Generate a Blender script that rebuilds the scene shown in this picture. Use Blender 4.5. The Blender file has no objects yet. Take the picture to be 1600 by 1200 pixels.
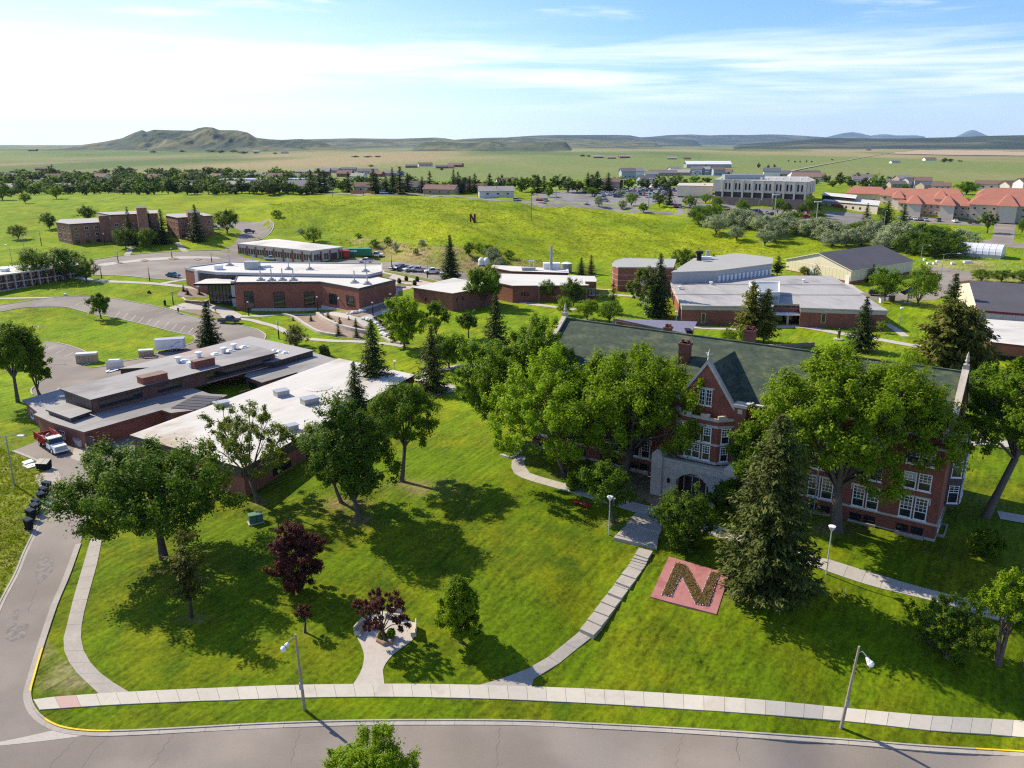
import bpy, math, random
import numpy as np
from mathutils import Vector, Matrix
from mathutils.geometry import delaunay_2d_cdt
R = math.radians
SC = bpy.context.scene
COL = SC.collection
# ---------------------------------------------------------------- camera, world, sun, exposure
CAM_H, FPX, PITCH = 50.0, 1257.0, R(16.7)
cam = bpy.data.cameras.new('camera'); cam.lens = 36*FPX/1600; cam.sensor_width = 36
cam.clip_start = 1; cam.clip_end = 90000
camo = bpy.data.objects.new('camera', cam); COL.objects.link(camo)
camo.location = (0, 0, CAM_H); camo.rotation_euler = (R(90)-PITCH, 0, 0)
SC.camera = camo
SUN_EL, SUN_AZ = R(40), math.atan2(-.825, .565)          # azimuth clockwise from +Y
sd = Vector((math.sin(SUN_AZ)*math.cos(SUN_EL), math.cos(SUN_AZ)*math.cos(SUN_EL), math.sin(SUN_EL)))
sl = bpy.data.lights.new('sun', 'SUN'); sl.energy = 5.0; sl.angle = R(.5); sl.color = (1, .90, .70)
so = bpy.data.objects.new('sun', sl); COL.objects.link(so)
so.rotation_euler = sd.to_track_quat('Z', 'Y').to_euler(); so.location = (-60, 40, 90)
SC.view_settings.view_transform = 'Standard'; SC.view_settings.look = 'None'
SC.view_settings.exposure = 0.56; SC.view_settings.gamma = 1; SC.view_settings.use_curve_mapping = False
SC.cycles.max_bounces = 6; SC.cycles.transparent_max_bounces = 8; SC.cycles.volume_bounces = 0
SC.cycles.use_denoising = False; SC.cycles.filter_width = 1.2

W = bpy.data.worlds.new('World'); SC.world = W; W.use_nodes = True
def nd(nt, typ, **kw):
    n = nt.nodes.new(typ)
    for k, v in kw.items():
        if k.startswith('i_'):
            key = k[2:]
            n.inputs[int(key) if key.isdigit() else key.replace('_', ' ')].default_value = v
        else: setattr(n, k, v)
    return n
def mth(nt, op, a, b=None, clamp=False, c=None):
    n = nt.nodes.new('ShaderNodeMath'); n.operation = op; n.use_clamp = clamp
    for i, x in enumerate((a, b, c)):
        if x is None: continue
        if isinstance(x, (int, float)): n.inputs[i].default_value = x
        else: nt.links.new(x, n.inputs[i])
    return n.outputs[0]
def smooth(nt, x, lo, hi):
    n = nt.nodes.new('ShaderNodeMapRange'); n.interpolation_type = 'SMOOTHSTEP'
    nt.links.new(x, n.inputs[0]); n.inputs[1].default_value = lo; n.inputs[2].default_value = hi
    return n.outputs[0]
def build_world():
    nt = W.node_tree; nt.nodes.clear(); L = nt.links.new
    out = nd(nt, 'ShaderNodeOutputWorld'); bg = nd(nt, 'ShaderNodeBackground'); bg.inputs[1].default_value = .138
    sky = nd(nt, 'ShaderNodeTexSky', sky_type='NISHITA', sun_disc=False, sun_elevation=SUN_EL, sun_rotation=SUN_AZ,
             altitude=900, air_density=1.0, dust_density=1.1, ozone_density=3.0)
    tc = nd(nt, 'ShaderNodeTexCoord'); sep = nd(nt, 'ShaderNodeSeparateXYZ'); L(tc.outputs['Generated'], sep.inputs[0])
    x, y, z = sep.outputs
    zc = mth(nt, 'MAXIMUM', z, 0.0)
    el = mth(nt, 'ARCSINE', zc)                      # elevation
    az = mth(nt, 'ARCTAN2', x, y)
    def noise(sa, se, off, detail=7, rough=.55, dist=.3):
        cx = nd(nt, 'ShaderNodeCombineXYZ')
        L(mth(nt, 'MULTIPLY', az, sa), cx.inputs[0]); L(mth(nt, 'MULTIPLY', el, se), cx.inputs[1]); cx.inputs[2].default_value = off
        n = nd(nt, 'ShaderNodeTexNoise'); n.inputs['Scale'].default_value = 1; n.inputs['Detail'].default_value = detail
        n.inputs['Roughness'].default_value = rough; n.inputs['Distortion'].default_value = dist
        L(cx.outputs[0], n.inputs['Vector']); return n.outputs[0]
    # long stratus streaks low over the horizon, thinner wisps above
    band = mth(nt, 'MULTIPLY', smooth(nt, el, .012, .07), mth(nt, 'SUBTRACT', 1, smooth(nt, el, .082, .15)))
    st = mth(nt, 'MULTIPLY', smooth(nt, mth(nt, 'ADD', noise(3.0, 46, 3.7), mth(nt, 'MULTIPLY', band, .16)), .50, .78), band)
    hi = mth(nt, 'MULTIPLY', smooth(nt, noise(4.2, 34, 11.3), .54, .74), smooth(nt, el, .10, .15))
    wi = mth(nt, 'MULTIPLY', smooth(nt, noise(1.6, 15, 5.1, 8, .62), .50, .82), .30)
    m = mth(nt, 'MAXIMUM', mth(nt, 'MULTIPLY', st, .70), mth(nt, 'MAXIMUM', mth(nt, 'MULTIPLY', hi, .85), wi), clamp=True)
    # thin veil of high cloud, brightest towards the sun's side of the sky
    cs = mth(nt, 'COSINE', mth(nt, 'SUBTRACT', az, SUN_AZ)); veil = mth(nt, 'MULTIPLY', smooth(nt, cs, .35, 1.0), mth(nt, 'SUBTRACT', 1, smooth(nt, el, .02, .24)))
    low = mth(nt, 'MULTIPLY', mth(nt, 'SUBTRACT', 1, smooth(nt, el, .0, .07)), .35); veil = mth(nt, 'ADD', mth(nt, 'MULTIPLY', veil, .72), low, True)
    m = mth(nt, 'SUBTRACT', 1, mth(nt, 'MULTIPLY', mth(nt, 'SUBTRACT', 1, m), mth(nt, 'SUBTRACT', 1, veil)))
    mx = nd(nt, 'ShaderNodeMixRGB'); L(m, mx.inputs[0])
    tint = nd(nt, 'ShaderNodeMixRGB', blend_type='MULTIPLY'); tint.inputs[0].default_value = 1; tint.inputs[2].default_value = SKY_TINT
    L(sky.outputs[0], tint.inputs[1]); L(tint.outputs[0], mx.inputs[1])
    mx.inputs[2].default_value = (6.9, 7.1, 7.4, 1)
    L(mx.outputs[0], bg.inputs[0]); L(bg.outputs[0], out.inputs[0])
SKY_TINT = (.57, .73, 1.0, 1)
build_world()

# ---------------------------------------------------------------- projection helpers
s_, c_ = math.sin(PITCH), math.cos(PITCH)
def rayd(px, py):
    v = (py-600)/FPX
    return np.array(((px-800)/FPX, c_-v*s_, -(s_+v*c_)))
def P(px, py, z):
    r = rayd(px, py); q = r*((z-CAM_H)/r[2]); return Vector((q[0], q[1], z))
def proj(x, y, z):
    d = y*c_+(CAM_H-z)*s_; return 800+FPX*x/d, 600+FPX*((CAM_H-z)*c_-y*s_)/d
def ztop(x, y, py):                                     # height at which a vertical over (x, y) meets picture row py
    v = (py-600)/FPX; return CAM_H-y*(s_+v*c_)/(c_-v*s_)
# ---------------------------------------------------------------- mesh helpers
def link(o, parent=None):
    COL.objects.link(o)
    if parent: o.parent = parent
    return o
class MB:
    def __init__(s): s.v = []; s.f = []; s.m = []
    def add(s, vs, fs, m=0):
        n = len(s.v); s.v += [tuple(p) for p in vs]
        for f in fs: s.f.append([i+n for i in f]); s.m.append(m)
        return s
    def box(s, x0, y0, z0, x1, y1, z1, m=0, T=None):
        p = [Vector(q) for q in ((x0,y0,z0),(x1,y0,z0),(x1,y1,z0),(x0,y1,z0),(x0,y0,z1),(x1,y0,z1),(x1,y1,z1),(x0,y1,z1))]
        if T is not None: p = [T @ q for q in p]
        return s.add(p, ((3,2,1,0),(4,5,6,7),(0,1,5,4),(1,2,6,5),(2,3,7,6),(3,0,4,7)), m)
    def prism(s, poly, z0, z1, m=0, mt=None, bottom=False):
        n = len(poly); z0l = z0 if hasattr(z0, '__len__') else [z0]*n; z1l = z1 if hasattr(z1, '__len__') else [z1]*n
        vs = [(p[0], p[1], a) for p, a in zip(poly, z0l)]+[(p[0], p[1], a) for p, a in zip(poly, z1l)]
        s.add(vs, [(i, (i+1) % n, n+(i+1) % n, n+i) for i in range(n)], m)
        k = len(s.v)-2*n
        s.f.append([k+n+i for i in range(n)]); s.m.append(m if mt is None else mt)
        if bottom: s.f.append([k+n-1-i for i in range(n)]); s.m.append(m)
        return s
    def tube(s, pts, rad, n=6, m=0, cap=True):
        pts = [Vector(p) for p in pts]; k0 = len(s.v)
        for i, p in enumerate(pts):
            t = (pts[min(i+1, len(pts)-1)]-pts[max(i-1, 0)]).normalized()
            a = t.orthogonal().normalized() if abs(t.z) < .95 else Vector((1, 0, 0)); a = (a-t*a.dot(t)).normalized(); b = t.cross(a)
            r = rad[i] if hasattr(rad, '__len__') else rad
            for j in range(n):
                w = 2*math.pi*j/n; s.v.append(tuple(p+a*(r*math.cos(w))+b*(r*math.sin(w))))
        for i in range(len(pts)-1):
            for j in range(n):
                a0 = k0+i*n+j; a1 = k0+i*n+(j+1) % n; s.f.append([a0, a1, a1+n, a0+n]); s.m.append(m)
        if cap:
            s.f.append([k0+n-1-j for j in range(n)]); s.m.append(m); e = k0+(len(pts)-1)*n
            s.f.append([e+j for j in range(n)]); s.m.append(m)
        return s
    def ball(s, c, r, n=8, k=5, m=0, sz=1):
        pts = [(c[0], c[1], c[2]-r*sz*math.cos(math.pi*i/k)) for i in range(k+1)]
        return s.tube(pts, [max(r*math.sin(math.pi*i/k), .001) for i in range(k+1)], n, m, False)
    def mesh(s, name, mats, sm=False):
        me = bpy.data.meshes.new(name); me.from_pydata(s.v, [], s.f)
        for x in (mats if isinstance(mats, (list, tuple)) else [mats]): me.materials.append(x)
        if any(s.m): me.polygons.foreach_set('material_index', s.m)
        if sm: me.polygons.foreach_set('use_smooth', [True]*len(s.f))
        me.update(); return me
    def obj(s, name, mats, parent=None, sm=False): return link(bpy.data.objects.new(name, s.mesh(name, mats, sm)), parent)
def np_mesh(name, V, F, mats, mi=None, sm=False):
    V = np.asarray(V, np.float32); F = np.asarray(F, np.int32); me = bpy.data.meshes.new(name)
    me.vertices.add(len(V)); me.vertices.foreach_set('co', V.ravel())
    k = F.shape[1]; me.loops.add(F.size); me.loops.foreach_set('vertex_index', F.ravel())
    me.polygons.add(len(F)); me.polygons.foreach_set('loop_start', np.arange(0, F.size, k, dtype=np.int32))
    me.polygons.foreach_set('loop_total', np.full(len(F), k, np.int32))
    for x in (mats if isinstance(mats, (list, tuple)) else [mats]): me.materials.append(x)
    if mi is not None: me.polygons.foreach_set('material_index', np.asarray(mi, np.int32))
    if sm: me.polygons.foreach_set('use_smooth', np.ones(len(F), bool))
    me.update(calc_edges=True); return me
def tag(o, label=None, cat=None, group=None, kind=None):
    if label: o['label'] = label
    if cat: o['category'] = cat
    if group: o['group'] = group
    if kind: o['kind'] = kind
    return o
def empty(name, loc, rz=0, label=None, cat=None, group=None, kind=None):
    o = bpy.data.objects.new(name, None); o.empty_display_size = .2; o.location = loc; o.rotation_euler = (0, 0, rz); link(o)
    return tag(o, label, cat, group, kind)
def inst(name, me, parent=None, loc=(0, 0, 0), rz=0, sc=None):
    o = bpy.data.objects.new(name, me); o.location = loc; o.rotation_euler = (0, 0, rz)
    if sc: o.scale = sc
    return link(o, parent)
KIDS = {}
def copy_tree(o, loc=None, rz=None, label=None, group=None, parent=None):
    c = o.copy(); COL.objects.link(c); c.parent = parent
    if loc is not None: c.location = loc
    if rz is not None: c.rotation_euler[2] = rz
    if label: c['label'] = label
    if group: c['group'] = group
    if o.name not in KIDS: KIDS[o.name] = list(o.children)
    for ch in KIDS[o.name]: copy_tree(ch, parent=c)
    return c

# ---------------------------------------------------------------- materials
MATS = {}
def mat(name, rgb, rough=.8, var=.15, sc=1.2, var2=0, sc2=.12, rgb2=None, bump=0, spec=.3, metal=0, coord='world', stretch=(1, 1, 1), detail=4, thr=(.35, .65), emis=None):
    """plain surface with two scales of noise in its colour; rgb2 gives a second colour for stains or worn patches"""
    if name in MATS: return MATS[name]
    m = bpy.data.materials.new(name); m.use_nodes = True; nt = m.node_tree; L = nt.links.new
    b = nt.nodes['Principled BSDF']; b.inputs['Roughness'].default_value = rough; b.inputs['Metallic'].default_value = metal
    b.inputs['Specular IOR Level'].default_value = spec
    col = nd(nt, 'ShaderNodeRGB'); col.outputs[0].default_value = (*rgb, 1); c = col.outputs[0]
    if var or rgb2 or var2:
        if coord == 'world': v = nd(nt, 'ShaderNodeNewGeometry').outputs['Position']
        else: v = nd(nt, 'ShaderNodeTexCoord').outputs['Object']
        mp = nd(nt, 'ShaderNodeMapping'); mp.inputs['Scale'].default_value = stretch; L(v, mp.inputs[0]); v = mp.outputs[0]
        def nz(scale, dt):
            n = nd(nt, 'ShaderNodeTexNoise'); n.inputs['Scale'].default_value = scale; n.inputs['Detail'].default_value = dt; L(v, n.inputs['Vector']); return n.outputs[0]
        if rgb2:
            mx = nd(nt, 'ShaderNodeMixRGB'); L(smooth(nt, nz(sc2, 6), *thr), mx.inputs[0]); L(c, mx.inputs[1]); mx.inputs[2].default_value = (*rgb2, 1); c = mx.outputs[0]
        n1 = nz(sc, detail); f = mth(nt, 'ADD', mth(nt, 'MULTIPLY', mth(nt, 'SUBTRACT', n1, .5), 4*var), 1)
        if var2: f = mth(nt, 'ADD', f, mth(nt, 'MULTIPLY', mth(nt, 'SUBTRACT', nz(sc2, 3), .5), 4*var2))
        mu = nd(nt, 'ShaderNodeVectorMath', operation='SCALE'); L(c, mu.inputs[0]); L(mth(nt, 'MAXIMUM', f, .1), mu.inputs['Scale']); c = mu.outputs[0]
        if bump:
            bp = nd(nt, 'ShaderNodeBump'); bp.inputs['Strength'].default_value = bump; bp.inputs['Distance'].default_value = .05; L(n1, bp.inputs['Height']); L(bp.outputs[0], b.inputs['Normal'])
    L(c, b.inputs['Base Color'])
    MATS[name] = m; return m
def brick(name, rgb, mortar=(.21, .13, .10), var=.22):
    """brick courses laid along the wall's own length and height"""
    m = bpy.data.materials.new(name); m.use_nodes = True; nt = m.node_tree; L = nt.links.new; b = nt.nodes['Principled BSDF']; b.inputs['Roughness'].default_value = .9
    g = nd(nt, 'ShaderNodeNewGeometry'); sp = nd(nt, 'ShaderNodeSeparateXYZ'); L(g.outputs['Position'], sp.inputs[0])
    sn = nd(nt, 'ShaderNodeSeparateXYZ'); L(g.outputs['True Normal'], sn.inputs[0])
    t = mth(nt, 'SUBTRACT', mth(nt, 'MULTIPLY', sp.outputs[1], sn.outputs[0]), mth(nt, 'MULTIPLY', sp.outputs[0], sn.outputs[1]))
    cx = nd(nt, 'ShaderNodeCombineXYZ'); L(t, cx.inputs[0]); L(sp.outputs[2], cx.inputs[1])
    bt = nd(nt, 'ShaderNodeTexBrick'); L(cx.outputs[0], bt.inputs['Vector']); bt.inputs['Scale'].default_value = 1
    bt.inputs['Brick Width'].default_value = .30; bt.inputs['Row Height'].default_value = .1; bt.inputs['Mortar Size'].default_value = .010
    bt.inputs['Color1'].default_value = (*[x*(1-var) for x in rgb], 1); bt.inputs['Color2'].default_value = (*[x*(1+var) for x in rgb], 1); bt.inputs['Mortar'].default_value = (*mortar, 1)
    n = nd(nt, 'ShaderNodeTexNoise'); n.inputs['Scale'].default_value = .5; n.inputs['Detail'].default_value = 5; L(g.outputs['Position'], n.inputs['Vector'])
    mu = nd(nt, 'ShaderNodeVectorMath', operation='SCALE'); L(bt.outputs[0], mu.inputs[0]); L(mth(nt, 'ADD', mth(nt, 'MULTIPLY', n.outputs[0], .7), .65), mu.inputs['Scale'])
    L(mu.outputs[0], b.inputs['Base Color']); bp = nd(nt, 'ShaderNodeBump'); bp.inputs['Strength'].default_value = .4; bp.inputs['Distance'].default_value = .01; bp.invert = True
    L(bt.outputs['Fac'], bp.inputs['Height']); L(bp.outputs[0], b.inputs['Normal']); MATS[name] = m; return m
def leafmat(name, a, b_, trans=.35, rough=.55):
    m = bpy.data.materials.new(name); m.use_nodes = True; nt = m.node_tree; L = nt.links.new; nt.nodes.clear()
    out = nd(nt, 'ShaderNodeOutputMaterial'); g = nd(nt, 'ShaderNodeNewGeometry'); oi = nd(nt, 'ShaderNodeObjectInfo')
    mx = nd(nt, 'ShaderNodeMixRGB'); L(g.outputs['Random Per Island'], mx.inputs[0]); mx.inputs[1].default_value = (*a, 1); mx.inputs[2].default_value = (*b_, 1)
    n = nd(nt, 'ShaderNodeTexNoise'); n.inputs['Scale'].default_value = .45; n.inputs['Detail'].default_value = 2; L(g.outputs['Position'], n.inputs['Vector'])
    f = mth(nt, 'ADD', mth(nt, 'MULTIPLY', n.outputs[0], .8), mth(nt, 'ADD', mth(nt, 'MULTIPLY', oi.outputs['Random'], .35), .43))
    mu = nd(nt, 'ShaderNodeVectorMath', operation='SCALE'); L(mx.outputs[0], mu.inputs[0]); L(f, mu.inputs['Scale'])
    pb = nd(nt, 'ShaderNodeBsdfPrincipled'); pb.inputs['Roughness'].default_value = rough; pb.inputs['Specular IOR Level'].default_value = .12; L(mu.outputs[0], pb.inputs['Base Color'])
    tr = nd(nt, 'ShaderNodeBsdfTranslucent'); hs = nd(nt, 'ShaderNodeMixRGB', blend_type='MULTIPLY'); hs.inputs[0].default_value = 1; hs.inputs[2].default_value = (1.5, 1.5, .6, 1)
    L(mu.outputs[0], hs.inputs[1]); L(hs.outputs[0], tr.inputs[0])
    ms = nd(nt, 'ShaderNodeMixShader'); ms.inputs[0].default_value = trans; L(pb.outputs[0], ms.inputs[1]); L(tr.outputs[0], ms.inputs[2]); L(ms.outputs[0], out.inputs[0])
    MATS[name] = m; return m
def glassmat():
    return mat('window_glass', (.018, .021, .026), .06, .0, spec=.8)
GLASS = glassmat()
BRICK = brick('hall_brick', (.215, .048, .024)); BRICK2 = brick('red_brick', (.26, .074, .04)); BRICK3 = brick('dorm_brick', (.32, .14, .085)); BRICK4 = brick('dark_brick', (.165, .07, .05))
STONE = mat('pale_stone', (.47, .415, .34), .85, .16, 1.5, .1, .25, bump=.1)
CONC = mat('concrete', (.42, .385, .34), .9, .08, 3, .09, .35, bump=.05)
CONC2 = mat('old_concrete', (.35, .315, .275), .9, .1, 3, .12, .4, bump=.05)
ASPH = mat('asphalt', (.205, .175, .150), .92, .06, 5, .08, .1, rgb2=(.25, .215, .186), bump=.1)
ASPH2 = mat('dark_asphalt', (.17, .16, .155), .92, .06, 6, .08, .1, rgb2=(.22, .205, .195), bump=.1)
WHITE = mat('white_paint', (.78, .78, .77), .45, .04)
def roofmat(name, rgb, rgb2, rz=0, sheet=(9, 2.1), seam=.82, sc=.09, thr=(.5, .7), var=.10):
    """flat roof of lapped membrane sheets with stains where water stands"""
    m = bpy.data.materials.new(name); m.use_nodes = True; nt = m.node_tree; L = nt.links.new; b = nt.nodes['Principled BSDF']; b.inputs['Roughness'].default_value = .75; b.inputs['Specular IOR Level'].default_value = .25
    g = nd(nt, 'ShaderNodeNewGeometry'); mp = nd(nt, 'ShaderNodeMapping', vector_type='TEXTURE'); mp.inputs['Rotation'].default_value = (0, 0, R(rz)); L(g.outputs['Position'], mp.inputs[0])
    bt = nd(nt, 'ShaderNodeTexBrick'); L(mp.outputs[0], bt.inputs['Vector']); bt.inputs['Scale'].default_value = 1; bt.inputs['Brick Width'].default_value = sheet[0]; bt.inputs['Row Height'].default_value = sheet[1]; bt.inputs['Mortar Size'].default_value = .05; bt.inputs['Mortar Smooth'].default_value = .4
    bt.inputs['Color1'].default_value = (*[x*.97 for x in rgb], 1); bt.inputs['Color2'].default_value = (*[x*1.03 for x in rgb], 1); bt.inputs['Mortar'].default_value = (*[x*seam for x in rgb], 1)
    def nz(s, d, st=(1, 1, 1)):
        q = nd(nt, 'ShaderNodeMapping'); q.inputs['Scale'].default_value = st; L(mp.outputs[0], q.inputs[0]); n = nd(nt, 'ShaderNodeTexNoise'); n.inputs['Scale'].default_value = s; n.inputs['Detail'].default_value = d; n.inputs['Roughness'].default_value = .62; L(q.outputs[0], n.inputs['Vector']); return n.outputs[0]
    mx = nd(nt, 'ShaderNodeMixRGB'); L(smooth(nt, nz(sc, 7, (.6, 1, 1)), *thr), mx.inputs[0]); L(bt.outputs[0], mx.inputs[1]); mx.inputs[2].default_value = (*rgb2, 1)
    f = mth(nt, 'ADD', mth(nt, 'MULTIPLY', nz(.6, 6, (.25, 1, 1)), var*4), 1-var*2); mu = nd(nt, 'ShaderNodeVectorMath', operation='SCALE'); L(mx.outputs[0], mu.inputs[0]); L(f, mu.inputs['Scale']); L(mu.outputs[0], b.inputs['Base Color']); MATS[name] = m; return m
WROOF = roofmat('white_roof', (.55, .53, .49), (.40, .37, .32), 8, (14, 2.6), .84, .07, (.50, .74), .05)
GROOF = roofmat('grey_roof', (.29, .275, .265), (.20, .19, .185), 52, (11, 2.2), .78, .12, (.45, .62), .12)
DROOF = mat('dark_shingle_roof', (.075, .072, .085), .9, .12, 3, .1, .2)
GREEN = mat('green_shingle', (.054, .076, .054), .9, .3, 1.6, .2, .5, stretch=(1, 1, 3), detail=9, rgb2=(.090, .102, .058), thr=(.42, .7))
DARKM = mat('dark_bronze_metal', (.055, .038, .036), .55, .1, 1, spec=.5)
BLACK = mat('black_plastic', (.014, .014, .016), .7, .1, 5, spec=.12)
GREYM = mat('grey_metal', (.36, .37, .38), .45, .06, 2, metal=.3)
WOOD = mat('weathered_pole_wood', (.33, .27, .22), .85, .2, 4, stretch=(6, 6, .6))
DWOOD = mat('dark_pole_wood', (.15, .10, .075), .85, .2, 4, stretch=(6, 6, .6))
CREAM = mat('cream_siding', (.70, .62, .46), .7, .05, 2, .05, .3)
BEIGE = mat('beige_concrete', (.57, .50, .41), .85, .06, 2, .06, .3)
TILE = mat('red_tile_roof', (.33, .128, .082), .8, .15, 2, .1, .2)
MAROON = mat('maroon_trim', (.16, .022, .035), .6, .05)
MULCH = mat('mulch', (.26, .19, .15), .95, .25, 6, .15, .4, bump=.3)
GRAVEL = mat('gravel', (.36, .31, .27), .95, .2, 8, .15, .5, bump=.3)
DIRT = mat('bare_dirt', (.30, .21, .14), .95, .2, 3, .15, .4, bump=.3)
YEL = mat('yellow_kerb_paint', (.72, .48, .02), .7, .12, 4, .1, .8)
LINE = mat('faded_line_paint', (.55, .5, .42), .8, .2, 5, .2, 1)
BARK = mat('grey_bark', (.115, .092, .074), .95, .3, 6, .15, 1, coord='object', stretch=(3, 3, .6), bump=.4)
BARK2 = mat('dark_bark', (.07, .052, .042), .95, .25, 6, coord='object', stretch=(3, 3, .6), bump=.4)
RED = mat('red_paint', (.36, .028, .025), .5, .15, 3, .1, .6)
TYRE = mat('tyre_rubber', (.02, .02, .02), .9, .1, 5)
# ---------------------------------------------------------------- terrain: heights from surveyed spots, thin-plate interpolated
CTRL = """-200,1190,0 0,1190,0 400,1190,0 800,1190,0 1200,1195,0 1599,1199,0 1800,1199,0 75,1125,0 300,1130,0 480,1120,0 900,1120,0 1250,1145,0 1590,1165,0
110,1095,.1 350,1080,.1 600,1080,.1 1000,1087,.1 1300,1110,.1 1590,1130,.2 0,1060,.4 30,960,1 100,830,2 150,730,2.9 215,715,3 40,1040,.5 -60,1000,1 10,850,1.7 10,750,2.7 40,700,2.9
150,1000,.8 300,1030,.7 200,880,1.9 450,1000,.9 380,900,2.0 500,900,2.2 450,800,3.1 350,780,3 600,760,3.9 700,640,4.6 640,610,4.4 700,850,3.1 700,950,1.6 620,980,1.2 850,950,2.2
850,1040,.4 906,985,1.0 950,926,2.25 1005,868,3.9 960,835,4.2 880,800,4.4 815,740,5.1 1000,790,4.6 1290,880,4.6 1500,945,4.1 1600,965,4.0 1459,846,5 1230,795,5 1025,745,5 897,712,5
1200,1000,2.4 1400,1050,1.8 1080,1030,1.3 1550,1060,1.6 1016,933,2.9 1120,959,3.0 1140,900,4.0 1043,872,4.0 1550,720,5.2 1600,850,4.8 1750,800,5 1100,560,5.2 1300,560,5.2 1450,600,5.2
300,645,3 110,640,3 40,640,3 -100,650,3 100,600,3.5 -60,560,4 60,530,4.6 200,490,6 300,520,5 380,520,4.8 150,520,5 450,560,4.6 550,570,4.6 700,560,4.8 650,520,5 780,560,5
500,490,5 365,492,5 420,505,4.8 560,484,7 618,469,7.5 600,500,5.8 720,495,5.6 850,475,6 950,480,6 1065,507,5 1387,515,5.2 1250,512,5 1500,520,5.5 1600,560,5.5 1700,520,6
60,449,8 150,455,8 150,470,7 60,470,7.2 0,475,7 -80,450,8 270,470,7 180,440,9.2 280,440,9 180,415,9.4 280,410,9.6 230,396,10 120,385,11.3 300,375,12 340,368,12.5 390,350,14 30,400,10.5 30,370,12.5 30,335,17 150,325,18 250,318,20 350,330,17
450,412,8 380,400,8.8 560,417,7.5 640,430,7 700,440,6.6 620,445,7 680,421,8 600,404,8.5 640,386,12.6 740,400,10.5 740,412,8.5 860,425,7.5 690,388,12.8 560,392,10 520,370,12 470,345,15 640,345,17.5 740,330,19 740,380,14 640,312,20.8
600,306,22 500,310,21 400,305,21 420,330,17.5 200,306,20 0,315,18 760,308,20.5 850,313,18.8 950,320,17 1000,335,15.5 1000,375,11 1000,405,8 900,400,8.6 900,360,13.5 850,340,16.5 1100,350,13.5 1200,385,9.2 1200,360,12 1320,395,8.6
985,455,7 1100,435,7 1325,443,7 1230,430,7.4 1430,420,7.4 1400,440,7 1525,402,9 1590,430,7.5 1480,450,6.6 1700,420,8 1450,355,12 1590,345,13 1450,336,14 1350,330,15 1540,330,14.5 1700,340,14
1000,300,19 900,300,20 1080,315,18 1150,322,17.5 1200,318,18 1270,312,18 1280,345,13.5 500,301,21 650,303,21 780,300,20 150,300,12 0,300,12 -150,310,14 300,300,12 300,285,9 150,280,9 0,285,9 450,290,13
-100,265,8 200,265,8 500,268,9 800,275,12 1100,270,12 1400,285,14 1600,290,14 1800,290,14 0,252,7 400,252,7 800,255,7 1200,258,8 1600,262,9 0,240,6 400,240,6 800,243,5 1200,243,6 1600,243,8 -200,233,4 400,231,4 800,233,4 1200,232,5 1600,230,8 1800,230,8"""
def _ctrl():
    A = []
    for t in CTRL.split():
        a, b, z = map(float, t.split(',')); p = P(a, b, z); A.append((p.x/p.y*2.2, math.log(p.y), z))
    A += [(-1.9, 3.8, 0), (1.9, 3.8, 0), (0, 3.7, 0), (-1.9, 4.6, 3), (1.9, 4.6, 4), (0, 9.9, 0), (-1.5, 9.9, 0), (1.5, 9.9, 0)]
    return np.array(A)
_A = _ctrl()
def _k(r2): return .5*r2*np.log(r2+1e-12)
def _solve():
    n = len(_A); d2 = (_A[:, None, 0]-_A[None, :, 0])**2+(_A[:, None, 1]-_A[None, :, 1])**2
    K = _k(d2)+np.eye(n)*6e-5; Q = np.c_[np.ones(n), _A[:, :2]]
    M = np.block([[K, Q], [Q.T, np.zeros((3, 3))]]); return np.linalg.solve(M, np.r_[_A[:, 2], 0, 0, 0])
_w = _solve()
def hsh(i, j, k): 
    v = np.sin(i*127.1+j*311.7+k*74.7)*43758.5453; return v-np.floor(v)
def vnoise(x, y, seed=0):
    i = np.floor(x); j = np.floor(y); fx = x-i; fy = y-j; fx = fx*fx*(3-2*fx); fy = fy*fy*(3-2*fy)
    a = hsh(i, j, seed); b = hsh(i+1, j, seed); c = hsh(i, j+1, seed); d = hsh(i+1, j+1, seed)
    return a+(b-a)*fx+(c-a)*fy+(a-b-c+d)*fx*fy
def fbm(x, y, o=4, seed=0):
    r = 0; a = .5
    for k in range(o): r = r+a*(vnoise(x, y, seed+k)-.5); x = x*2.03+7.1; y = y*2.03+3.3; a *= .5
    return r
def sst(x, a, b): t = np.clip((x-a)/(b-a), 0, 1); return t*t*(3-2*t)
def ht(x, y):
    x = np.asarray(x, float); y = np.asarray(y, float); sh = x.shape; xf = x.ravel(); yf = y.ravel(); z = np.empty(xf.shape)
    for i in range(0, len(xf), 20000):
        xx, yy = xf[i:i+20000], yf[i:i+20000]; Y = np.clip(yy, 40, 19000); a = np.clip(xx/Y, -.85, .85)*2.2; b = np.log(Y)
        zz = _k((a[:, None]-_A[None, :, 0])**2+(b[:, None]-_A[None, :, 1])**2) @ _w[:-3]+_w[-3]+_w[-2]*a+_w[-1]*b
        m = sst(yy, 285, 325)*(1-sst(yy, 440, 520))*(1-sst(np.abs(xx/Y+.02), .27, .36))
        g = np.abs(fbm(xx/26+yy/70, yy/70, 3, 5))*11.0
        zz = zz-m*g+m*fbm(xx/11, yy/11, 3, 9)*1.5
        pl = sst(yy, 900, 2600); zz = zz+pl*fbm(xx/520, yy/520, 4, 21)*26*sst(yy, 900, 6000)+pl*fbm(xx/160, yy/300, 2, 31)*5
        z[i:i+20000] = zz
    return z.reshape(sh)
_ys = np.exp(np.linspace(math.log(42), math.log(17000), 500))
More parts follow.
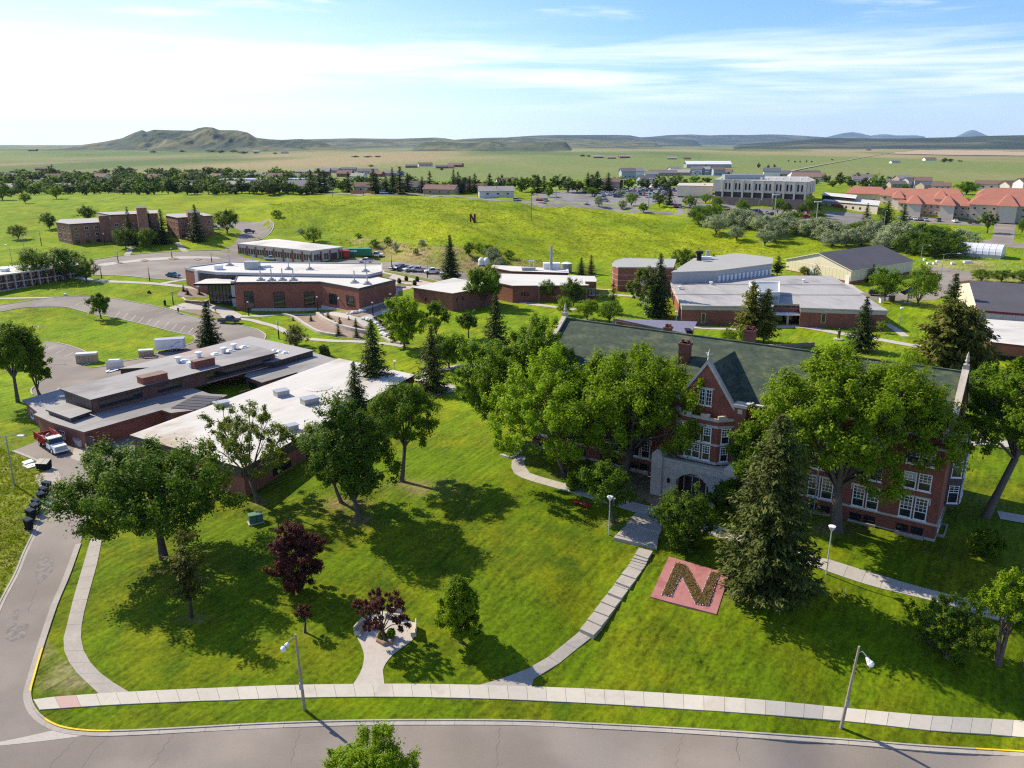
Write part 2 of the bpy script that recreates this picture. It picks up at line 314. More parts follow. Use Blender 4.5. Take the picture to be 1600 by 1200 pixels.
def G(px, py):
    r = rayd(px, py); xs = r[0]/r[1]*_ys; zr = CAM_H+r[2]/r[1]*_ys; d = zr-ht(xs, _ys)
    k = np.argmax(d < 0)
    if d[k] >= 0: k = len(_ys)-1
    k = max(k, 1); y0, y1 = _ys[k-1], _ys[k]
    for _ in range(3):
        yy = np.linspace(y0, y1, 9); dd = CAM_H+r[2]/r[1]*yy-ht(r[0]/r[1]*yy, yy); q = np.argmax(dd < 0); q = max(q, 1); y0, y1 = yy[q-1], yy[q]
    y = (y0+y1)/2; x = r[0]/r[1]*y; return Vector((x, y, float(ht(x, y))))
def GZ(x, y): return float(ht(np.array([x]), np.array([y]))[0])
def inpoly(px, py, poly):
    c = np.zeros(px.shape, bool); n = len(poly); j = n-1
    for i in range(n):
        xi, yi = poly[i]; xj, yj = poly[j]
        c ^= ((yi > py) != (yj > py)) & (px < (xj-xi)*(py-yi)/((yj-yi) or 1e-9)+xi); j = i
    return c
def build_ground():
    us = np.arange(-1.0, 1.0001, .0058); ys = np.exp(np.arange(math.log(26), math.log(17500), .0108))
    Y, U = np.meshgrid(ys, us, indexing='ij'); X = U*Y; Z = ht(X, Y); n0, n1 = X.shape
    V = np.stack([X, Y, Z], -1).reshape(-1, 3); idx = np.arange(n0*n1).reshape(n0, n1)
    F = np.stack([idx[:-1, :-1], idx[:-1, 1:], idx[1:, 1:], idx[1:, :-1]], -1).reshape(-1, 4)
    px, py = proj(X, Y, Z)
    # what grows where: colour of the turf
    lawn = np.array((.090, .142, .002)); C = np.tile(lawn, (n0, n1, 1)).astype(float)
    n1_ = fbm(X/7, Y/7, 4, 2); n2_ = fbm(X/2.2, Y/2.2, 3, 8); n3_ = fbm(X/30, Y/30, 3, 12)
    def blend(w, col):
        nonlocal C
        w = np.clip(w, 0, 1)[..., None]; C = C*(1-w)+np.array(col)*w
    blend(np.clip(.35+n1_*3.2+n2_*1.1, 0, 1)*.85, (.146, .162, .003))    # yellower turf
    blend(np.clip(-.1+n1_*2.2-n2_*2.2, 0, 1)*.8, (.036, .080, .003))     # darker green turf
    C *= (1+.55*sst(Y, 105, 150))[..., None]                                 # turf colour scaled paler up the slope
    hill = sst(Y, 285, 305)*(1-sst(Y, 480, 540))*(1-sst(np.abs(U), .40, .46))
    blend(hill, (.205, .260, .003)); blend(hill*np.clip(n3_*2.6+n1_*1.2+.1, 0, 1)*.9, (.125, .190, .004)); blend(hill*np.clip(-n3_*2+n2_*1.6, 0, 1)*.8, (.26, .265, .010))
    rough = inpoly(px, py, [(-60, 680), (25, 690), (75, 745), (25, 890), (-60, 1080)]); blend(rough*np.clip(.45+n2_*2.5, 0, 1)*.8, (.21, .22, .05))
    scarp = [(540, 374), (600, 372), (650, 386), (700, 383), (745, 393), (770, 412), (860, 418), (800, 432), (700, 428), (640, 412), (590, 404)]
    blend(inpoly(px, py, scarp)*np.clip(.6+n1_*2.2, 0, 1)*.95, (.30, .205, .115))
    blend(inpoly(px, py, [(780, 405), (870, 408), (890, 430), (780, 430)])*.55, (.20, .16, .07))
    blend(inpoly(px, py, [(50, 1020), (70, 1000), (150, 1075), (60, 1095)])*np.clip(.4+n2_*2.2, 0, 1)*.8, (.26, .215, .12))
    blend(inpoly(px, py, [(960, 738), (1022, 738), (1018, 775), (985, 792), (955, 765)])*.85, (.24, .18, .11))
    blend(inpoly(px, py, [(1390, 428), (1470, 405), (1600, 408), (1600, 450), (1500, 440)])*np.clip(.6+n1_*2, 0, 1)*.8, (.30, .26, .11))
    for ex, ey, rx, ry in ((562, 812, 22, 9), (535, 788, 34, 10), (628, 755, 26, 7), (665, 762, 50, 12), (300, 966, 20, 6), (1305, 826, 40, 12), (1196, 928, 60, 16), (884, 742, 26, 8), (958, 816, 18, 6), (1345, 547, 20, 5), (405, 786, 16, 7), (722, 1003, 8, 4), (478, 988, 7, 4)):
        q = ((px-ex)/rx)**2+((py-ey)/ry)**2; blend(np.exp(-q*1.2)*np.clip(.55+n2_*2.5, 0, 1), (.22, .165, .075))     # worn earth under the trees
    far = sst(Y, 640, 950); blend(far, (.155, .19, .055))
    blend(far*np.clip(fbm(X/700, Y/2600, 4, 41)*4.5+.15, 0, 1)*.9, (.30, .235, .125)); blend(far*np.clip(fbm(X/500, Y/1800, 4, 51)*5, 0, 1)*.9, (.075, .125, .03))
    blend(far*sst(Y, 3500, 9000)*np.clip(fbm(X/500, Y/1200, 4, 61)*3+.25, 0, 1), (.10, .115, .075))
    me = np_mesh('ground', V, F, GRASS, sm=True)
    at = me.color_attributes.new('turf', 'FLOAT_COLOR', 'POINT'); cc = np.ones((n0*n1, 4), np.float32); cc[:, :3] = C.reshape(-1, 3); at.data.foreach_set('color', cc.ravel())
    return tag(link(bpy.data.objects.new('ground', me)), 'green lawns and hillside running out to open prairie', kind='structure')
def grassmat():
    m = bpy.data.materials.new('turf'); m.use_nodes = True; nt = m.node_tree; L = nt.links.new; b = nt.nodes['Principled BSDF']
    b.inputs['Roughness'].default_value = .95; b.inputs['Specular IOR Level'].default_value = .1
    a = nd(nt, 'ShaderNodeVertexColor', layer_name='turf'); g = nd(nt, 'ShaderNodeNewGeometry')
    def nz(sc, dt, st=(1, 1, 1), rz=0):
        mp = nd(nt, 'ShaderNodeMapping', vector_type='TEXTURE'); mp.inputs['Rotation'].default_value = (0, 0, rz); mp.inputs['Scale'].default_value = st; L(g.outputs['Position'], mp.inputs[0])
        n = nd(nt, 'ShaderNodeTexNoise'); n.inputs['Scale'].default_value = sc; n.inputs['Detail'].default_value = dt; n.inputs['Roughness'].default_value = .65; L(mp.outputs[0], n.inputs['Vector']); return n.outputs[0]
    f1 = nz(2.2, 6); f2 = nz(1.5, 5, (7, 1, 1), R(56)); f3 = nz(.09, 3)
    f = mth(nt, 'ADD', mth(nt, 'MULTIPLY', f1, 2.0), mth(nt, 'ADD', mth(nt, 'MULTIPLY', f2, 1.9), mth(nt, 'ADD', mth(nt, 'MULTIPLY', f3, 1.1), -1.5)))
    mu = nd(nt, 'ShaderNodeVectorMath', operation='SCALE'); L(a.outputs[0], mu.inputs[0]); L(mth(nt, 'MAXIMUM', f, .15), mu.inputs['Scale']); L(mu.outputs[0], b.inputs['Base Color'])
    bp = nd(nt, 'ShaderNodeBump'); bp.inputs['Strength'].default_value = .55; bp.inputs['Distance'].default_value = .25; L(nz(1.1, 8), bp.inputs['Height']); L(bp.outputs[0], b.inputs['Normal']); return m
GRASS = grassmat()
build_ground()
# ---------------------------------------------------------------- sheets draped on the terrain
def cat_(pts, n=6, closed=False):                      # Catmull-Rom through picture points
    q = []; N = len(pts)
    for i in range(N if closed else N-1):
        p = [pts[(i+k) % N] if closed else pts[min(max(i+k, 0), N-1)] for k in (-1, 0, 1, 2)]
        for j in range(n):
            t = j/n; q.append(tuple(.5*(2*p[1][a]+(p[2][a]-p[0][a])*t+(2*p[0][a]-5*p[1][a]+4*p[2][a]-p[3][a])*t*t+(3*p[1][a]-p[0][a]-3*p[2][a]+p[3][a])*t**3) for a in (0, 1)))
    if not closed: q.append(tuple(pts[-1]))
    return q
def W2(pts): return [G(*p) for p in pts]
def resamp(pts, step):
    o = [pts[0]]
    for a, b in zip(pts, pts[1:]):
        n = max(1, int((b-a).length/step)); o += [a.lerp(b, (k+1)/n) for k in range(n)]
    return o
def drape(name, poly, m, off=.03, step=2.0, label=None, world=False, kind='structure', parent=None, px=True):
    w = [Vector((p[0], p[1], 0)) for p in poly] if world else [Vector((*G(*p)[:2], 0)) for p in poly]
    w = resamp(w+[w[0]], step)[:-1]; n = len(w); xs = [p.x for p in w]; ys = [p.y for p in w]
    gx, gy = np.meshgrid(np.arange(min(xs)+step/2, max(xs), step), np.arange(min(ys)+step/2, max(ys), step)); gx = gx.ravel(); gy = gy.ravel()
    keep = inpoly(gx, gy, [(p.x, p.y) for p in w]); gx = gx[keep]; gy = gy[keep]
    pts = [Vector((p.x, p.y)) for p in w]+[Vector((float(a), float(b))) for a, b in zip(gx, gy)]
    r = delaunay_2d_cdt(pts, [(i, (i+1) % n) for i in range(n)], [], 1, 1e-4)
    vx = np.array([p.x for p in r[0]]); vy = np.array([p.y for p in r[0]]); vz = ht(vx, vy)+off
    fs = []
    for f in r[2]:
        a, b, c = f
        fs.append(f if (vx[b]-vx[a])*(vy[c]-vy[a])-(vx[c]-vx[a])*(vy[b]-vy[a]) > 0 else f[::-1])
    me = np_mesh(name, np.stack([vx, vy, vz], -1), np.array(fs), m, sm=True)
    return tag(link(bpy.data.objects.new(name, me), parent), label, kind=kind)
def strip_poly(line, wl):                              # world centre line -> polygon of constant width
    L_, R_ = [], []
    for i, p in enumerate(line):
        t = (line[min(i+1, len(line)-1)]-line[max(i-1, 0)]); t.z = 0; t.normalize(); nrm = Vector((-t.y, t.x, 0)); L_.append(p+nrm*wl/2); R_.append(p-nrm*wl/2)
    return [(p.x, p.y) for p in R_+L_[::-1]]
def path(name, pts, width, m, off=.05, step=1.5, label=None, curve=True):
    w = resamp(W2(cat_(pts) if curve else pts), 1.5); return drape(name, strip_poly(w, width), m, off, step, label, world=True)
def slab_walk(name, left, right, m, step=1.5, th=.07, label=None, gap=.014, curve=True):
    """a walk of separate concrete slabs between two edge lines"""
    def arc(pts, n):
        w = W2(cat_(pts) if curve else pts); s = [0]
        for a, b in zip(w, w[1:]): s.append(s[-1]+(b-a).length)
        return w, s
    def at(w, s, t):
        d = t*s[-1]
        for i in range(len(s)-1):
            if d <= s[i+1]+1e-9: return w[i].lerp(w[i+1], (d-s[i])/max(s[i+1]-s[i], 1e-9))
        return w[-1].copy()
    wl, sl_ = arc(left, 0); wr, sr = arc(right, 0); n = max(1, round((sl_[-1]+sr[-1])/2/step))
    root = empty(name, wl[0], 0, label, kind='structure'); o0 = wl[0]; ln = (sl_[-1]+sr[-1])/2
    for i in range(n):
        e = gap/ln; a, b, c, d = at(wl, sl_, i/n+e), at(wr, sr, i/n+e), at(wr, sr, (i+1)/n-e), at(wl, sl_, (i+1)/n-e)
        q = [a, b, c, d]; z = [GZ(p.x, p.y)+th+random.uniform(-.006, .006) for p in q]
        if (b-a).cross(d-a).z < 0: q = q[::-1]; z = z[::-1]
        MB().prism([(p.x-o0.x, p.y-o0.y) for p in q], [v-o0.z-.25 for v in z], [v-o0.z for v in z]).obj('slab', m, root)
    return root
def kerb_line(name, pts, m, width=.16, h=.14, seg=3.0, label=None, paint=(), curve=True, gutter=0, side=1, step=None, inner=.02):
    """kerb stones laid end to end along a line; gutter>0 adds the concrete pan on the road side"""
    w = resamp(W2(cat_(pts) if curve else pts), .75 if step is None else step); root = empty(name, w[0], 0, label, kind='structure'); o0 = w[0]
    s = 0; i = 0; k = 0; per = max(1, round(seg/(.75 if step is None else step)))
    nr = []
    for j, p in enumerate(w):
        t = w[min(j+1, len(w)-1)]-w[max(j-1, 0)]; t.z = 0; t.normalize(); nr.append(Vector((-t.y, t.x, 0))*side)
    z = [GZ(p.x, p.y) for p in w]
    for a in range(0, len(w)-1, per):
        b = min(a+per, len(w)-1); frac = a/(len(w)-1)
        def band(d0, d1, top, mm, nm):
            mb = MB(); ids = list(range(a, b+1)); vs = []
            for j in ids:
                tr = .012/max((w[b]-w[a]).length, .1) if nm == 'kerb_stone' else .004
                p = w[j]
                if j == a: p = p.lerp(w[a+1], tr*3)
                if j == b: p = p.lerp(w[b-1], tr*3)
                for d, zz in ((d0, -.1), (d0, top), (d1, top), (d1, -.1)): q = p+nr[j]*d-o0; vs.append((q.x, q.y, z[j]+zz-o0.z))
            fs = []
            for q in range(len(ids)-1):
                for e in range(3): f = [q*4+e, q*4+e+1, q*4+5+e, q*4+4+e]; fs.append(f if side > 0 else f[::-1])
            e = 4*(len(ids)-1); fs += [[0, 3, 2, 1], [e, e+1, e+2, e+3]]
            mb.add(vs, [f[::-1] for f in fs]); mb.obj(nm, mm, root)
        mm = m
        q_ = w[(a+b)//2]; qx, qy = proj(q_.x, q_.y, z[(a+b)//2])
        for x0, y0, x1, y1, pm in paint:
            if x0 <= qx < x1 and y0 <= qy < y1: mm = pm
        band(0, -width, h, mm, 'kerb_stone')
        if gutter: band(gutter, .002, .07, CONC2, 'gutter_pan')
    return root
# ---------------------------------------------------------------- distant hills, each range at its own distance
def interp(pts, x):
    return np.interp(x, [p[0] for p in pts], [p[1] for p in pts])
HILLM = mat('hill_scrub', (.155, .15, .075), .95, .4, .008, .3, .0026, rgb2=(.055, .07, .042), detail=7, thr=(.40, .58), spec=.1)
HILLF = mat('hill_forest', (.035, .05, .035), .95, .25, .004, .2, .0012, rgb2=(.09, .09, .06), detail=7, thr=(.48, .62), spec=.1)
def hills(name, pts, dist, depth, m, label, base=4, rough=.35, seed=0, step=1.6, back=True):
    xs = np.arange(pts[0][0], pts[-1][0]+.1, step); py = interp(pts, xs); v = (py-600)/FPX
    py = py+fbm(xs/9+seed, xs*0+seed, 4, seed)*rough*4.5*np.clip((228-py)/10, 0, 1)
    zc = CAM_H-dist*(s_+v*c_)/(c_-v*s_); n = len(xs); rows = 56; t = np.linspace(0, 1, rows)
    u = (xs-800)/FPX/(c_-v*s_)
    Y = dist-depth*(1-t)[:, None]+0*u[None, :]; X = Y*u[None, :]
    prof = t**1.25; H = (zc[None, :]-base)*prof[:, None]
    k = 1/depth
    g = 1-np.abs(fbm(X*k*3.2+seed, Y*k*1.1+seed, 5, seed))*5.5; g2 = 1-np.abs(fbm(X*k*9+seed, Y*k*3+seed, 3, seed+7))*5.5
    w = (1-t[:, None]**2.2)*np.clip(t*6, 0, 1)[:, None]
    H = np.maximum(H*(1+w*(g-.45)*rough*.9+w*(g2-.45)*rough*.3), 0)
    tp = 3 if dist > 20000 or dist == 5200 and depth > 600 else 18
    H = H*(sst(xs, xs[0], xs[0]+tp)*(1-sst(xs, xs[-1]-tp, xs[-1])))[None, :]-3*(1-sst(xs, xs[0], xs[0]+6)*(1-sst(xs, xs[-1]-6, xs[-1])))[None, :]
    Z = base+H-2*(t[:, None] < .01)*6
    if back:
        X = np.vstack([X, X[-1:]*(1+depth*.5/dist)]); Y = np.vstack([Y, Y[-1:]+depth*.5]); Z = np.vstack([Z, np.full((1, n), base-5.)])
    r = len(Y); idx = np.arange(r*n).reshape(r, n); F = np.stack([idx[:-1, :-1], idx[:-1, 1:], idx[1:, 1:], idx[1:, :-1]], -1).reshape(-1, 4)
    me = np_mesh(name, np.stack([X, Y, Z], -1).reshape(-1, 3), F, m, sm=True); return tag(link(bpy.data.objects.new(name, me)), label, kind='structure')
hills('hill_range', [(55,235),(75,233),(100,231),(130,226),(165,221),(190,216),(210,207),(222,203),(229,206),(240,202.5),(270,203.5),(300,204),(310,200),(320,198.5),(332,199),(342,203),(370,203.5),(387,207),(400,215),(420,217.5),(440,218.5),(470,217),(485,219),(500,221),(515,226),(540,231),(560,235)], 5200, 720, HILLM, 'rugged brown and green butte at left', 5, .80, 3)
hills('hill_range', [(380,224),(440,219),(480,217.5),(550,216),(620,216.8),(680,214.8),(695,216),(710,218.3),(735,216.5),(770,215),(830,214.5),(900,217),(980,220),(1040,224)], 9000, 1500, HILLM, 'long low mesa behind the butte', 4, .5, 11)
hills('hill_range', [(640,226),(660,222.5),(690,221),(720,224),(745,223),(765,220),(780,222.5),(790,226),(830,224.5),(870,221),(885,221.5),(900,226)], 5200, 420, HILLM, 'small bare knolls on the plain before the mesa', 4, .5, 17)
hills('hill_range', [(730,220),(800,214),(840,211.6),(870,210.8),(900,211),(960,210.8),(985,211.5),(1000,214.5),(1040,216),(1100,219)], 14000, 3000, HILLF, 'blue wooded ridge at the middle of the horizon', 2, .35, 23, 2.5)
hills('hill_range', [(980,216),(1020,213.5),(1045,211),(1080,210),(1110,211.5),(1140,210.5),(1165,211),(1200,210),(1225,210.4),(1255,212),(1290,214.5),(1320,217)], 21000, 4000, HILLF, 'blue far hills right of centre', 0, .35, 29, 2)
hills('hill_range', [(1285,216),(1300,212),(1318,208),(1332,206.3),(1345,208.2),(1360,212),(1375,209.7),(1388,210),(1400,211.6),(1432,211.4),(1450,214)], 30000, 4000, HILLF, 'blue rounded mountain on the far horizon', 0, .3, 31, 2)
hills('hill_range', [(1490,215),(1500,210.5),(1511,205),(1518,203),(1524,203.6),(1533,207.5),(1543,212),(1550,215)], 32000, 4000, HILLF, 'lone blue pyramid mountain at right on the horizon', 0, .25, 37, 1.5)
hills('hill_range', [(1140,226),(1210,222),(1260,218),(1290,215.8),(1330,216),(1400,216.5),(1440,215.5),(1500,214),(1560,211.8),(1600,211.2),(1700,210),(1800,212)], 7600, 2600, HILLF, 'dark wooded bench along the right horizon', 6, .3, 41)
# ---------------------------------------------------------------- roads, walks, lots
KERB = [(125,850),(107,900),(88,945),(71,995),(60,1030),(52,1058),(46,1082),(49,1101),(60,1118),(78,1131),(100,1139),(132,1143.5),(172,1144.5),(250,1141.5),(400,1133.5),(525,1129),(625,1127.5),(800,1128),(925,1133),(1050,1139.5),(1200,1149),(1325,1158),(1450,1168),(1600,1177),(1720,1187),(1880,1203)]
LEFTK = [(-60,1090),(-22,1000),(0,945),(25,897),(38,865),(54,832),(68,803),(81,775),(89,757),(90,744),(84,735),(77,730),(50,717),(20,705)]
drape('road', LEFTK+[(20,705),(62,688),(140,680),(250,640),(320,632),(290,660),(212,716),(205,735),(180,760),(150,790),(135,825)]+cat_(KERB, 4)+[(1900,1207),(1900,1330),(-160,1300),(-160,1180)], ASPH, .05, .9, 'worn grey asphalt street curving past the lawn with a side road up the left')
drape('alley_paving', [(139,704),(150,690),(215,668),(258,652),(268,655),(213,688),(213,714),(190,722)], ASPH2, .065, 1.0, 'darker asphalt apron between the two low school buildings')
drape('concrete_apron', [(118,698),(138,696),(152,706),(124,722),(110,716)], CONC2, .075, 1.0, 'small concrete pad by the school wall')
drape('valley_gutter', [(-60,1166),(0,1160),(88,1141),(140,1149),(120,1152),(0,1166),(-60,1174)], CONC, .065, .8, 'pale concrete cross gutter at the mouth of the side road')
for pts in [[(62,870),(72,868),(84,873),(82,893),(70,905),(58,915),(54,895)], [(10,985),(25,975),(45,974),(46,982),(38,996),(18,1003),(8,998)], [(20,955),(30,952),(26,975),(20,975)]]:
    drape('asphalt_patch', pts, mat('patch_asphalt', (.235, .208, .19), .95, .25, 6, .2, 1.5, rgb2=(.165, .142, .128), thr=(.45, .55)), .06, .6, 'pale broken patch in the side road surface')
CRK = mat('tar_crack', (.145, .125, .112), .95, .2, 4)
for i, pts in enumerate([[(62,1215),(95,1180),(118,1157)],[(128,1200),(150,1170),(170,1152)],[(235,1200),(258,1165),(270,1148)],[(455,1195),(462,1165),(471,1140)],[(612,1180),(618,1155),(622,1136)],[(776,1200),(778,1165),(782,1138)],[(1056,1200),(1060,1170),(1068,1148)],[(1156,1190),(1152,1165),(1154,1154)],[(1548,1198),(1545,1190),(1543,1182)],[(45,955),(52,935),(58,922)]]):
    q = [];
    for a, b in zip(pts, pts[1:]):
        for k in range(5): t = k/5; q.append((a[0]+(b[0]-a[0])*t+random.Random(i*9+k).uniform(-3, 3), a[1]+(b[1]-a[1])*t))
    path('road_crack', q+[pts[-1]], .04, CRK, .056, .5, 'dark sealed crack across the street', curve=False)
kerb_line('kerb', KERB, CONC2, .17, .15, label='concrete kerb and gutter round the lawn corner, painted yellow near the bend', paint=((44, 1018, 66, 1076, YEL), (64, 1120, 178, 1150, YEL), (1538, 1160, 1700, 1200, YEL)), gutter=.5, side=-1, seg=2.25)
kerb_line('kerb', LEFTK[1:], CONC2, .2, .13, 3.0, 'concrete kerb along the left side road and yard', gutter=.35, side=-1)
SWT = [(52,1094),(82,1090),(200,1082),(400,1073),(525,1070),(650,1069.5),(800,1072.5),(925,1077.5),(1050,1084.5),(1200,1095.5),(1325,1107.5),(1450,1119),(1550,1124),(1640,1130),(1800,1142)]
SWB = [(62,1110),(88,1108),(200,1101),(400,1093),(525,1090),(650,1090),(800,1094),(925,1100),(1050,1107.5),(1200,1118),(1325,1128),(1450,1142),(1550,1148.5),(1640,1157),(1800,1172)]
SWM = mat('new_concrete', (.48, .44, .38), .9, .05, 2, .06, .3, rgb2=(.40, .36, .30), thr=(.56, .7), bump=.03)
sw = slab_walk('sidewalk', SWB, SWT, SWM, 1.82, .09, 'pale concrete sidewalk of square slabs along the street')
sl_ = list(sw.children); sl_[1].data.materials[0] = mat('red_tactile', (.46, .31, .27), .9, .1, 8); sl_[1]['label'] = 'dull red warning slab at the corner ramp'
slab_walk('sidewalk', [(142,842),(131,880),(115,935),(104,980),(99,1001),(102,1022),(115,1046),(135,1066),(156,1086)], [(160,838),(152,880),(137,935),(128,975),(127,1000),(133,1022),(149,1045),(174,1065),(202,1082)], CONC2, 2.4, .07, 'older grey sidewalk curving up beside the left road')
drape('path', [(746,1071.5),(772,1064.5),(800,1055),(826,1044.5),(842,1056),(834,1062),(831,1074)], CONC2, .06, 1.0, 'flared foot of the curved path at the sidewalk')
slab_walk('path', [(826,1044.5),(847,1034),(875,1012),(907,986)], [(842,1056.5),(862,1045),(887,1027),(912,1005),(929,992.5)], CONC2, 2.6, .06, 'curved concrete path from the street to the hill steps')
# hill steps: each tread its own slab
st = [((906,982.5),(927.5,992),1.17),((917.5,967.5),(940,977.5),1.45),((928,953.7),(951,962.5),1.73),((938.7,939),(961,948.3),2.0),((949.5,925.5),(971.5,934.3),2.28),((959,913),(980.6,921),2.55),((962,908.7),(984,917),2.72),((971,896),(993.5,903.8),3.0),((981,883),(1002,891),3.3),((983.5,879.4),(1006,885.8),3.47),((986,875),(1009,881.4),3.64),((988.5,870.6),(1010.5,877),3.81),((992,865.6),(1012.5,872.6),3.98)]
pl = [((958.7,839.4),(1026.5,855.5),4.15),((978,820),(1029.5,836),4.3),((979,816),(1031,832),4.45),((994,801),(1041,815.5),4.6)]
root = empty('steps', P(906, 982.5, 1), 0, 'long flight of sloping concrete steps up the lawn to the old hall', kind='structure'); o0 = root.location.copy()
def tread(a, b, c, d, z0, z1, nm='tread'):
    z0 += .24; z1 += .24
    for _ in range(3):
        lift = max([GZ(q.x, q.y)+.09-q.z for q in (P(*a, z0), P(*b, z0), P(*c, z1), P(*d, z1))]+[0]); z0 += lift; z1 += lift
    A, B = P(*a, z0)-o0, P(*b, z0)-o0; C, Dd = P(*c, z1)-o0, P(*d, z1)-o0
    MB().prism([(A.x, A.y), (B.x, B.y), (C.x, C.y), (Dd.x, Dd.y)], [A.z-.6]*4, [A.z, B.z, C.z, Dd.z]).obj(nm, CONC2, root)
for i, (a, b, z) in enumerate(st):
    if i+1 < len(st): c, d, z2 = st[i+1]; tread(a, b, (d[0]+1, d[1]+.6), (c[0]+1, c[1]+.6), z, z2-.13)
    else: tread(a, b, (1020, 861), (998.5, 855.5), z, 4.1)
for i in range(3): a, b, z = pl[i]; c, d, z2 = pl[i+1]; tread(a, b, (d[0], d[1]), (c[0], c[1]), z, z2-.12, 'landing')
slab_walk('path', [(804,740),(813,746),(826,751),(894,770),(937,783.5),(994,801),(1041,815.5),(1115,838),(1250,881),(1312,900),(1425,931),(1512,956),(1575,973),(1640,990),(1760,1021)], [(822,731),(829,741),(842,744.5),(897,759.5),(970,779.5),(1020,792),(1052,801),(1128,825),(1267,868),(1375,899),(1470,926),(1525,941),(1590,960),(1640,973),(1760,1003)], CONC, 1.9, .06, 'straight concrete walk along the front of the old hall', curve=False)
drape('path', [(808,712),(799.5,721),(799,731),(804,741),(822,732),(819,722),(822,713)], CONC2, .06, 1.0, 'curved end of the walk at the left corner of the old hall')
drape('path', [(1030,795),(1008,783),(1040,768),(1090,772),(1060,801)], mat('red_paving', (.33, .19, .15), .9, .15, 3), .05, 1.2, 'reddish paved way from the walk to the stone entrance arch')
PLZ = cat_([(551,1071),(562.5,1052.5),(568,1035),(568,1020),(562.5,1005),(558,996),(559,982.5),(565,970),(580,960),(600,956),(625,961),(640,969),(651,980),(651,987.5),(646,999),(632.5,1010),(612.5,1025),(600,1042.5),(599,1055),(601,1071)], 3)
drape('plaza', PLZ, mat('plaza_concrete', (.47, .42, .37), .9, .06, 3, .08, .5, rgb2=(.40, .35, .31), thr=(.5, .7)), .06, .8, 'keyhole shaped concrete seating place off the sidewalk')
# the parking loop, upper lots and their markings
LOOP_IN = [(87,535),(112,541),(135,550),(150,562),(131,572),(140,575),(165,572),(190,565),(220,560),(250,550),(297,537.5),(304,530),(300,525),(275,520),(225,507.5),(175,496),(140,490),(105,480.5),(75,479.5),(37,481),(0,487.5),(-60,497)]
LOOP_OUT = [(-60,484),(0,477),(62,467.5),(82,465),(112,463),(150,464),(175,466),(212,472.5),(250,480),(300,494),(345,503),(372,508),(400,514),(412,520),(416,526),(412,533)]
drape('parking_lot', LOOP_OUT+[(395,540),(300,580),(150,615),(100,625),(52,617),(50,610),(70,590),(76,580),(72,569),(60,550),(70,533)]+LOOP_IN, ASPH, .04, 2.2, 'grey asphalt parking loop round the oval lawn')
kerb_line('kerb', LOOP_OUT, CONC, .25, .14, 6, 'pale kerb on the outer edge of the parking loop', side=1, step=1.5); kerb_line('kerb', LOOP_IN[5:], CONC, .25, .14, 6, 'pale kerb round the oval lawn', side=1, step=1.5)
kerb_line('kerb', LOOP_IN[:5], CONC, .25, .14, 6, 'pale kerb at the tip of the oval lawn by the stall lines', side=1, step=1.5); kerb_line('kerb', [(68,569),(76,577),(75,586),(60,600),(50,609),(52,617)], CONC, .25, .14, 6, 'pale kerb at the bend below the big elm', side=1, step=1.5)
mk = empty('stall_markings', G(300, 520), 0, 'faded cream stall lines in the parking loop', kind='structure')
for a, b in [((180+12.3*i+(i > 5)*.4*i, 495.5+2.85*i), (187.5+12.3*i+(i > 5)*.4*i, 487+2.85*i)) for i in range(10)]+[((75+13*i, 546+6*i), (89+13*i, 539.5+5.6*i)) for i in range(5)]+[((101, 617), (106, 609)), ((94, 615), (99, 607)), ((87, 613), (92, 606))]+[((118+12*i, 477+1.7*i), (128+12*i, 471.8+1.7*i)) for i in range(3)]+[((215+14*i, 484+3.4*i), (232+14*i, 479+3.4*i)) for i in range(9)]:
    p, q = G(*a), G(*b); poly = strip_poly([p, p.lerp(q, .5), q], .13); MB().prism([(x-mk.location.x, y-mk.location.y) for x, y in poly], [GZ(x, y)+.03-mk.location.z for x, y in poly], [GZ(x, y)+.062-mk.location.z for x, y in poly]).obj('stall_line', LINE, mk)
drape('parking_lot', [(140,408),(185,401),(225,397),(300,393),(345,392),(362,385),(372,372),(378,362),(366,356),(335,354),(335,350),(360,345),(420,343),(427,352),(418,367),(398,376),(372,384),(372,398),(425,412),(489,414),(545,404),(580,404),(640,412),(700,424),(740,428),(735,437),(690,440),(648,430),(600,422),(590,424),(400,420),(300,420),(290,438),(262,436.5),(225,434),(200,431),(145,430)], ASPH, .06, 4, 'grey upper parking lot and road below the dormitory')
for pts, lb in [([(145,406),(185,400),(225,396),(300,392),(345,391)], 'pale kerb between the dormitory bank and the upper lot'), ([(150,430),(200,431.5),(240,435.5),(290,438.5)], 'pale kerb on the low side of the upper lot'), ([(372,381),(398,376.5),(418,367.5),(427,352),(420,343)], 'pale kerb at the bend of the hill road'), ([(600,422.5),(648,430.5),(690,440.5)], 'pale kerb in front of the parked pickups')]:
    kerb_line('kerb', pts, CONC, .4, .15, 10, lb, side=1, step=3)
drape('traffic_island', [(145,415),(165,411),(205,407),(228,404),(280,401),(340,402),(345,405),(285,405),(232,408),(190,412),(165,416)], mat('island_concrete', (.40, .37, .34), .9, .1, 1), .12, 3, 'pale raised island between the two rows of the upper lot')
for i, pts in enumerate([[(180,411),(186,409.5),(193,411.5),(186,413)],[(219,407.5),(226,405.5),(233,407.5),(226,409.5)],[(262,404.5),(270,402.5),(280,404.5),(270,407)],[(302,405),(309,403.5),(316,405.5),(309,407.5)]]): drape('island_bed', pts, MULCH, .2, 1, 'planted bed on the raised island of the upper lot')
P_ = lambda pts, w, lb, m=CONC, curve=True: path('path', pts, w, m, .07, 1.8, lb, curve)
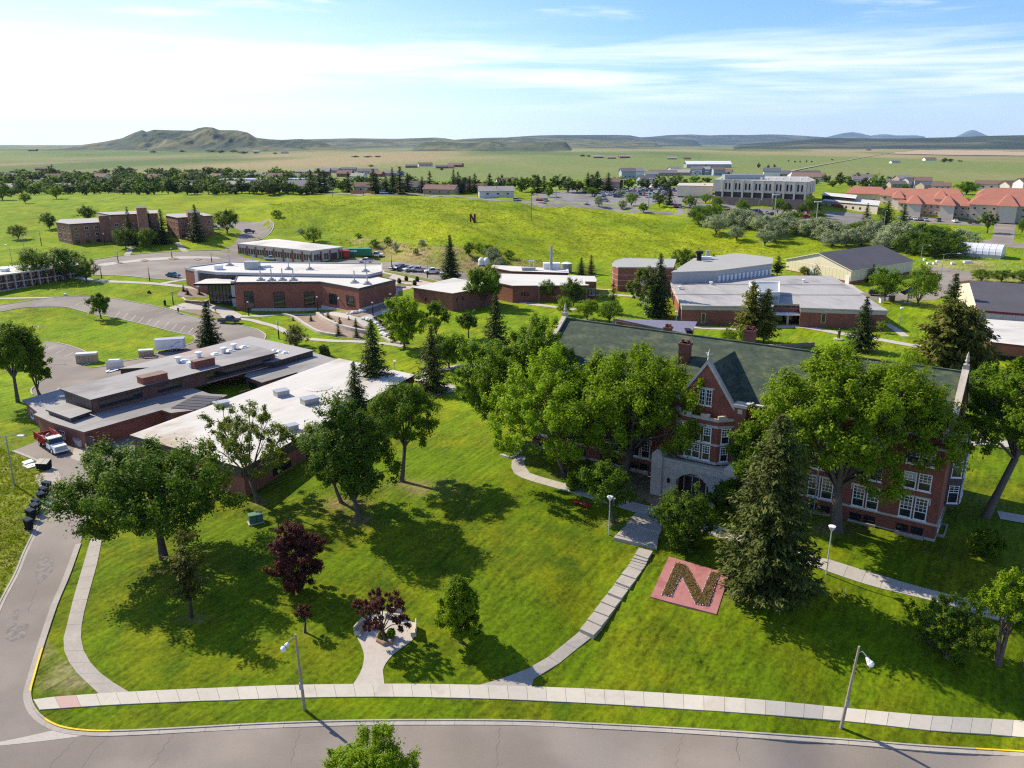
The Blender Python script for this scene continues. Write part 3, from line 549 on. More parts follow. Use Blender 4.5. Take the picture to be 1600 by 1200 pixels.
P_([(110,433),(127,435),(150,439),(200,441),(250,444),(300,450),(325,455)], 2.4, 'pale walk running from the balcony block to the technology building'); P_([(250,444),(270,440),(292,437)], 2.0, 'short branch of walk up to the upper lot'); P_([(-30,467),(60,465.5),(85,465)], 1.6, 'narrow walk along the loop below the balcony block')
P_([(362,494),(400,494),(440,492),(480,491.5),(516,490),(543,495),(561,500),(574,510)], 2.2, 'walk along the brick front of the technology building'); P_([(561,499),(585,492),(611,483),(625,477)], 2.2, 'walk climbing right past the end of the technology building')
P_([(362,497),(390,500),(410,505),(432,511),(449,520),(470,528),(490,530.5),(525,533),(560,534),(600,537),(630,541)], 2.0, 'winding walk across the lawn below the curved planters'); P_([(652,590),(676,601),(700,604),(730,612)], 2.4, 'walk bend behind the blue-grey spruce'); P_([(655,584),(690,578),(720,572),(760,570)], 2.2, 'walk leading behind the hall trees'); P_([(646,625),(670,618),(694,612),(714,608)], 2.6, 'walk at the head of the lawn by the white roof')
P_([(770,465),(785,468),(822,474),(869,480),(900,484)], 2.4, 'walk in front of the brick wing'); P_([(925,462),(960,461),(1000,464)], 2, 'walk near the larch and birch'); P_([(930,452),(985,454)], 1.6, 'upper walk near the round brick hall')
P_([(1030,506),(1080,511),(1150,514),(1220,511),(1255,511),(1320,522.5),(1370,530),(1420,539),(1480,548)], 2.8, 'walk in front of the grey roofed school'); P_([(1384,506),(1398,514),(1415,526)], 2, 'walk down the right end of the grey roofed school'); P_([(1318,438),(1330,448),(1345,458)], 2.4, 'walk at the gym corner door')
P_([(1490,693),(1530,690),(1580,695),(1640,700)], 3.2, 'walk crossing the lawn past the right end of the hall'); P_([(1560,805),(1600,812),(1640,820)], 2.4, 'walk at the right edge beyond the leaning tree')
P_([(198,400),(203,391),(208,384)], 2.2, 'concrete stairs up the bank to the dormitory door', CONC2); P_([(290,394),(283,386),(276,379)], 2.2, 'second stairs up the bank to the dormitory wing', CONC2)
drape('plaza', [(262,481.5),(285,474),(322,473.5),(362,484),(378,492),(372,501),(350,499),(340,489),(325,485),(290,484),(275,485)], CONC, .07, 2, 'pale forecourt before the glass entrance')
for pts, lb in [([(277,484.5),(300,484.5),(326,486),(340,491),(348,498),(330,497)], 'mulch bed between forecourt and parking loop'), ([(275,462),(288,447),(322,455),(324,466),(290,465)], 'mulch bed behind the low lettered wall'), ([(445,493.5),(497,493.5),(505,500),(525,509.5),(550,516.5),(572,521.5),(562,531),(525,526),(495,519),(475,508),(460,498)], 'mulch bed between the two curved planter walls'), ([(499,492.5),(516,491.8),(545,498),(562,504),(573,512),(565,517),(545,513),(522,506),(508,500)], 'mulch bed above the upper curved planter wall'), ([(476,488.5),(560,484.5),(600,473),(614,470),(609,481),(565,495.5),(545,492.5),(516,488)], 'mulch bed at the foot of the technology building'), ([(618,500),(585,500),(595,510),(612,528),(632,540),(640,536),(622,520)], 'planted strip beside the white rocks')]:
    drape('mulch_bed', pts, MULCH, .06, 1.5, lb)
drape('gravel_patch', [(57,742),(80,733),(88,745),(87,757),(80,772),(66,765),(55,752)], GRAVEL, .05, .8, 'gravel patch between the dumpster and the bins')
drape('dirt_apron', [(75,771),(84,778),(56,835),(36,832),(44,810),(62,790)], mat('worn_verge', (.24, .22, .12), .95, .2, 4, .15, .6), .04, .8, 'worn verge under the row of bins')
BRP = mat('plaza_pavers', (.45, .36, .32), .9, .1, 2)
drape('plaza', [(588,424),(598,421),(648,432),(690,441.5),(690,446),(650,449),(622,456),(622,462),(605,462),(600,450)], BRP, .06, 2.5, 'pinkish terrace between the technology building and the low brick building')
LW = mat('terrace_turf', (.13, .17, .014), .95, .2, 3, .2, .4)
for pts in [[(602,421.5),(648,431.5),(698,441.5),(677,442),(640,434),(600,425)],[(597,427),(612,430),(606,435),(597,433)],[(620,438),(650,440),(645,441.5),(618,440)],[(620,444),(650,445),(640,447),(619,446.5)]]: drape('terrace_grass', pts, LW, .13, 1.5, 'strip of lawn on the pinkish terrace')
drape('road', [(1335,457),(1365,457),(1440,456),(1464,455),(1466,440),(1452,424),(1450,416),(1487,419.5),(1516,426),(1522,434),(1510,444),(1485,458),(1462,469),(1365,470.5),(1340,468)], ASPH, .05, 3, 'campus road bending behind the lawn right of the gym')
drape('road', [(1555,341),(1589,346),(1586,362),(1584,379),(1660,386),(1660,394),(1500,381),(1530,377),(1550,374)], ASPH, .06, 4, 'school drive with a shaded edge at the right')
drape('parking_lot', [(1400,338),(1440,338),(1530,347),(1560,343),(1556,349),(1530,353),(1470,350),(1408,345)], ASPH, .07, 4, 'narrow lot in front of the red roofed school')
drape('parking_lot', [(826,318),(833,302),(900,297),(1000,293),(1080,292),(1113,300),(1113,311),(1080,319),(1030,317),(1000,325),(960,325),(905,320)], ASPH2, .08, 6, 'big car park on the bench above the hill')
drape('parking_lot', [(1048,322),(1110,318),(1200,326),(1280,329),(1285,351),(1230,345),(1160,338),(1060,331)], ASPH2, .08, 6, 'lower clinic car park behind trees'); drape('parking_lot', [(1285,330),(1340,333),(1362,337),(1362,346),(1352,358),(1310,353),(1285,343)], ASPH2, .08, 5, 'clinic side lot')
path('road', [(470,301.5),(560,303),(660,305),(720,308),(780,313),(830,318),(900,322),(960,327),(1040,333),(1120,341)], 9, ASPH2, .08, 4, 'town street along the top of the hill')
for pts, lb in [([(1392,240.5),(1430,235),(1480,235),(1560,236.5),(1700,238.5),(1700,245),(1500,243)], 'large tan ploughed field on the right prairie'), ([(1195,228.6),(1240,227.2),(1290,227.6),(1225,230)], 'thin tan field on the prairie'), ([(1540,227.3),(1700,224),(1700,231)], 'tan field below the wooded bench')]:
    drape('field', pts, mat('ploughed_field', (.36, .27, .18), .95, .1, .05), 1.5, 60, lb)
path('track', [(1205,276),(1240,267),(1290,257),(1340,248),(1380,241),(1400,237)], 7, mat('gravel_track', (.27, .25, .15), .95, .1, .1), 1.0, 12, 'pale gravel track running out over the prairie')
# ---------------------------------------------------------------- buildings
WCACHE = {}
def win_mesh(w, h, st):
    """window in its own frame: x along wall, z up, +y into the wall; st = (frame colour, columns, rows, sash height share, frame width)"""
    key = (round(w, 1), round(h, 1), st)
    if key in WCACHE: return WCACHE[key]
    fm, nx, nz, up, fw = st; w, h = key[:2]; mb = MB()
    mb.box(0, -.07, 0, fw, .0, h).box(w-fw, -.07, 0, w, .0, h).box(fw, -.07, h-fw, w-fw, 0, h).box(fw, -.07, 0, w-fw, 0, fw)
    z0 = h*(1-up)
    if 0 < up < 1: mb.box(fw, -.06, z0-.05, w-fw, 0, z0+.05)
    if up == 0: z0 = fw
    t = .028
    for i in range(1, nx): x = w*i/nx; mb.box(x-t, -.05, max(z0, fw), x+t, 0, h-fw)
    for i in range(1, nz): z = z0+(h-z0)*i/nz; mb.box(fw, -.049, z-t, w-fw, 0, z+t)
    if st[0] in ('white', 'stone'): mb.box(-.1, -.14, -.12, w+.1, .0, 0)
    f = mb.mesh('window', {'white': WHITE, 'dark': BLACK, 'bronze': DARKM, 'stone': WHITE, 'cream': BEIGE}[fm])
    p = MB().box(fw*.5, -.03, fw*.5, w-fw*.5, -.012, h-fw*.5).mesh('pane', GLASS); WCACHE[key] = (f, p); return f, p
WHT = ('white', 3, 3, .52, .11); DK = ('dark', 2, 1, .42, .06); DK1 = ('dark', 1, 1, 0, .06); BZ = ('bronze', 2, 1, 0, .08); CR = ('cream', 1, 1, 0, .12)
class Bld:
    def __init__(s, name, label, poly, z1, z0, cat='building', group=None, kind=None):
        """poly: picture points of the roof edge at height z1, front-left first, then rightwards (anticlockwise seen from above)"""
        s.w = [P(*p, z1) if len(p) == 2 else Vector(p) for p in poly]; o = s.w[0]; s.z0, s.z1 = z0, z1
        s.root = empty(name, (o.x, o.y, z0), 0, label, cat, group, kind); s.o = Vector((o.x, o.y, z0)); s.h = z1-z0
        s.p = [(q.x-o.x, q.y-o.y) for q in s.w]; s.n = len(s.p)
    def edge(s, i):
        a, b = Vector((*s.p[i % s.n], 0)), Vector((*s.p[(i+1) % s.n], 0)); d = (b-a); L = d.length; d /= L; return a, d, Vector((d.y, -d.x, 0)), L
    def T(s, i):                                          # edge frame: x along, y inwards, z up
        a, d, nn, L = s.edge(i); return Matrix(((d.x, -nn.x, 0, a.x), (d.y, -nn.y, 0, a.y), (0, 0, 1, 0), (0, 0, 0, 1)))
    def off(s, k):
        q = []
        for i in range(s.n):
            _, d0, n0, _ = s.edge(i-1); _, d1, n1, _ = s.edge(i); b = (n0+n1); b = b/max(b.dot(n1), .25) if b.length > 1e-3 else n1; q.append((s.p[i][0]+b.x*k, s.p[i][1]+b.y*k))
        return q
    def walls(s, m, z0=0, z1=None, k=0, name='wall'): return MB().prism(s.off(k), z0, s.h if z1 is None else z1, 0).obj(name, m, s.root)
    def roof(s, mtop, mside, k=.35, th=.35, z=None, up=.08):
        z = (s.h if z is None else z)+up; r = MB().prism(s.off(k), z-th, z, 1, 0, True).obj('roof', [mtop, mside], s.root); return r
    def parapet(s, m, w=.3, h=.4, k=.02, name='parapet'):
        a, b = s.off(k), s.off(k-w); mb = MB(); n = s.n; z = s.h
        mb.add([(*q, z-.3) for q in a]+[(*q, z+h) for q in a]+[(*q, z+h) for q in b]+[(*q, z-.3) for q in b], [f for i in range(n) for j in (0, 1, 2) for f in [(j*n+i, j*n+(i+1) % n, (j+1)*n+(i+1) % n, (j+1)*n+i)]]); return mb.obj(name, m, s.root)
    def sz(s, i, px, py, out=0):                           # picture point -> (distance along edge, height) on that wall's plane
        a, d, nn, L = s.edge(i); A = a+s.o+nn*out; r = Vector(rayd(px, py)); C = Vector((0, 0, CAM_H)); q = C+r*((A-C).dot(nn)/r.dot(nn)); return (q-A).dot(d), q.z-s.o.z
    def win(s, i, x, z, w, h, st=DK, out=0, label=None):
        f, p = win_mesh(w, h, st); a, d, nn, L = s.edge(i); q = a+d*x+nn*out; o = inst('window', f, s.root, (q.x, q.y, z), math.atan2(d.y, d.x)); inst('pane', p, o)
        if label: o['label'] = label
        return o
    def winpx(s, i, p0, p1, st=DK, out=0, label=None):
        x0, za = s.sz(i, *p0); x1, zb = s.sz(i, *p1); return s.win(i, x0, zb, max(x1-x0, .3), max(za-zb, .3), st, out, label)
    def box(s, i, x0, x1, z0, z1, o0, o1, m, name):        # o: outwards
        return MB().box(x0, -o1, z0, x1, -o0, z1, T=s.T(i)).obj(name, m, s.root)
    def boxpx(s, i, p0, p1, o0, o1, m, name):
        x0, za = s.sz(i, *p0, o1); x1, zb = s.sz(i, *p1, o1); return s.box(i, x0, x1, zb, za, o0, o1, m, name)
    def panels(s, i, z0, z1, pitch, m, out=.05, name='panel', x0=0, x1=None):
        L = s.edge(i)[3] if x1 is None else x1; n = max(1, round((L-x0)/pitch)); w = (L-x0)/n; me = MB().box(.04, -out, z0, w-.04, .1, z1).mesh(name, m); a, d, nn, _ = s.edge(i)
        for k in range(n): q = a+d*(x0+k*w); inst(name, me, s.root, (q.x, q.y, 0), math.atan2(d.y, d.x))
    def unit(s, name, px, py, w, d, h, m, rz=0, z=None, kind='box', mt=None):   # something standing on the roof, seated where the picture shows its foot
        q = P(px, py, s.z0+(s.h if z is None else z)); zz = (s.h if z is None else z)-.05; mb = MB()
        if kind == 'box': mb.box(-w/2, -d/2, 0, w/2, d/2, h, 0).box(-w/2-.12, -d/2-.12, h, w/2+.12, d/2+.12, h+.1, 0)
        elif kind == 'vent': mb.tube([(0, 0, 0), (0, 0, h*.72)], w*.3, 10).tube([(0, 0, h*.72), (0, 0, h*.92), (0, 0, h)], [w*.5, w*.5, w*.3], 10)
        elif kind == 'dome': mb.box(-w/2, -d/2, 0, w/2, d/2, h*.4).add([(-w*.42, -d*.42, h*.4), (w*.42, -d*.42, h*.4), (w*.42, d*.42, h*.4), (-w*.42, d*.42, h*.4), (-w*.2, -d*.2, h), (w*.2, -d*.2, h), (w*.2, d*.2, h), (-w*.2, d*.2, h)], [(0, 1, 5, 4), (1, 2, 6, 5), (2, 3, 7, 6), (3, 0, 4, 7), (4, 5, 6, 7)])
        elif kind == 'fan': mb.box(-w/2, -d/2, 0, w/2, d/2, h*.25).tube([(0, 0, h*.25), (0, 0, h*.55)], w*.33, 8).tube([(0, 0, h*.55), (0, 0, h*2.3)], w*.08, 6)
        o = mb.obj(name, m, s.root); o.location = (q.x-s.o.x, q.y-s.o.y, zz); o.rotation_euler[2] = rz; return o
def gable(b, ia, ra, rb, ze, zr, mr, ms, over=.5, th=.22):
    """gable roof as two slabs; ra, rb: ridge end points local xy; eaves are edges ia and ia+2"""
    mb = MB()
    for e in (ia, ia+2):
        A, B = [Vector((*b.off(over)[(e+k) % b.n], 0)) for k in (0, 1)]; r0, r1 = (ra, rb) if e == ia else (rb, ra)
        dx = (Vector((*r1, 0))-Vector((*r0, 0))).normalized()*over
        q = [Vector((A.x, A.y, ze-.25)), Vector((B.x, B.y, ze-.25)), Vector((*r1, zr))+dx, Vector((*r0, zr))-dx]; dn = Vector((0, 0, th))
        mb.add([v-dn for v in q]+q, [(4, 5, 6, 7)], 0); k = len(mb.v)-8
        for f in ((0, 1, 5, 4), (1, 2, 6, 5), (2, 3, 7, 6), (3, 0, 4, 7), (3, 2, 1, 0)): mb.f.append([k+j for j in f]); mb.m.append(1)
    return mb.obj('roof', [mr, ms], b.root)
NEST = []
def nest(w):
    for k in ('label', 'category'): del w.root[k]
    NEST.append(w.root)
def flatten():
    for e in NEST:
        for ch in list(e.children): ch.parent = e.parent; ch.location = Vector(ch.location)+Vector(e.location)
        bpy.data.objects.remove(e)
# ---- the old hall ------------------------------------------------------------
def old_hall():
    A = R(-33.8); u = Vector((math.cos(A), math.sin(A), 0)); nI = Vector((-math.sin(A), math.cos(A), 0)); FR = P(1459, 846, 5); Lh, Dp = 56.0, 18.0
    root = empty('old_hall', FR-u*Lh, A, 'three-storey red brick college hall with green shingle roof and stone entrance arch', 'building')
    def ob(mb, name, m, par=root): return mb.obj(name, m, par)
    H_, RZ = 12.0, 18.6                                     # eaves, ridge above the ground line
    xc = Lh/2; bw = 5.4                                     # centre of the entrance bay and its half width
    wl = MB(); wl.prism([(0, 0), (Lh, 0), (Lh, Dp), (0, Dp)], -.5, H_)
    for x0, x1 in ((-.0, .55), (Lh-.55, Lh)): wl.add([(x0, 0, H_), (x1, 0, H_), (x1, Dp/2, RZ+.25), (x0, Dp/2, RZ+.25), (x1, Dp, H_), (x0, Dp, H_)], [(0, 1, 2, 3), (3, 2, 4, 5), (1, 4, 2), (0, 3, 5)])
    ob(wl, 'wall', BRICK)
    rf = MB()
    for y0, y1, zz in ((.5, Dp/2, 0), (Dp-.2, Dp/2, 0)): rf.add([(.5, y0, H_+.05), (Lh-.5, y0, H_+.05), (Lh-.5, y1, RZ), (.5, y1, RZ)], [(0, 1, 2, 3)] if y0 < y1 else [(3, 2, 1, 0)])
    ob(rf, 'roof', GREEN); ob(MB().box(.5, Dp/2-.18, RZ-.12, Lh-.5, Dp/2+.18, RZ+.1), 'ridge_cap', GREEN)
    # battlemented parapet with stone caps, cornice, sill band, water table
    for x0, x1 in ((0, xc-bw), (xc+bw, Lh)):
        pa = MB(); cp = MB()
        pa.box(x0+.02, .0, H_-.2, x1-.02, .42, H_+.65); n = int((x1-x0)/4.2)
        for k in range(n):
            a = x0+(x1-x0)*(k+.5)/n; pa.box(a-.75, .01, H_+.65, a+.75, .41, H_+1.05); cp.box(a-.85, -.06, H_+1.05, a+.85, .5, H_+1.22)
        xs = [x0]+[x0+(x1-x0)*(k+.5)/n for k in range(n)]+[x1]
        for q in range(len(xs)-1): cp.box(xs[q]+(.85 if q else 0), -.06, H_+.65, xs[q+1]-(.85 if q < len(xs)-2 else 0), .5, H_+.82)
        ob(pa, 'parapet', BRICK); ob(cp, 'coping', STONE)
    for z, t, o in ((H_-.75, .32, .12), (1.95, .28, .12), (.0, .32, .10)):
        for q in ((-.1, -o, xc-bw, .02), (xc+bw, -o, Lh+.1, .02), (Lh-.02, .021, Lh+o, Dp), (-o, .021, .02, Dp)): ob(MB().box(q[0], q[1], z, q[2], q[3], z+t), 'stone_band', STONE)
    # gable copings, corner blocks and finials at both ends
    for x0 in (-.15, Lh-.6):
        mb = MB(); r = (RZ-H_)/(Dp/2)
        for s0, s1 in ((0, 1), (2, 1)):
            y0, y1 = Dp/2*s0, Dp/2*s1; mb.add([(x0, y0, H_+.3), (x0+.75, y0, H_+.3), (x0+.75, y1, RZ+.6), (x0, y1, RZ+.6), (x0, y0, H_), (x0+.75, y0, H_), (x0+.75, y1, RZ+.2), (x0, y1, RZ+.2)], [(0, 1, 2, 3), (0, 4, 5, 1), (1, 5, 6, 2), (3, 7, 4, 0)])
        ob(mb, 'gable_coping', STONE)
        ob(MB().box(x0-.2, -.2, H_+.15, x0+.95, 1.3, H_+1.3).box(x0-.3, -.3, H_+1.3, x0+1.05, 1.4, H_+1.62).box(x0+.1, -.24, H_+.4, x0+.7, -.19, H_+1.0), 'kneeler', STONE)
        ob(MB().box(x0+.05, Dp/2-.3, RZ+.3, x0+.7, Dp/2+.3, RZ+.95).tube([(x0+.38, Dp/2, RZ+.9), (x0+.38, Dp/2, RZ+1.2), (x0+.38, Dp/2, RZ+1.35), (x0+.38, Dp/2, RZ+1.7), (x0+.38, Dp/2, RZ+1.8), (x0+.38, Dp/2, RZ+2.5)], [.2, .13, .28, .14, .2, .03], 7), 'finial', STONE)
    # windows in pairs along the front
    brg = random.Random(2); BLIND = mat('window_blind', (.42, .40, .35), .8, .03)
    def pair(x, gl=True):
        for dx in (-1.48, .12):
            for z, h, st in ((2.25, 2.75, ('white', 3, 4, .62, .12)), (6.0, 2.1, WHT), (9.1, 2.0, WHT)):
                f, p = win_mesh(1.36, h, st); o = inst('window', f, root, (x+dx, -.012, z), 0); inst('pane', p, o)
                if brg.random() < .4: k_ = brg.choice((.3, .45, .6)); key = ('blind', h, k_); WCACHE[key] = WCACHE.get(key) or MB().box(.1, -.036, h*(1-k_), 1.26, -.031, h-.1).mesh('blind', BLIND); inst('blind', WCACHE[key], o)
            f, p = win_mesh(1.3, .75, ('dark', 3, 1, 0, .07)); o = inst('window', f, root, (x+dx, -.012, .55-.05), 0); inst('pane', p, o)
        ob(MB().box(x-1.75, -.1, 5.03, x+1.75, .0, 5.22).box(x-1.75, -.1, 4.3, x-1.58, .0, 5.02).box(x+1.58, -.1, 4.3, x+1.75, .0, 5.02), 'drip_mould', STONE)
        ob(MB().box(x-1.6, -.55, -.1, x+1.6, -.4, .5).box(x-1.6, -.4, -.1, x-1.45, 0, .5).box(x+1.45, -.4, -.1, x+1.6, 0, .5), 'window_well', CONC2)
    for x in (2.7, 8.0, 13.3, 18.1, Lh-18.1, Lh-13.3, Lh-8.0, Lh-2.7): pair(x)
    # entrance bay with its own gable
    by = -2.6; gz = 11.9; ga = 17.9; gw = 4.0
    mb = MB(); mb.prism([(xc-bw, by), (xc+bw, by), (xc+bw, .01), (xc-bw, .01)], -.5, H_+.6); mb.add([(xc-gw, by+.01, gz+.3), (xc+gw, by+.01, gz+.3), (xc, by+.01, ga), (xc-gw, by+.5, gz+.3), (xc+gw, by+.5, gz+.3), (xc, by+.5, ga)], [(0, 1, 2), (5, 4, 3), (0, 2, 5, 3), (1, 4, 5, 2)]); ob(mb, 'bay_wall', BRICK)
    yr = Dp/2*.97
    mb = MB().add([(xc-gw, by+.4, gz+.25), (xc, by+.4, ga-.25), (xc, yr, ga-.35), (xc-gw, .8, H_+.25)], [(0, 1, 2, 3)]).add([(xc+gw, by+.4, gz+.25), (xc, by+.4, ga-.25), (xc, yr, ga-.35), (xc+gw, .8, H_+.25)], [(3, 2, 1, 0)]); ob(mb, 'cross_roof', GREEN)
    mb = MB()
    for sx in (-1, 1): mb.add([(xc+sx*(gw+.15), by-.12, gz+.1), (xc, by-.12, ga+.1), (xc, by-.12, ga+.75), (xc+sx*(gw+.15), by-.12, gz+.6), (xc+sx*(gw+.15), by+.6, gz+.1), (xc, by+.6, ga+.1), (xc, by+.6, ga+.75), (xc+sx*(gw+.15), by+.6, gz+.6)], [(0, 1, 2, 3), (3, 2, 6, 7), (7, 6, 5, 4), (0, 3, 7, 4)])
    ob(mb, 'gable_coping', STONE)
    ob(MB().tube([(xc, by+.2, ga+.5), (xc, by+.2, ga+1.1), (xc, by+.2, ga+1.2), (xc, by+.2, ga+1.6), (xc, by+.2, ga+2.0)], [.26, .15, .30, .14, .03], 8).box(xc-.45, by+.08, ga+1.3, xc+.45, by+.32, ga+1.48), 'finial', STONE)
    for sx in (-1, 1):
        ob(MB().box(xc+sx*(bw-.75)-.75, by-.15, H_-.6, xc+sx*(bw-.75)+.75, by+1.2, H_+1.0), 'corner_pier', BRICK); ob(MB().box(xc+sx*(bw-.75)-.9, by-.3, H_+1.0, xc+sx*(bw-.75)+.9, by+1.35, H_+1.4).box(xc+sx*(bw-.75)-.3, by-.2, H_+.2, xc+sx*(bw-.75)+.3, by-.14, H_+.8), 'pier_cap', STONE)
        x0 = xc+sx*bw; ob(MB().box(min(x0, x0-sx*.4), by+1.2, H_+.4, max(x0, x0-sx*.4), 0, H_+.95), 'side_parapet', BRICK); ob(MB().box(min(x0+sx*.1, x0-sx*.5), by+1.2, H_+.95, max(x0+sx*.1, x0-sx*.5), 0, H_+1.15), 'coping', STONE)
    for dx in (-.85, .05):
        f, p = win_mesh(.8, 2.2, ('stone', 2, 4, 0, .09)); o = inst('window', f, root, (xc+dx, by-.01, 12.5), 0); inst('pane', p, o)
    ob(MB().box(xc-1.1, by-.1, 14.72, xc+1.1, by, 14.9), 'drip_mould', STONE)
    # bowed three-sided oriel
    ow, oo = 3.9, 1.4; pl = [(xc-ow, by), (xc-ow+1.5, by-oo), (xc+ow-1.5, by-oo), (xc+ow, by)]
    ob(MB().prism(pl, 5.2, 11.0), 'oriel', BRICK)
    pk = lambda k: [(xc-ow-k, by), (xc-ow+1.5-k*.5, by-oo-k), (xc+ow-1.5+k*.5, by-oo-k), (xc+ow+k, by)]
    for z, t in ((10.15, .3), (7.72, .25), (5.2, .35)): ob(MB().prism(pk(.12), z, z+t, bottom=True), 'stone_band', STONE)
    mb = MB(); 
    for a, b in zip(pk(.06), pk(.06)[1:]):
        a, b = Vector((*a, 0)), Vector((*b, 0)); L = (b-a).length; n = max(2, round(L/1.1)); d = (b-a)/L; M = Matrix(((d.x, -d.y, 0, a.x), (d.y, d.x, 0, a.y), (0, 0, 1, 0), (0, 0, 0, 1)))
        for k in range(n): mb.box(L*k/n+.02, 0, 11.0 if k % 2 else 11.0, L*(k+1)/n-.02, .35, 11.35 if k % 2 else 11.75, T=M)
    ob(mb, 'battlement', STONE)
    for (a, b), wd in zip(zip(pl, pl[1:]), (1, 4, 1)):
        a, b = Vector((*a, 0)), Vector((*b, 0)); L = (b-a).length; d = (b-a)/L; rz = math.atan2(d.y, d.x); nn = Vector((d.y, -d.x, 0))
        for xk in ([.95, 2.15, 3.7] if wd == 4 else [.5]):
            for z, h in ((8.0, 2.1), (5.6, 2.05)):
                f, p = win_mesh(1.05, h, WHT); q = a+d*(xk if wd == 1 else (xk-.95)*.88+(L-3.9)/2+.05)+nn*.012; o = inst('window', f, root, (q.x, q.y, z), rz); inst('pane', p, o)
    # stone porch with pointed arch
    pw, py_, ph = 4.9, by-2.8, 5.0; aw, ah, ap = 2.2, 2.5, 3.8
    arch = [(aw, -.3), (aw, ah)]+[(aw*(1-t)**.9, ah+(ap-ah)*math.sin(t*math.pi/2)**.9) for t in (.2, .4, .6, .8)]+[(0, ap)]
    arch = [(x, z) for x, z in arch]; full = arch+[(-x, z) for x, z in arch[::-1][1:]]
    mb = MB(); n = len(full)
    top = [(aw, -.3)]; 
    for y, fl in ((py_, 0), (py_+1.1, 1)):
        k = len(mb.v); mb.v += [(xc+x, y, z) for x, z in full]+[(xc+pw, y, -.4), (xc+pw, y, ph), (xc-pw, y, ph), (xc-pw, y, -.4)]
        mid = len(arch)-1
        pass
        for i in range(mid): mb.f.append([k+i, k+i+1, k+n+1] if i else [k+n, k+n+1, k+1, k]); mb.m.append(0)
        for i in range(mid, n-1): mb.f.append([k+i, k+i+1, k+n+2] if i < n-2 else [k+n-2, k+n-1, k+n+3, k+n+2]); mb.m.append(0)
        mb.f.append([k+mid, k+n+2, k+n+1]); mb.m.append(0)
    for i in range(n-1): mb.f.append([i, i+1, n+4+i+1, n+4+i]); mb.m.append(0)
    mb.add([(xc-pw, py_, ph), (xc+pw, py_, ph), (xc+pw, by, ph), (xc-pw, by, ph), (xc-pw, py_, -.4), (xc+pw, py_, -.4), (xc+pw, by, -.4), (xc-pw, by, -.4)], [(0, 1, 2, 3), (1, 5, 6, 2), (0, 3, 7, 4)]); ob(mb, 'stone_porch', STONE)
    ob(MB().box(xc-pw-.1, py_-.12, ph-.9, xc+pw+.1, py_, ph-.68).box(xc-pw-.1, py_-.12, ph, xc+pw+.1, py_+.5, ph+.28), 'stone_band', STONE)
    for sx in (-1, 1): ob(MB().box(xc+sx*pw-.75, py_-.35, -.4, xc+sx*pw+.75, py_+1.4, ph+.6).add([(xc+sx*pw-.75, py_-.35, ph+.6), (xc+sx*pw+.75, py_-.35, ph+.6), (xc+sx*pw+.75, py_+1.4, ph+.6), (xc+sx*pw-.75, py_+1.4, ph+.6), (xc+sx*pw-.3, py_+.1, ph+1.15), (xc+sx*pw+.3, py_+.1, ph+1.15), (xc+sx*pw+.3, py_+.9, ph+1.15), (xc+sx*pw-.3, py_+.9, ph+1.15)], [(0, 1, 5, 4), (1, 2, 6, 5), (2, 3, 7, 6), (3, 0, 4, 7), (4, 5, 6, 7)]), 'porch_buttress', STONE)
    dr = ob(MB().box(xc-aw, by-.06, 0, xc+aw, by-.02, ap), 'entrance_door', DARKM); ob(MB().box(xc-aw, by-.12, 2.3, xc+aw, by-.06, 2.45).box(xc-1.05, by-.12, 0, xc-.92, by-.06, 2.3).box(xc+.92, by-.12, 0, xc+1.05, by-.06, 2.3).box(xc-.05, by-.12, 0, xc+.05, by-.06, 2.3).box(xc-aw, by-.12, 0, xc-aw+.15, by-.06, 2.3).box(xc+aw-.15, by-.12, 0, xc+aw, by-.06, 2.3), 'door_frame', WHITE, dr)
    for sx in (-1, 1): ob(MB().tube([(xc+sx*3.2, py_-.2, 1.9), (xc+sx*3.2, py_-.2, 2.0), (xc+sx*3.2, py_-.2, 2.45), (xc+sx*3.2, py_-.2, 2.6)], [.08, .17, .2, .03], 6), 'wall_lantern', BLACK)
    # chimneys
    for x, y, w, zt, zb in ((xc-6.3, 5.4, 1.4, 18.3, 14), (xc+1.2, Dp/2+.9, 1.4, 20.3, 16.5), (18.0-1, Dp/2+1.2, .8, 19.1, 16.5)):
        ch = ob(MB().box(x-w/2, y-.65, zb, x+w/2, y+.65, zt), 'chimney', BRICK); ob(MB().box(x-w/2-.1, y-.75, zt-.35, x+w/2+.1, y+.75, zt), 'chimney_cap', BRICK, ch)
        for k in (-.3, .3): ob(MB().tube([(x+k*w, y, zt), (x+k*w, y, zt+.45)], .24, 8), 'chimney_pot', MAROON if w > 1.2 else BRICK, ch)
    # dark projecting oriel on the right end wall, area steps and rail below it
    ob(MB().prism([(Lh, 6.2), (Lh+1.5, 7.0), (Lh+1.5, 11.0), (Lh, 11.8)], 2.0, 12.4), 'end_oriel', DARKM); ob(MB().prism([(Lh, 5.9), (Lh+1.8, 6.8), (Lh+1.8, 11.2), (Lh, 12.1)], 12.4, 12.65, bottom=True), 'oriel_roof', BLACK)
    for z in (2.6, 6.0, 9.3):
        for yy, rz, xx in ((7.3, R(90), Lh+1.512), (9.3, R(90), Lh+1.512)):
            f, p = win_mesh(1.5, 2.3, ('white', 2, 3, .4, .08)); o = inst('window', f, root, (xx, yy, z), rz); inst('pane', p, o)
        f, p = win_mesh(1.2, 2.3, ('white', 2, 3, .4, .08)); d = Vector((1.5, .8, 0)).normalized(); o = inst('window', f, root, (Lh+.25+.012*d.y, 6.33-.012, z), math.atan2(d.y, d.x)); inst('pane', p, o)
    for y in (2.0, 3.6): f, p = win_mesh(1.0, .8, ('white', 2, 1, 0, .1)); o = inst('window', f, root, (Lh+.012, y, .35), R(90)); inst('pane', p, o)
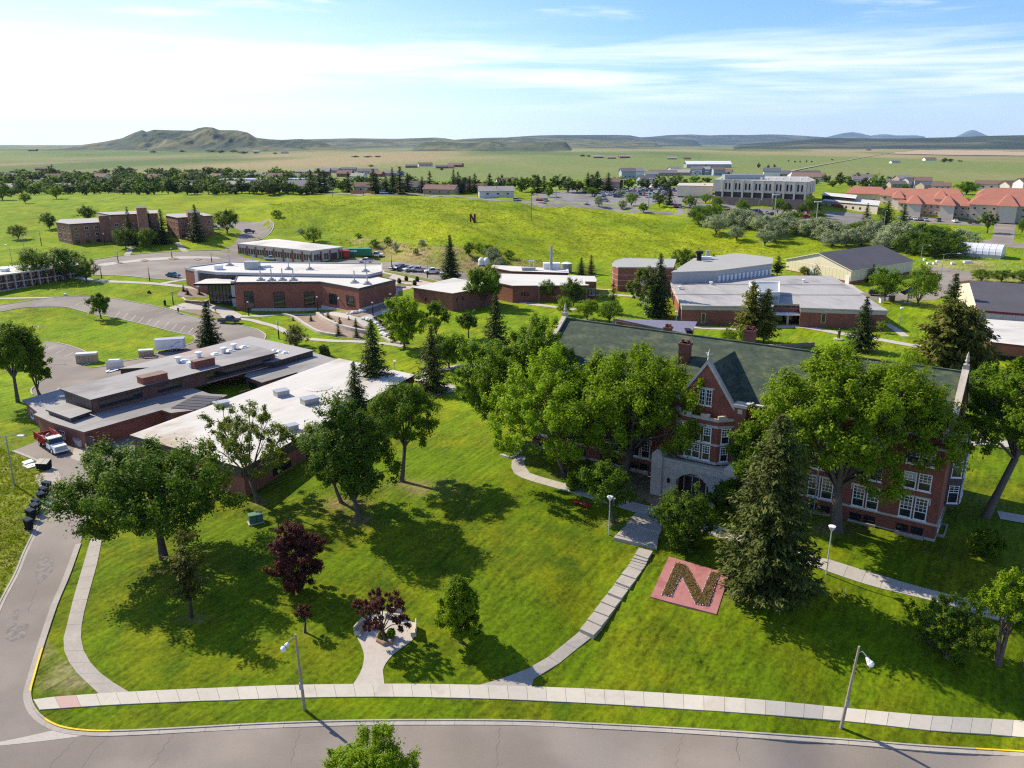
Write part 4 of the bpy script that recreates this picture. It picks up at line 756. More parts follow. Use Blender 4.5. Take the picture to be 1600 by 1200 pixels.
    ob(MB().box(Lh+.0, 1.5, -.3, Lh+.9, 1.7, .35).box(Lh, 4.9, -.3, Lh+.9, 5.1, .35).box(Lh+.75, 1.7, -.3, Lh+.9, 4.9, .35), 'window_well', CONC2)
    ob(MB().tube([(xc+14.3, -.25, .2), (xc+14.3, -.25, H_-.8)], .09, 6), 'drain_pipe', GREYM)
    return root
old_hall()
mb = MB(); hp = [P(957, 506, 11.5), P(1072, 521, 11.5), P(1084, 514, 11.5), P(963, 499, 13)]
lk = empty('annex', (hp[0].x, hp[0].y, 5), 0, 'low annex with blue-grey metal roof showing behind the hall ridge', 'building'); q = [v-hp[0] for v in hp]
MB().prism([(q[0].x, q[0].y), (q[1].x, q[1].y), (q[2].x, q[2].y), (q[3].x, q[3].y)], 0, [6.3]*2+[7.6]*2).obj('wall', BRICK, lk); d_ = Vector((0, 0, 6.5))
MB().add([q[0]+d_+Vector((-.5, -.8, 0)), q[1]+d_+Vector((.8, -.8, 0)), q[2]+d_+Vector((.8, .6, 1.5)), q[3]+d_+Vector((-.5, .6, .1))], [(0, 1, 2, 3)]).obj('roof', mat('blue_grey_metal_roof', (.20, .19, .25), .5, .06, 1), lk)
MB().box(q[1].x, q[1].y-.4, 5.2, q[1].x+1.2, q[1].y+2.5, 7.2).obj('roof_vent', BLACK, lk)
# ---- low school with white roof ------------------------------------------------
STAIN = roofmat('stained_white_roof', (.52, .495, .455), (.34, .265, .185), 62, (16, 2.6), .88, .05, (.54, .66), .08)
b = Bld('flat_roofed_school', 'low brick school block under a big stained white flat roof', [(208, 682), (380, 732), (645, 588), (530, 563)], 7.4, 2.8); b.walls(BRICK2, -1.2)
b.roof(STAIN, DARKM, .35, .3, up=.3); b.walls(DARKM, b.h-1.25, b.h-.05, .22, 'fascia')
b.panels(0, b.h-1.24, b.h-.06, 1.15, DARKM, .34); b.panels(1, b.h-1.24, b.h-.06, 1.15, DARKM, .34)
for x in (6, 14, 21.5, 30, 38): b.win(1, x, 1.0, 4.2, 1.1, ('dark', 3, 1, 0, .08))
for x in (3, 9): b.box(0, x, x+.35, 1.9, 2.15, 0, .3, WHITE, 'wall_light')
b.box(1, 21, 23.5, -1, 1.5, 0, .1, DARKM, 'door')
for px, py, w, d, h in ((440, 618, 2.2, 1.8, 1.0), (484, 630, 2.6, 1.9, 1.0), (457, 672, 1.5, 1.3, .9), (346, 634, 2.2, 1.6, .7)): b.unit('rooftop_unit', px, py, w, d, h, GREYM, R(40), b.h+.3)
q = P(498, 606, 7.7); MB().tube([(q.x-b.o.x, q.y-b.o.y, b.h+.29), (q.x-b.o.x, q.y-b.o.y, b.h+.36)], 2.4, 20).obj('roof_drain', WROOF, b.root)
# ---- low grey-roofed school with clerestory storey -----------------------------
b = Bld('grey_roofed_school', 'low brick school with grey gravel roofs and a raised dark clerestory storey', [(40, 626), (64, 645), (58, 648), (85, 660), (133, 674.5), (254, 640), (270, 645), (312, 640), (350, 619), (325, 617.5), (301, 609), (118, 604)], 6.0, 3.0)
b.walls(BRICK2, -.8); b.roof(GROOF, BRICK4, .45, .3, up=.15)
b.win(3, 1.0, .6, 1.6, 1.3, ('white', 2, 1, 0, .1)); b.win(3, 13.2, .6, 1.6, 1.3, ('white', 2, 1, 0, .1)); b.win(0, 2.2, .5, 1.6, 1.4, ('white', 2, 1, 0, .1)); b.box(3, 8.4, 10.8, -.5, 2.5, 0, .12, DARKM, 'door')
b.box(4, 29, 31.5, -.3, 2.2, 0, .1, DARKM, 'door'); b.box(3, .0, .9, 1.2, 1.9, .1, .7, GREYM, 'air_conditioner')
c = Bld('clerestory', 'x', [(101, 608.5), (143.5, 624), (429, 551.5), (387.5, 539)], 8.7, 6.0)
c.root.parent = b.root; c.root.location = c.o-b.o
nest(c)
c.walls(BRICK4); c.roof(GROOF, DARKM, .5, .3, up=.15); c.panels(0, .0, c.h-.2, 1.25, DARKM, .16); L1 = c.edge(1)[3]
for x0, x1, st in ((1.0, .42*L1*.56, ('bronze', 6, 1, 0, .1)), (.285*L1+1, .44*L1, ('bronze', 3, 1, 0, .1)), (.57*L1, .97*L1, ('bronze', 9, 1, 0, .1))): c.win(1, x0, .75, x1-x0, 1.45, st)
c.box(1, .565*L1, L1, .35, .47, .5, .62, STONE, 'gutter')
for px, py, kd, w in ((279, 566, 'vent', 1.4), (289, 565, 'dome', 1.7), (300, 568, 'dome', 1.7), (299, 574, 'vent', 1.3), (311, 558, 'vent', 1.5), (337, 554, 'dome', 1.7), (350, 551, 'vent', 1.4), (360, 549, 'dome', 1.6), (366, 545, 'vent', 1.4), (381, 543, 'dome', 1.6)): c.unit('roof_vent' if kd == 'vent' else 'skylight', px, py, w, w, 1.2 if kd == 'vent' else .5, WHITE, R(40), c.h+.15, kd)
for px, py, w, d, h in ((318, 573, 4.2, 1.4, 1.5), (239, 596, 4.6, 2.2, 1.3)): c.unit('brick_penthouse', px, py, w, d, h, BRICK2, R(50), c.h+.1)
q = P(85, 638, 6.2)
c2 = Bld('link_roof', 'x', [(75, 640), (111, 653), (140, 643), (103, 631)], 6.9, 6.0); c2.root.parent = b.root; c2.root.location = c2.o-b.o
nest(c2)
c2.walls(DARKM); c2.roof(GROOF, DARKM, .3, .25)
sp = Bld('solar_roof', 'x', [(268, 645), (313, 640.5), (350, 619.5), (326, 618)], 6.25, 6.05); sp.root.parent = b.root; sp.root.location = sp.o-b.o
nest(sp)
L0, L1 = sp.edge(0)[3], sp.edge(1)[3]
for i in range(5): sp.box(1, L1*i/5+.1, L1*(i+1)/5-.1, .1, .2, -5.6, -.3, DROOF, 'roof_panel')
b = Bld('grey_roofed_wing', 'grey roofed wing with brown panelled edge behind the clerestory, by the spruce', [(191, 576), (425, 566), (487, 548), (390, 526.5)], 7.3, 3.4); b.walls(BRICK2); b.roof(mat('pinkish_grey_roof', (.34, .32, .31), .85, .06, 2, .1, rgb2=(.36, .22, .19), sc2=.05, thr=(.52, .62)), DARKM, .3, .3, up=.1); b.walls(DARKM, b.h-1.1, b.h-.1, .15, 'fascia'); b.panels(1, b.h-1.1, b.h-.15, 1.4, DARKM, .28)
for px, py in ((430, 548), (438, 549.5), (446, 551.5), (428, 557)): b.unit('skylight', px, py, 1.5, 1.2, .4, WHITE, R(30), b.h+.1, 'dome')
b = Bld('grey_roofed_annex', 'low grey roofed annex between the clerestory school and the white roof', [(384, 588), (410, 597.5), (464, 581.5), (475, 585), (528, 563.5), (487, 551.5), (400, 575)], 6.0, 3.2); b.walls(BRICK4); b.roof(GROOF, DARKM, .3, .3, up=.1); b.win(0, .8, .7, 3.2, 1.3, BZ)
# ---- technology building --------------------------------------------------------
b = Bld('technology_building', 'large new brick technology building with white roofs, dark windows and a glass corner entrance', [(366, 442.5), (500, 441.5), (560, 452.5), (618, 438.5), (545, 424), (372, 427)], 12.8, 5.0)
b.walls(BRICK2, -2); b.roof(WROOF, DARKM, .06, .3, up=.12); b.parapet(DARKM, .35, .3, .08)
PL = mat('pale_plinth', (.50, .47, .44), .85, .06, 1)
b.box(0, 4, b.edge(0)[3]+.12, -2, .7, 0, .12, PL, 'plinth'); b.box(1, 0, b.edge(1)[3]+.1, -2, 1.5, 0, .12, PL, 'plinth'); b.box(2, 0, b.edge(2)[3], -2, 2.7, 0, .12, PL, 'plinth')
TW = ('dark', 3, 2, .55, .1)
for p0, p1 in (((381, 455.5), (398, 482)), ((427, 456), (446, 481)), ((474.5, 456), (492.5, 480))): b.winpx(0, p0, p1, TW, .02)
for p0, p1 in (((514, 457.5), (527, 477)), ((541, 461), (554, 479.5))): b.winpx(1, p0, p1, TW, .02)
b.box(1, 8, 8.4, 4.2, 4.6, 0, .3, WHITE, 'wall_light')
g_ = Bld('upper_block', 'x', [(289, 419.5), (312, 424.5), (339.5, 427.5), (394, 428.5), (574, 431.5), (597, 426), (597, 413.5), (359, 410.5)], 13.5, 5.5); g_.root.parent = b.root; g_.root.location = g_.o-b.o
nest(g_)
g_.walls(BRICK2); g_.roof(WROOF, DARKM, .05, .3, up=.12); g_.parapet(mat('grey_cladding', (.42, .41, .41), .6, .05, 1), .4, .45, .1)
g_.panels(2, g_.h-1.9, g_.h-.4, 1.6, DARKM, .12); g_.panels(1, g_.h-2.2, g_.h-.4, 1.6, DARKM, .12); g_.panels(3, g_.h-1.6, g_.h-.4, 3.2, PL, .1)
g_.boxpx(0, (303, 422), (311, 449), 0, .5, PL, 'pillar')
for px, py in ((359, 415), (451, 421), (484, 421.5), (571, 424.5), (396, 417)): g_.unit('roof_fan', px, py, 1.9, 1.9, 1.5, GREYM, 0, g_.h+.12, 'fan')
g_.unit('rooftop_unit', 395, 420, 4, 3, 2.2, GREYM, 0, g_.h+.12); g_.unit('rooftop_unit', 342, 421, 2, 2, 1.3, WHITE, 0, g_.h+.12); g_.unit('rooftop_unit', 410, 418, 5, 2, .7, WHITE, R(20), g_.h+.12)
for px, py in ((407.5, 438), (424.5, 438.5), (441.5, 438), (458.5, 438), (554, 442), (574, 444)): b.unit('roof_fan', px, py, 1.9, 1.9, 1.5, GREYM, 0, b.h+.12, 'fan')
e_ = Bld('entrance_canopy', 'x', [(305, 443.5), (366, 443), (357, 435), (323, 436.5)], 12.0, 5.2); e_.root.parent = b.root; e_.root.location = e_.o-b.o
nest(e_)
e_.roof(WROOF, BLACK, .3, .55, up=.1)
CW = mat('curtain_glass', (.022, .03, .034), .05, 0, spec=.9)
gp = [e_.sz(0, 324, 449)[0], e_.sz(0, 362, 449)[0]]; MB().box(gp[0], .9, -.3, gp[1], 7, e_.h-.5, T=e_.T(0)).obj('glass_wall', CW, e_.root); mb = MB()
for k in range(8): x = gp[0]+(gp[1]-gp[0])*k/7; mb.box(x-.06, .82, -.3, x+.06, .9, e_.h-.55, T=e_.T(0))
for z in (1.6, 3.4): mb.box(gp[0], .84, z-.05, gp[1], .9, z+.05, T=e_.T(0))
mb.obj('mullion', BLACK, e_.root); e_.box(0, gp[1]-.1, gp[1]+1.1, -.5, e_.h+.7, -2, .25, PL, 'pillar'); e_.box(0, gp[1]-1.2, gp[1]+1.6, 2.7, 3.0, -.8, .6, BLACK, 'door_hood')
sg = [P(284, 463.5, 7.6), P(289, 468, 7.6), P(318, 470, 7.6), P(326, 467.5, 7.6)]; o = sg[0]; rt = empty('lettered_wall', (o.x, o.y, 5.4), 0, 'low brick planter wall carrying the building name by the glass entrance', 'wall')
for a, c in zip(sg, sg[1:]):
    d = (c-a); L = d.length; d /= L; M = Matrix(((d.x, -d.y, 0, a.x-o.x), (d.y, d.x, 0, a.y-o.y), (0, 0, 1, 0), (0, 0, 0, 1)))
    MB().box(0, 0, -.6, L, .4, 1.9, T=M).obj('brick_face', BRICK2, rt); MB().box(-.05, -.08, 1.9, L+.05, .48, 2.05, T=M).obj('wall_cap', STONE, rt)
tx = bpy.data.curves.new('lettering', 'FONT'); tx.body = 'APPLIED TECHNOLOGY CENTER'; tx.size = .62; tx.extrude = .03; tx.align_x = 'CENTER'; to = bpy.data.objects.new('lettering', tx); COL.objects.link(to)
bpy.context.view_layer.update(); tm = bpy.data.meshes.new_from_object(to); bpy.data.objects.remove(to); tm.materials.clear(); tm.materials.append(WHITE); d = (sg[2]-sg[1]); mid = (sg[1]+sg[2])/2-o; tl = inst('lettering', tm, rt, (mid.x+d.y/d.length*.06, mid.y-d.x/d.length*.06, .95), math.atan2(d.y, d.x)); tl.rotation_euler[0] = R(90)
# ---- workshop with white roof below the bank -------------------------------------
b = Bld('workshop', 'long cream workshop with white roof and rust-red pilasters below the grassy bank', [(372, 380.5), (487, 392), (535, 386), (430, 373.5)], 12.6, 8.0); b.walls(BEIGE, -1); b.roof(WROOF, BEIGE, .25, .6, up=.1)
q = b.off(.2); cx_ = [sum(v[i] for v in q)/4 for i in (0, 1)]; MB().add([(*v, b.h+.1) for v in q]+[(v[0]*.35+cx_[0]*.65, v[1]*.35+cx_[1]*.65, b.h+1.0) for v in q], [(0, 1, 5, 4), (1, 2, 6, 5), (2, 3, 7, 6), (3, 0, 4, 7), (4, 5, 6, 7)]).obj('roof_cap', WROOF, b.root)
RUST = mat('rust_pilaster', (.30, .09, .06), .8, .1, 1); L0, L1 = b.edge(0)[3], b.edge(1)[3]
for k in range(9): b.box(0, L0*k/8.0-.3+(.3 if k == 0 else 0), L0*k/8.0+.3-(.3 if k == 8 else 0), -.5, b.h-.6, 0, .3, RUST, 'pilaster')
for k in range(8):
    for j in range(3): b.win(0, L0*(k+.14+.28*j)/8, 1.0, L0/8*.2, 2.1, BZ)
for k in range(3): b.box(1, L1*(k+.9)/3.4, L1*(k+.9)/3.4+.5, -.5, b.h-.6, 0, .3, RUST, 'pilaster')
b.box(1, L1*.58, L1*.80, -.5, 2.9, 0, .12, DARKM, 'garage_door')
for x in (.06, .14, .22, .38, .46, .86): b.win(1, L1*x, 1, L1*.06, 2.1, BZ)
# ---- low brick buildings in the middle -------------------------------------------
b = Bld('low_brick_building', 'low brick building with a pointed white roof behind the leafy bank trees', [(646, 449.5), (707, 458.5), (776, 446), (709, 435)], 10.8, 5.5); b.walls(BRICK2, -1); b.roof(WROOF, BRICK4, .3, .3, up=.1)
for p0, p1 in (((664, 466), (666.5, 470)), ((678, 467), (681, 472.5))): b.winpx(0, p0, p1, DK1)
for p0, p1 in (((712.5, 466), (714.5, 471)), ((721.5, 463), (723.5, 468.5))): b.winpx(1, p0, p1, DK1)
b = Bld('brick_wing', 'long brick wing with white roof, three slit windows and a square end tower', [(775, 441), (801, 446.5), (918, 446), (930, 436.5), (928, 432), (781, 428)], 10.6, 6.0); b.walls(BRICK2, -1); b.roof(WROOF, BRICK4, .25, .3, up=.1)
for x in (814.5, 819, 823.5): b.winpx(1, (x, 456), (x+2.2, 462.5), DK1)
t = Bld('tower', 'x', [(914.5, 440), (931.5, 440.5), (932, 436), (918, 436)], 11.4, 6.0); t.root.parent = b.root; t.root.location = t.o-b.o
nest(t)
t.walls(BRICK2, -1); t.roof(WROOF, BRICK2, .05, .2)
for x in (919, 923, 926.8): t.winpx(0, (x, 450.5), (x+2.6, 461), ('white', 1, 1, 0, .08))
b.box(0, .3, 1.2, 2.0, 3.2, 0, .06, RED, 'wall_panel')
b = Bld('boiler_house', 'narrow white roofed boiler house with tall stack behind the brick wing', [(768, 418), (800, 424), (888, 426.5), (887, 421), (770, 414.5)], 10.4, 7.2); b.walls(BRICK4, -1); b.roof(WROOF, MAROON, .2, .3, up=.1)
for k in range(4): b.box(1, 9+k*3.4, 11.6+k*3.4, .2, 2.3, 0, .06, DARKM, 'door')
q = P(861, 422, 10.5); zt = ztop(q.x, q.y, 383.5); MB().tube([(q.x-b.o.x, q.y-b.o.y, 3), (q.x-b.o.x, q.y-b.o.y, zt-b.z0)], [.5, .38], 10).obj('chimney_stack', GREYM, b.root)
for px, w in ((855, 2.6), (868, 2.8)): b.unit('rooftop_unit', px, 420, w, 2.4, 1.9, WHITE, 0, b.h+.1)
b.unit('roof_hatch', 826, 422, 4.4, 2.2, .8, GREYM, 0, b.h+.1)
q = P(830, 421, 10.5); zt = ztop(q.x, q.y, 399); MB().tube([(q.x-b.o.x-.5, q.y-b.o.y, 3), (q.x-b.o.x-.5, q.y-b.o.y, zt-b.z0)], .12, 5).tube([(q.x-b.o.x+.7, q.y-b.o.y, 3), (q.x-b.o.x+.7, q.y-b.o.y, zt-b.z0-1.5)], .12, 5).box(q.x-b.o.x-1, q.y-b.o.y-.1, zt-b.z0-2, q.x-b.o.x+1.1, q.y-b.o.y+.1, zt-b.z0-1.6).obj('antenna_mast', WHITE, b.root)
g = G(885, 425); tk = empty('water_tank', g, 0, 'grey cylindrical tank at the right end of the boiler house', 'tank'); MB().tube([(0, 0, 0), (0, 0, 3)], 1.9, 14).obj('shell', GREYM, tk); MB().tube([(0, 0, 3), (0, 0, 3.5)], [1.9, .3], 14).obj('lid', WHITE, tk)
for i, px in enumerate((752, 760)): g = G(px, 414); MB2 = MB().tube([(0, 0, 0), (0, 0, 1.8)], 1.1, 12).tube([(0, 0, 1.8), (0, 0, 2.5), (0, 0, 2.7)], [1.1, .6, .1], 12); o = MB2.obj('storage_dome', WHITE); o.location = g; tag(o, 'small white domed tank under the bank behind the brick buildings', 'tank', 'white domed tanks')
# ---- round brick hall and pale hall with fins --------------------------------------
rp = [(957, 412), (958.5, 415), (966, 417.5), (1052, 418), (1056, 405), (975, 404), (962, 407)]
b = Bld('round_cornered_hall', 'tall windowless brick hall with rounded corner and pale grey roof', rp, 14.2, 7.0); b.walls(BRICK2, -1); b.roof(mat('pale_grey_roof', (.33, .325, .305), .85, .05, 2, .05, .2), STONE, .15, .35, up=.1)
for z in (1.6, 3.2, 4.8): mb = MB().prism(b.off(.05), z, z+.12); mb.obj('stone_band', STONE, b.root)
b = Bld('pale_gym', 'pale low gym with a row of white fins behind the grey roofed school', [(1050, 425.5), (1120, 423), (1206, 412), (1207, 403), (1152, 396), (1085, 404)], 13.4, 7.0); b.walls(mat('pale_wall', (.42, .41, .385), .8, .05, 1), -1); b.roof(MATS['pale_grey_roof'], STONE, .2, .3, up=.1); L1 = b.edge(1)[3]
for k in range(14): b.box(1, L1*(k+.3)/14, L1*(k+.3)/14+.75, b.h-3.4, b.h-1.6, 0, .55, WHITE, 'fin')
for px, k in ((1092, 1), (1105, 1)): b.unit('rooftop_unit', px, 404, 1.0, 1.0, 2.6, GREYM, 0, b.h+.1)
b.unit('exhaust_hood', 1092, 407, 2.6, 2.6, 3.2, BLACK, 0, b.h+.1, 'vent'); b.unit('rooftop_unit', 1100, 405, 4.2, 2.4, .9, WHITE, 0, b.h+.1)
b = Bld('lean_to', 'grey flat lean-to roof with brick end wall in front of the pale gym fins', [(1126, 430), (1152, 432), (1203, 421.5), (1195, 416), (1122, 424)], 9.8, 6.6); b.walls(BRICK2, -1); b.roof(MATS['pale_grey_roof'], STONE, .2, .25, up=.1); b.unit('roof_vent', 1182, 421, 1.2, 1.2, 1.2, WHITE, 0, b.h+.1, 'vent'); b.unit('roof_vent', 1175, 428, 1.1, 1.1, 1.0, WHITE, 0, b.h+.1, 'vent')
MR = roofmat('ribbed_grey_roof', (.35, .335, .325), (.255, .24, .23), 97, (40, 1.0), .82, .10, (.48, .68), .12)
b = Bld('grey_school', 'wide brick school with ribbed grey metal roof and recessed entrance canopy', [(1066, 477.5), (1207, 479), (1207.5, 474.5), (1251, 475.5), (1251.5, 481), (1386, 485.5), (1299, 431.5), (1182, 431), (1181, 434), (1143, 433.5), (1142, 429.5), (1043, 430)], 10.0, 5.0)
b.walls(BRICK2, -1); b.roof(MR, STONE, .25, .35, up=.1); b.walls(STONE, b.h-1.1, b.h-.3, .12, 'fascia')
for z0, z1 in ((444, 444), (460, 460)):
    pa, pb = P(1052, z0, 10.2), P(1345 if z0 > 450 else 1320, z0+1, 10.2); MB().box(0, -.12, 0, (pb-pa).length, .12, .1, T=Matrix.Translation(pa-b.o) @ Matrix.Rotation(math.atan2(pb.y-pa.y, pb.x-pa.x), 4, 'Z')).obj('roof_seam', GREYM, b.root)
for e, xx in ((0, 1096), (4, 1284)):
    b.winpx(e, (xx, 489), (xx+5.5, 505), CR); 
b.box(2, -1, b.edge(2)[3]+1, 2.6, 2.85, -.2, 3.0, WHITE, 'entrance_canopy'); b.box(2, .3, b.edge(2)[3]-.3, -.3, 2.5, 0, .06, GLASS, 'entrance_glazing'); b.box(2, 3.3, 3.8, -.3, 2.6, 2.3, 2.8, CONC, 'canopy_post')
for k in range(5): b.box(11, 4+k*5.5, 5.6+k*5.5, .3, 3.4, 0, .3, BRICK4, 'pilaster')
b.panels(2, b.h-1.0, b.h-.4, 2.2, DARKM, .14)
ph = Bld('roof_penthouse', 'x', [(1187, 459), (1218.5, 459), (1218, 442.5), (1170, 443)], 12.6, 9.9); ph.root.parent = b.root; ph.root.location = ph.o-b.o
nest(ph)
ph.walls(mat('penthouse_panel', (.48, .53, .60), .45, .05, 1)); ph.roof(GREYM, GREYM, .1, .2); ph.parapet(WHITE, .3, .5)
for k in range(3): ph.box(0, ph.edge(0)[3]*(k+.12)/3, ph.edge(0)[3]*(k+.88)/3, .3, 2.2, 0, .06, mat('blue_panel', (.30, .36, .44), .35, .05, 1), 'wall_panel')
for px, py in ((1111, 445), (1256, 441), (1062, 452)): b.unit('roof_vent', px, py, 1.2, 1.2, 1.0, WHITE, 0, b.h+.1, 'vent')
# ---- gyms with gable roofs -----------------------------------------------------------
def gabled(name, label, a, bq, r0, r1, ze, z0, mw, mr, ms, zr):
    """gable end faces from a to bq (picture points of its eaves); ridge r0 -> r1"""
    A, B = P(*a, ze), P(*bq, ze); R0 = P(*r0, zr); R1 = P(*r1, zr); d = (R1-R0); d.z = 0; m = (A+B)/2; s = d
    C, Dd = B+s, A+s; b = Bld(name, label, [tuple(A), tuple(B), tuple(C), tuple(Dd)], ze, z0); b.walls(mw, -1); o = b.o
    ra = ((A+B)/2-o); rb = ra+s; MB().add([(*b.p[0], b.h), (*b.p[1], b.h), (ra.x, ra.y, zr-z0-.15), (*b.p[2], b.h), (*b.p[3], b.h), (rb.x, rb.y, zr-z0-.15)], [(0, 1, 2), (3, 4, 5)]).obj('gable_wall', mw, b.root)
    gable(b, 1, (ra.x, ra.y), (rb.x, rb.y), b.h+.25, zr-z0+.1, mr, ms); return b
RIB = mat('ribbed_cream_siding', (.70, .62, .42), .6, .05, 2); b = gabled('gable_roofed_gym', 'cream ribbed gym with low dark gable roof', (1229, 405), (1331, 422.5), (1287, 393.5), (1381, 381.5), 11.4, 7.0, CREAM, DROOF, CREAM, 15.2)
L0 = b.edge(0)[3]; b.panels(0, .9, b.h-.1, 1.5, RIB, .08); b.box(0, 0, L0, -1, .85, 0, .12, BRICK2, 'plinth'); b.box(0, L0*.40, L0*.46, -.5, 3.0, .1, .2, WHITE, 'door'); b.box(1, 0, b.edge(1)[3], -1, .85, 0, .1, BRICK2, 'plinth'); b.panels(1, .9, b.h-.1, 2.5, RIB, .06)
b.box(0, L0*.93, L0*.985, -.5, 2.6, .1, .2, WHITE, 'door')
b = gabled('field_house', 'cream field house with dark roof and maroon trim at the right edge', (1499, 441), (1531, 484), (1514, 435), (1600, 440.5), 10.8, 6.0, CREAM, DROOF, MAROON, 14.6)
L0 = b.edge(0)[3]; b.panels(0, -.5, b.h-.1, 2.2, CREAM, .06); L1 = b.edge(1)[3]; b.panels(1, .0, b.h-.5, 2.4, mat('beige_siding', (.62, .56, .50), .6, .05, 2), .06); b.win(1, 1.2, b.h-4.2, 3.4, 1.5, ('dark', 2, 1, 0, .1)); b.box(1, -.3, L1, b.h-.55, b.h-.1, .3, .55, MAROON, 'eave_trim')
b = Bld('white_roofed_annex', 'brick annex with bright white roof and dark loading opening at the right edge', [(1539, 530), (1549, 534.5), (1650, 546), (1650, 507), (1543, 499.5)], 9.2, 5.4); b.walls(BRICK2, -1); b.roof(WROOF, MAROON, .25, .3, up=.1); b.box(1, 1, 22, -.6, 1.3, 0, .08, BLACK, 'loading_opening')
for px, py, h in ((1541, 528, .9), (1547.5, 527, 1.6)): b.unit('roof_vent', px, py, 1, 1, h, DARKM, 0, b.h+.1, 'vent')
# ---- balcony block, dormitory ----------------------------------------------------------
b = Bld('balcony_block', 'two-storey brick block with white roof, open balconies and pale posts', [(-70, 438), (122, 413.5), (112, 408), (-70, 424)], 12.6, 8.0); b.walls(BRICK4, -1); b.roof(WROOF, STONE, 1.3, .35, up=.1); L0 = b.edge(0)[3]
b.box(0, 0, L0, 2.0, 2.25, 0, 1.35, STONE, 'balcony_floor'); b.box(0, 0, L0, -.6, .1, 0, 1.35, CONC, 'walkway')
for k in range(15): b.box(0, L0*(k+.4)/15, L0*(k+.4)/15+.25, -.6, b.h, 1.15, 1.38, STONE, 'post')
for k in range(15):
    for z in (.2, 2.4): b.win(0, L0*(k+.55)/15, z+.5, 1.4, 1.2, ('cream', 2, 1, 0, .12)); b.box(0, L0*(k+1.05)/15, L0*(k+1.05)/15+.9, z, z+1.9, 0, .05, MAROON, 'door')
b.unit('rooftop_unit', 8, 424, 1.8, 1.8, .9, WHITE, 0, b.h+.1)
def dorm():
    rt = empty('dormitory', G(115, 381), 0, 'three-part tan brick dormitory with flat roofs and stair towers on the slope', 'building'); o = rt.location.copy()
    for nm, poly, z1, z0, rows in (('left_wing', [(87.5, 348), (109, 351), (189, 346), (172, 341), (95, 343.5)], 19.3, 11.2, (1, 3)), ('centre_wing', [(172, 336.5), (246, 334), (246, 329), (152, 333)], 22.3, 12, (0, 3)), ('right_wing', [(259, 337.5), (277, 341), (332, 337.5), (318, 333.5), (262, 335)], 20.6, 12, (0, 3))):
        w = Bld(nm, 'x', poly, z1, z0); w.root.parent = rt; w.root.location = w.o-o
        nest(w)
        w.walls(BRICK3, -3); w.roof(mat('dorm_roof', (.33, .32, .31), .85, .05, 1), DARKM, .15, .4, up=.25)
        for e in ((0, 1) if nm != 'centre_wing' else (0,)):
            L = w.edge(e)[3]; n = max(3, int(L/3.3))
            if L < 4: continue
            for k in range(n):
                for f in range(3): w.win(e, L*(k+.3)/n, .7+f*2.55, L/n*.42, 1.2, ('cream', 2, 1, 0, .12) if not (f == 0 and e == 1) else BZ)
    for nm, poly, z1, z0 in (('stair_tower', [(154, 338), (172, 337), (170, 332.5), (152, 333.5)], 22.0, 12), ('stair_tower', [(213, 325.5), (229, 325), (228, 322), (212, 322.5)], 25.5, 12), ('stair_tower', [(293, 333), (312, 332), (310, 328.5), (290, 329.5)], 22.6, 12)):
        w = Bld(nm, 'x', poly, z1, z0); w.root.parent = rt; w.root.location = w.o-o
        nest(w)
        w.walls(BRICK3); w.roof(DARKM, BRICK3, .05, .2)
dorm()
# ---- clinic, red roofed school, houses -----------------------------------------------
b = Bld('clinic', 'pale concrete clinic with paired arched slit windows and heavy overhanging upper floors', [(1115, 280.5), (1263, 284.5), (1275, 281.5), (1262, 276), (1130, 275)], 30.5, 18.0); hB = b.h; L0 = b.edge(0)[3]; L1 = b.edge(1)[3]
b.walls(mat('brown_brick', (.26, .18, .15), .9, .1, .4), -2, 3.6, .2, 'plinth'); b.walls(DARKM, 3.6, 6.2, -1.2, 'recessed_floor'); b.walls(BEIGE, 6.2, hB, 0, 'wall'); b.roof(MATS['pale_grey_roof'], BEIGE, 0, .3, up=.05)
for k in range(9): b.box(0, L0*(k+.95)/9.2, L0*(k+.95)/9.2+.9, 3.4, hB, 0, .5, BEIGE, 'pier')
arch = MB(); pts = [(-.55, -2), (.55, -2)]+[(.32*math.cos(t), 1.35+.32*math.sin(t)) for t in np.linspace(0, math.pi, 7)][0:]; pts = [(.32*math.cos(t), -1.35+.32*math.sin(t)) for t in np.linspace(-math.pi, 0, 7)]+[(.32*math.cos(t), 1.35+.32*math.sin(t)) for t in np.linspace(0, math.pi, 7)]
arch.add([(x, -.06, z) for x, z in pts]+[(x, .1, z) for x, z in pts], [list(range(14))]+[(i, (i+1) % 14, 14+(i+1) % 14, 14+i) for i in range(14)]); am = arch.mesh('window', BLACK); fr = MB(); fr.tube([(x*1.15, -.05, z*1.03) for x, z in pts]+[(pts[0][0]*1.15, -.05, pts[0][1]*1.03)], .07, 4, cap=False); fm_ = fr.mesh('frame', DARKM); a, d, nn, _ = b.edge(0)
for k in range(8):
    for j in (.38, .74): q = a+d*(L0*(k+.95+j)/9.2)+nn*.02; o = inst('window', am, b.root, (q.x, q.y, hB-3.3), math.atan2(d.y, d.x)); inst('frame', fm_, o)
for x in (.35, .65): b.win(1, L1*x, hB-6, 1.0, 5, BZ)
b.unit('roof_penthouse', 1161, 280, 22, 6, 2.6, GREYM, 0, hB+.05)
for px in (1128, 1190, 1200, 1212, 1223, 1235, 1252, 1262): b.unit('roof_vent', px, 281, 1.4, 1.4, 1.2, WHITE, 0, hB+.05, 'vent')
b = Bld('tan_building', 'tan low building with a wide orange porch roof beside the clinic', [(1058, 290), (1114, 291), (1114, 286), (1062, 286)], 25.2, 20); b.walls(CREAM, -1); b.roof(STONE, STONE, .3, .3, up=.1)
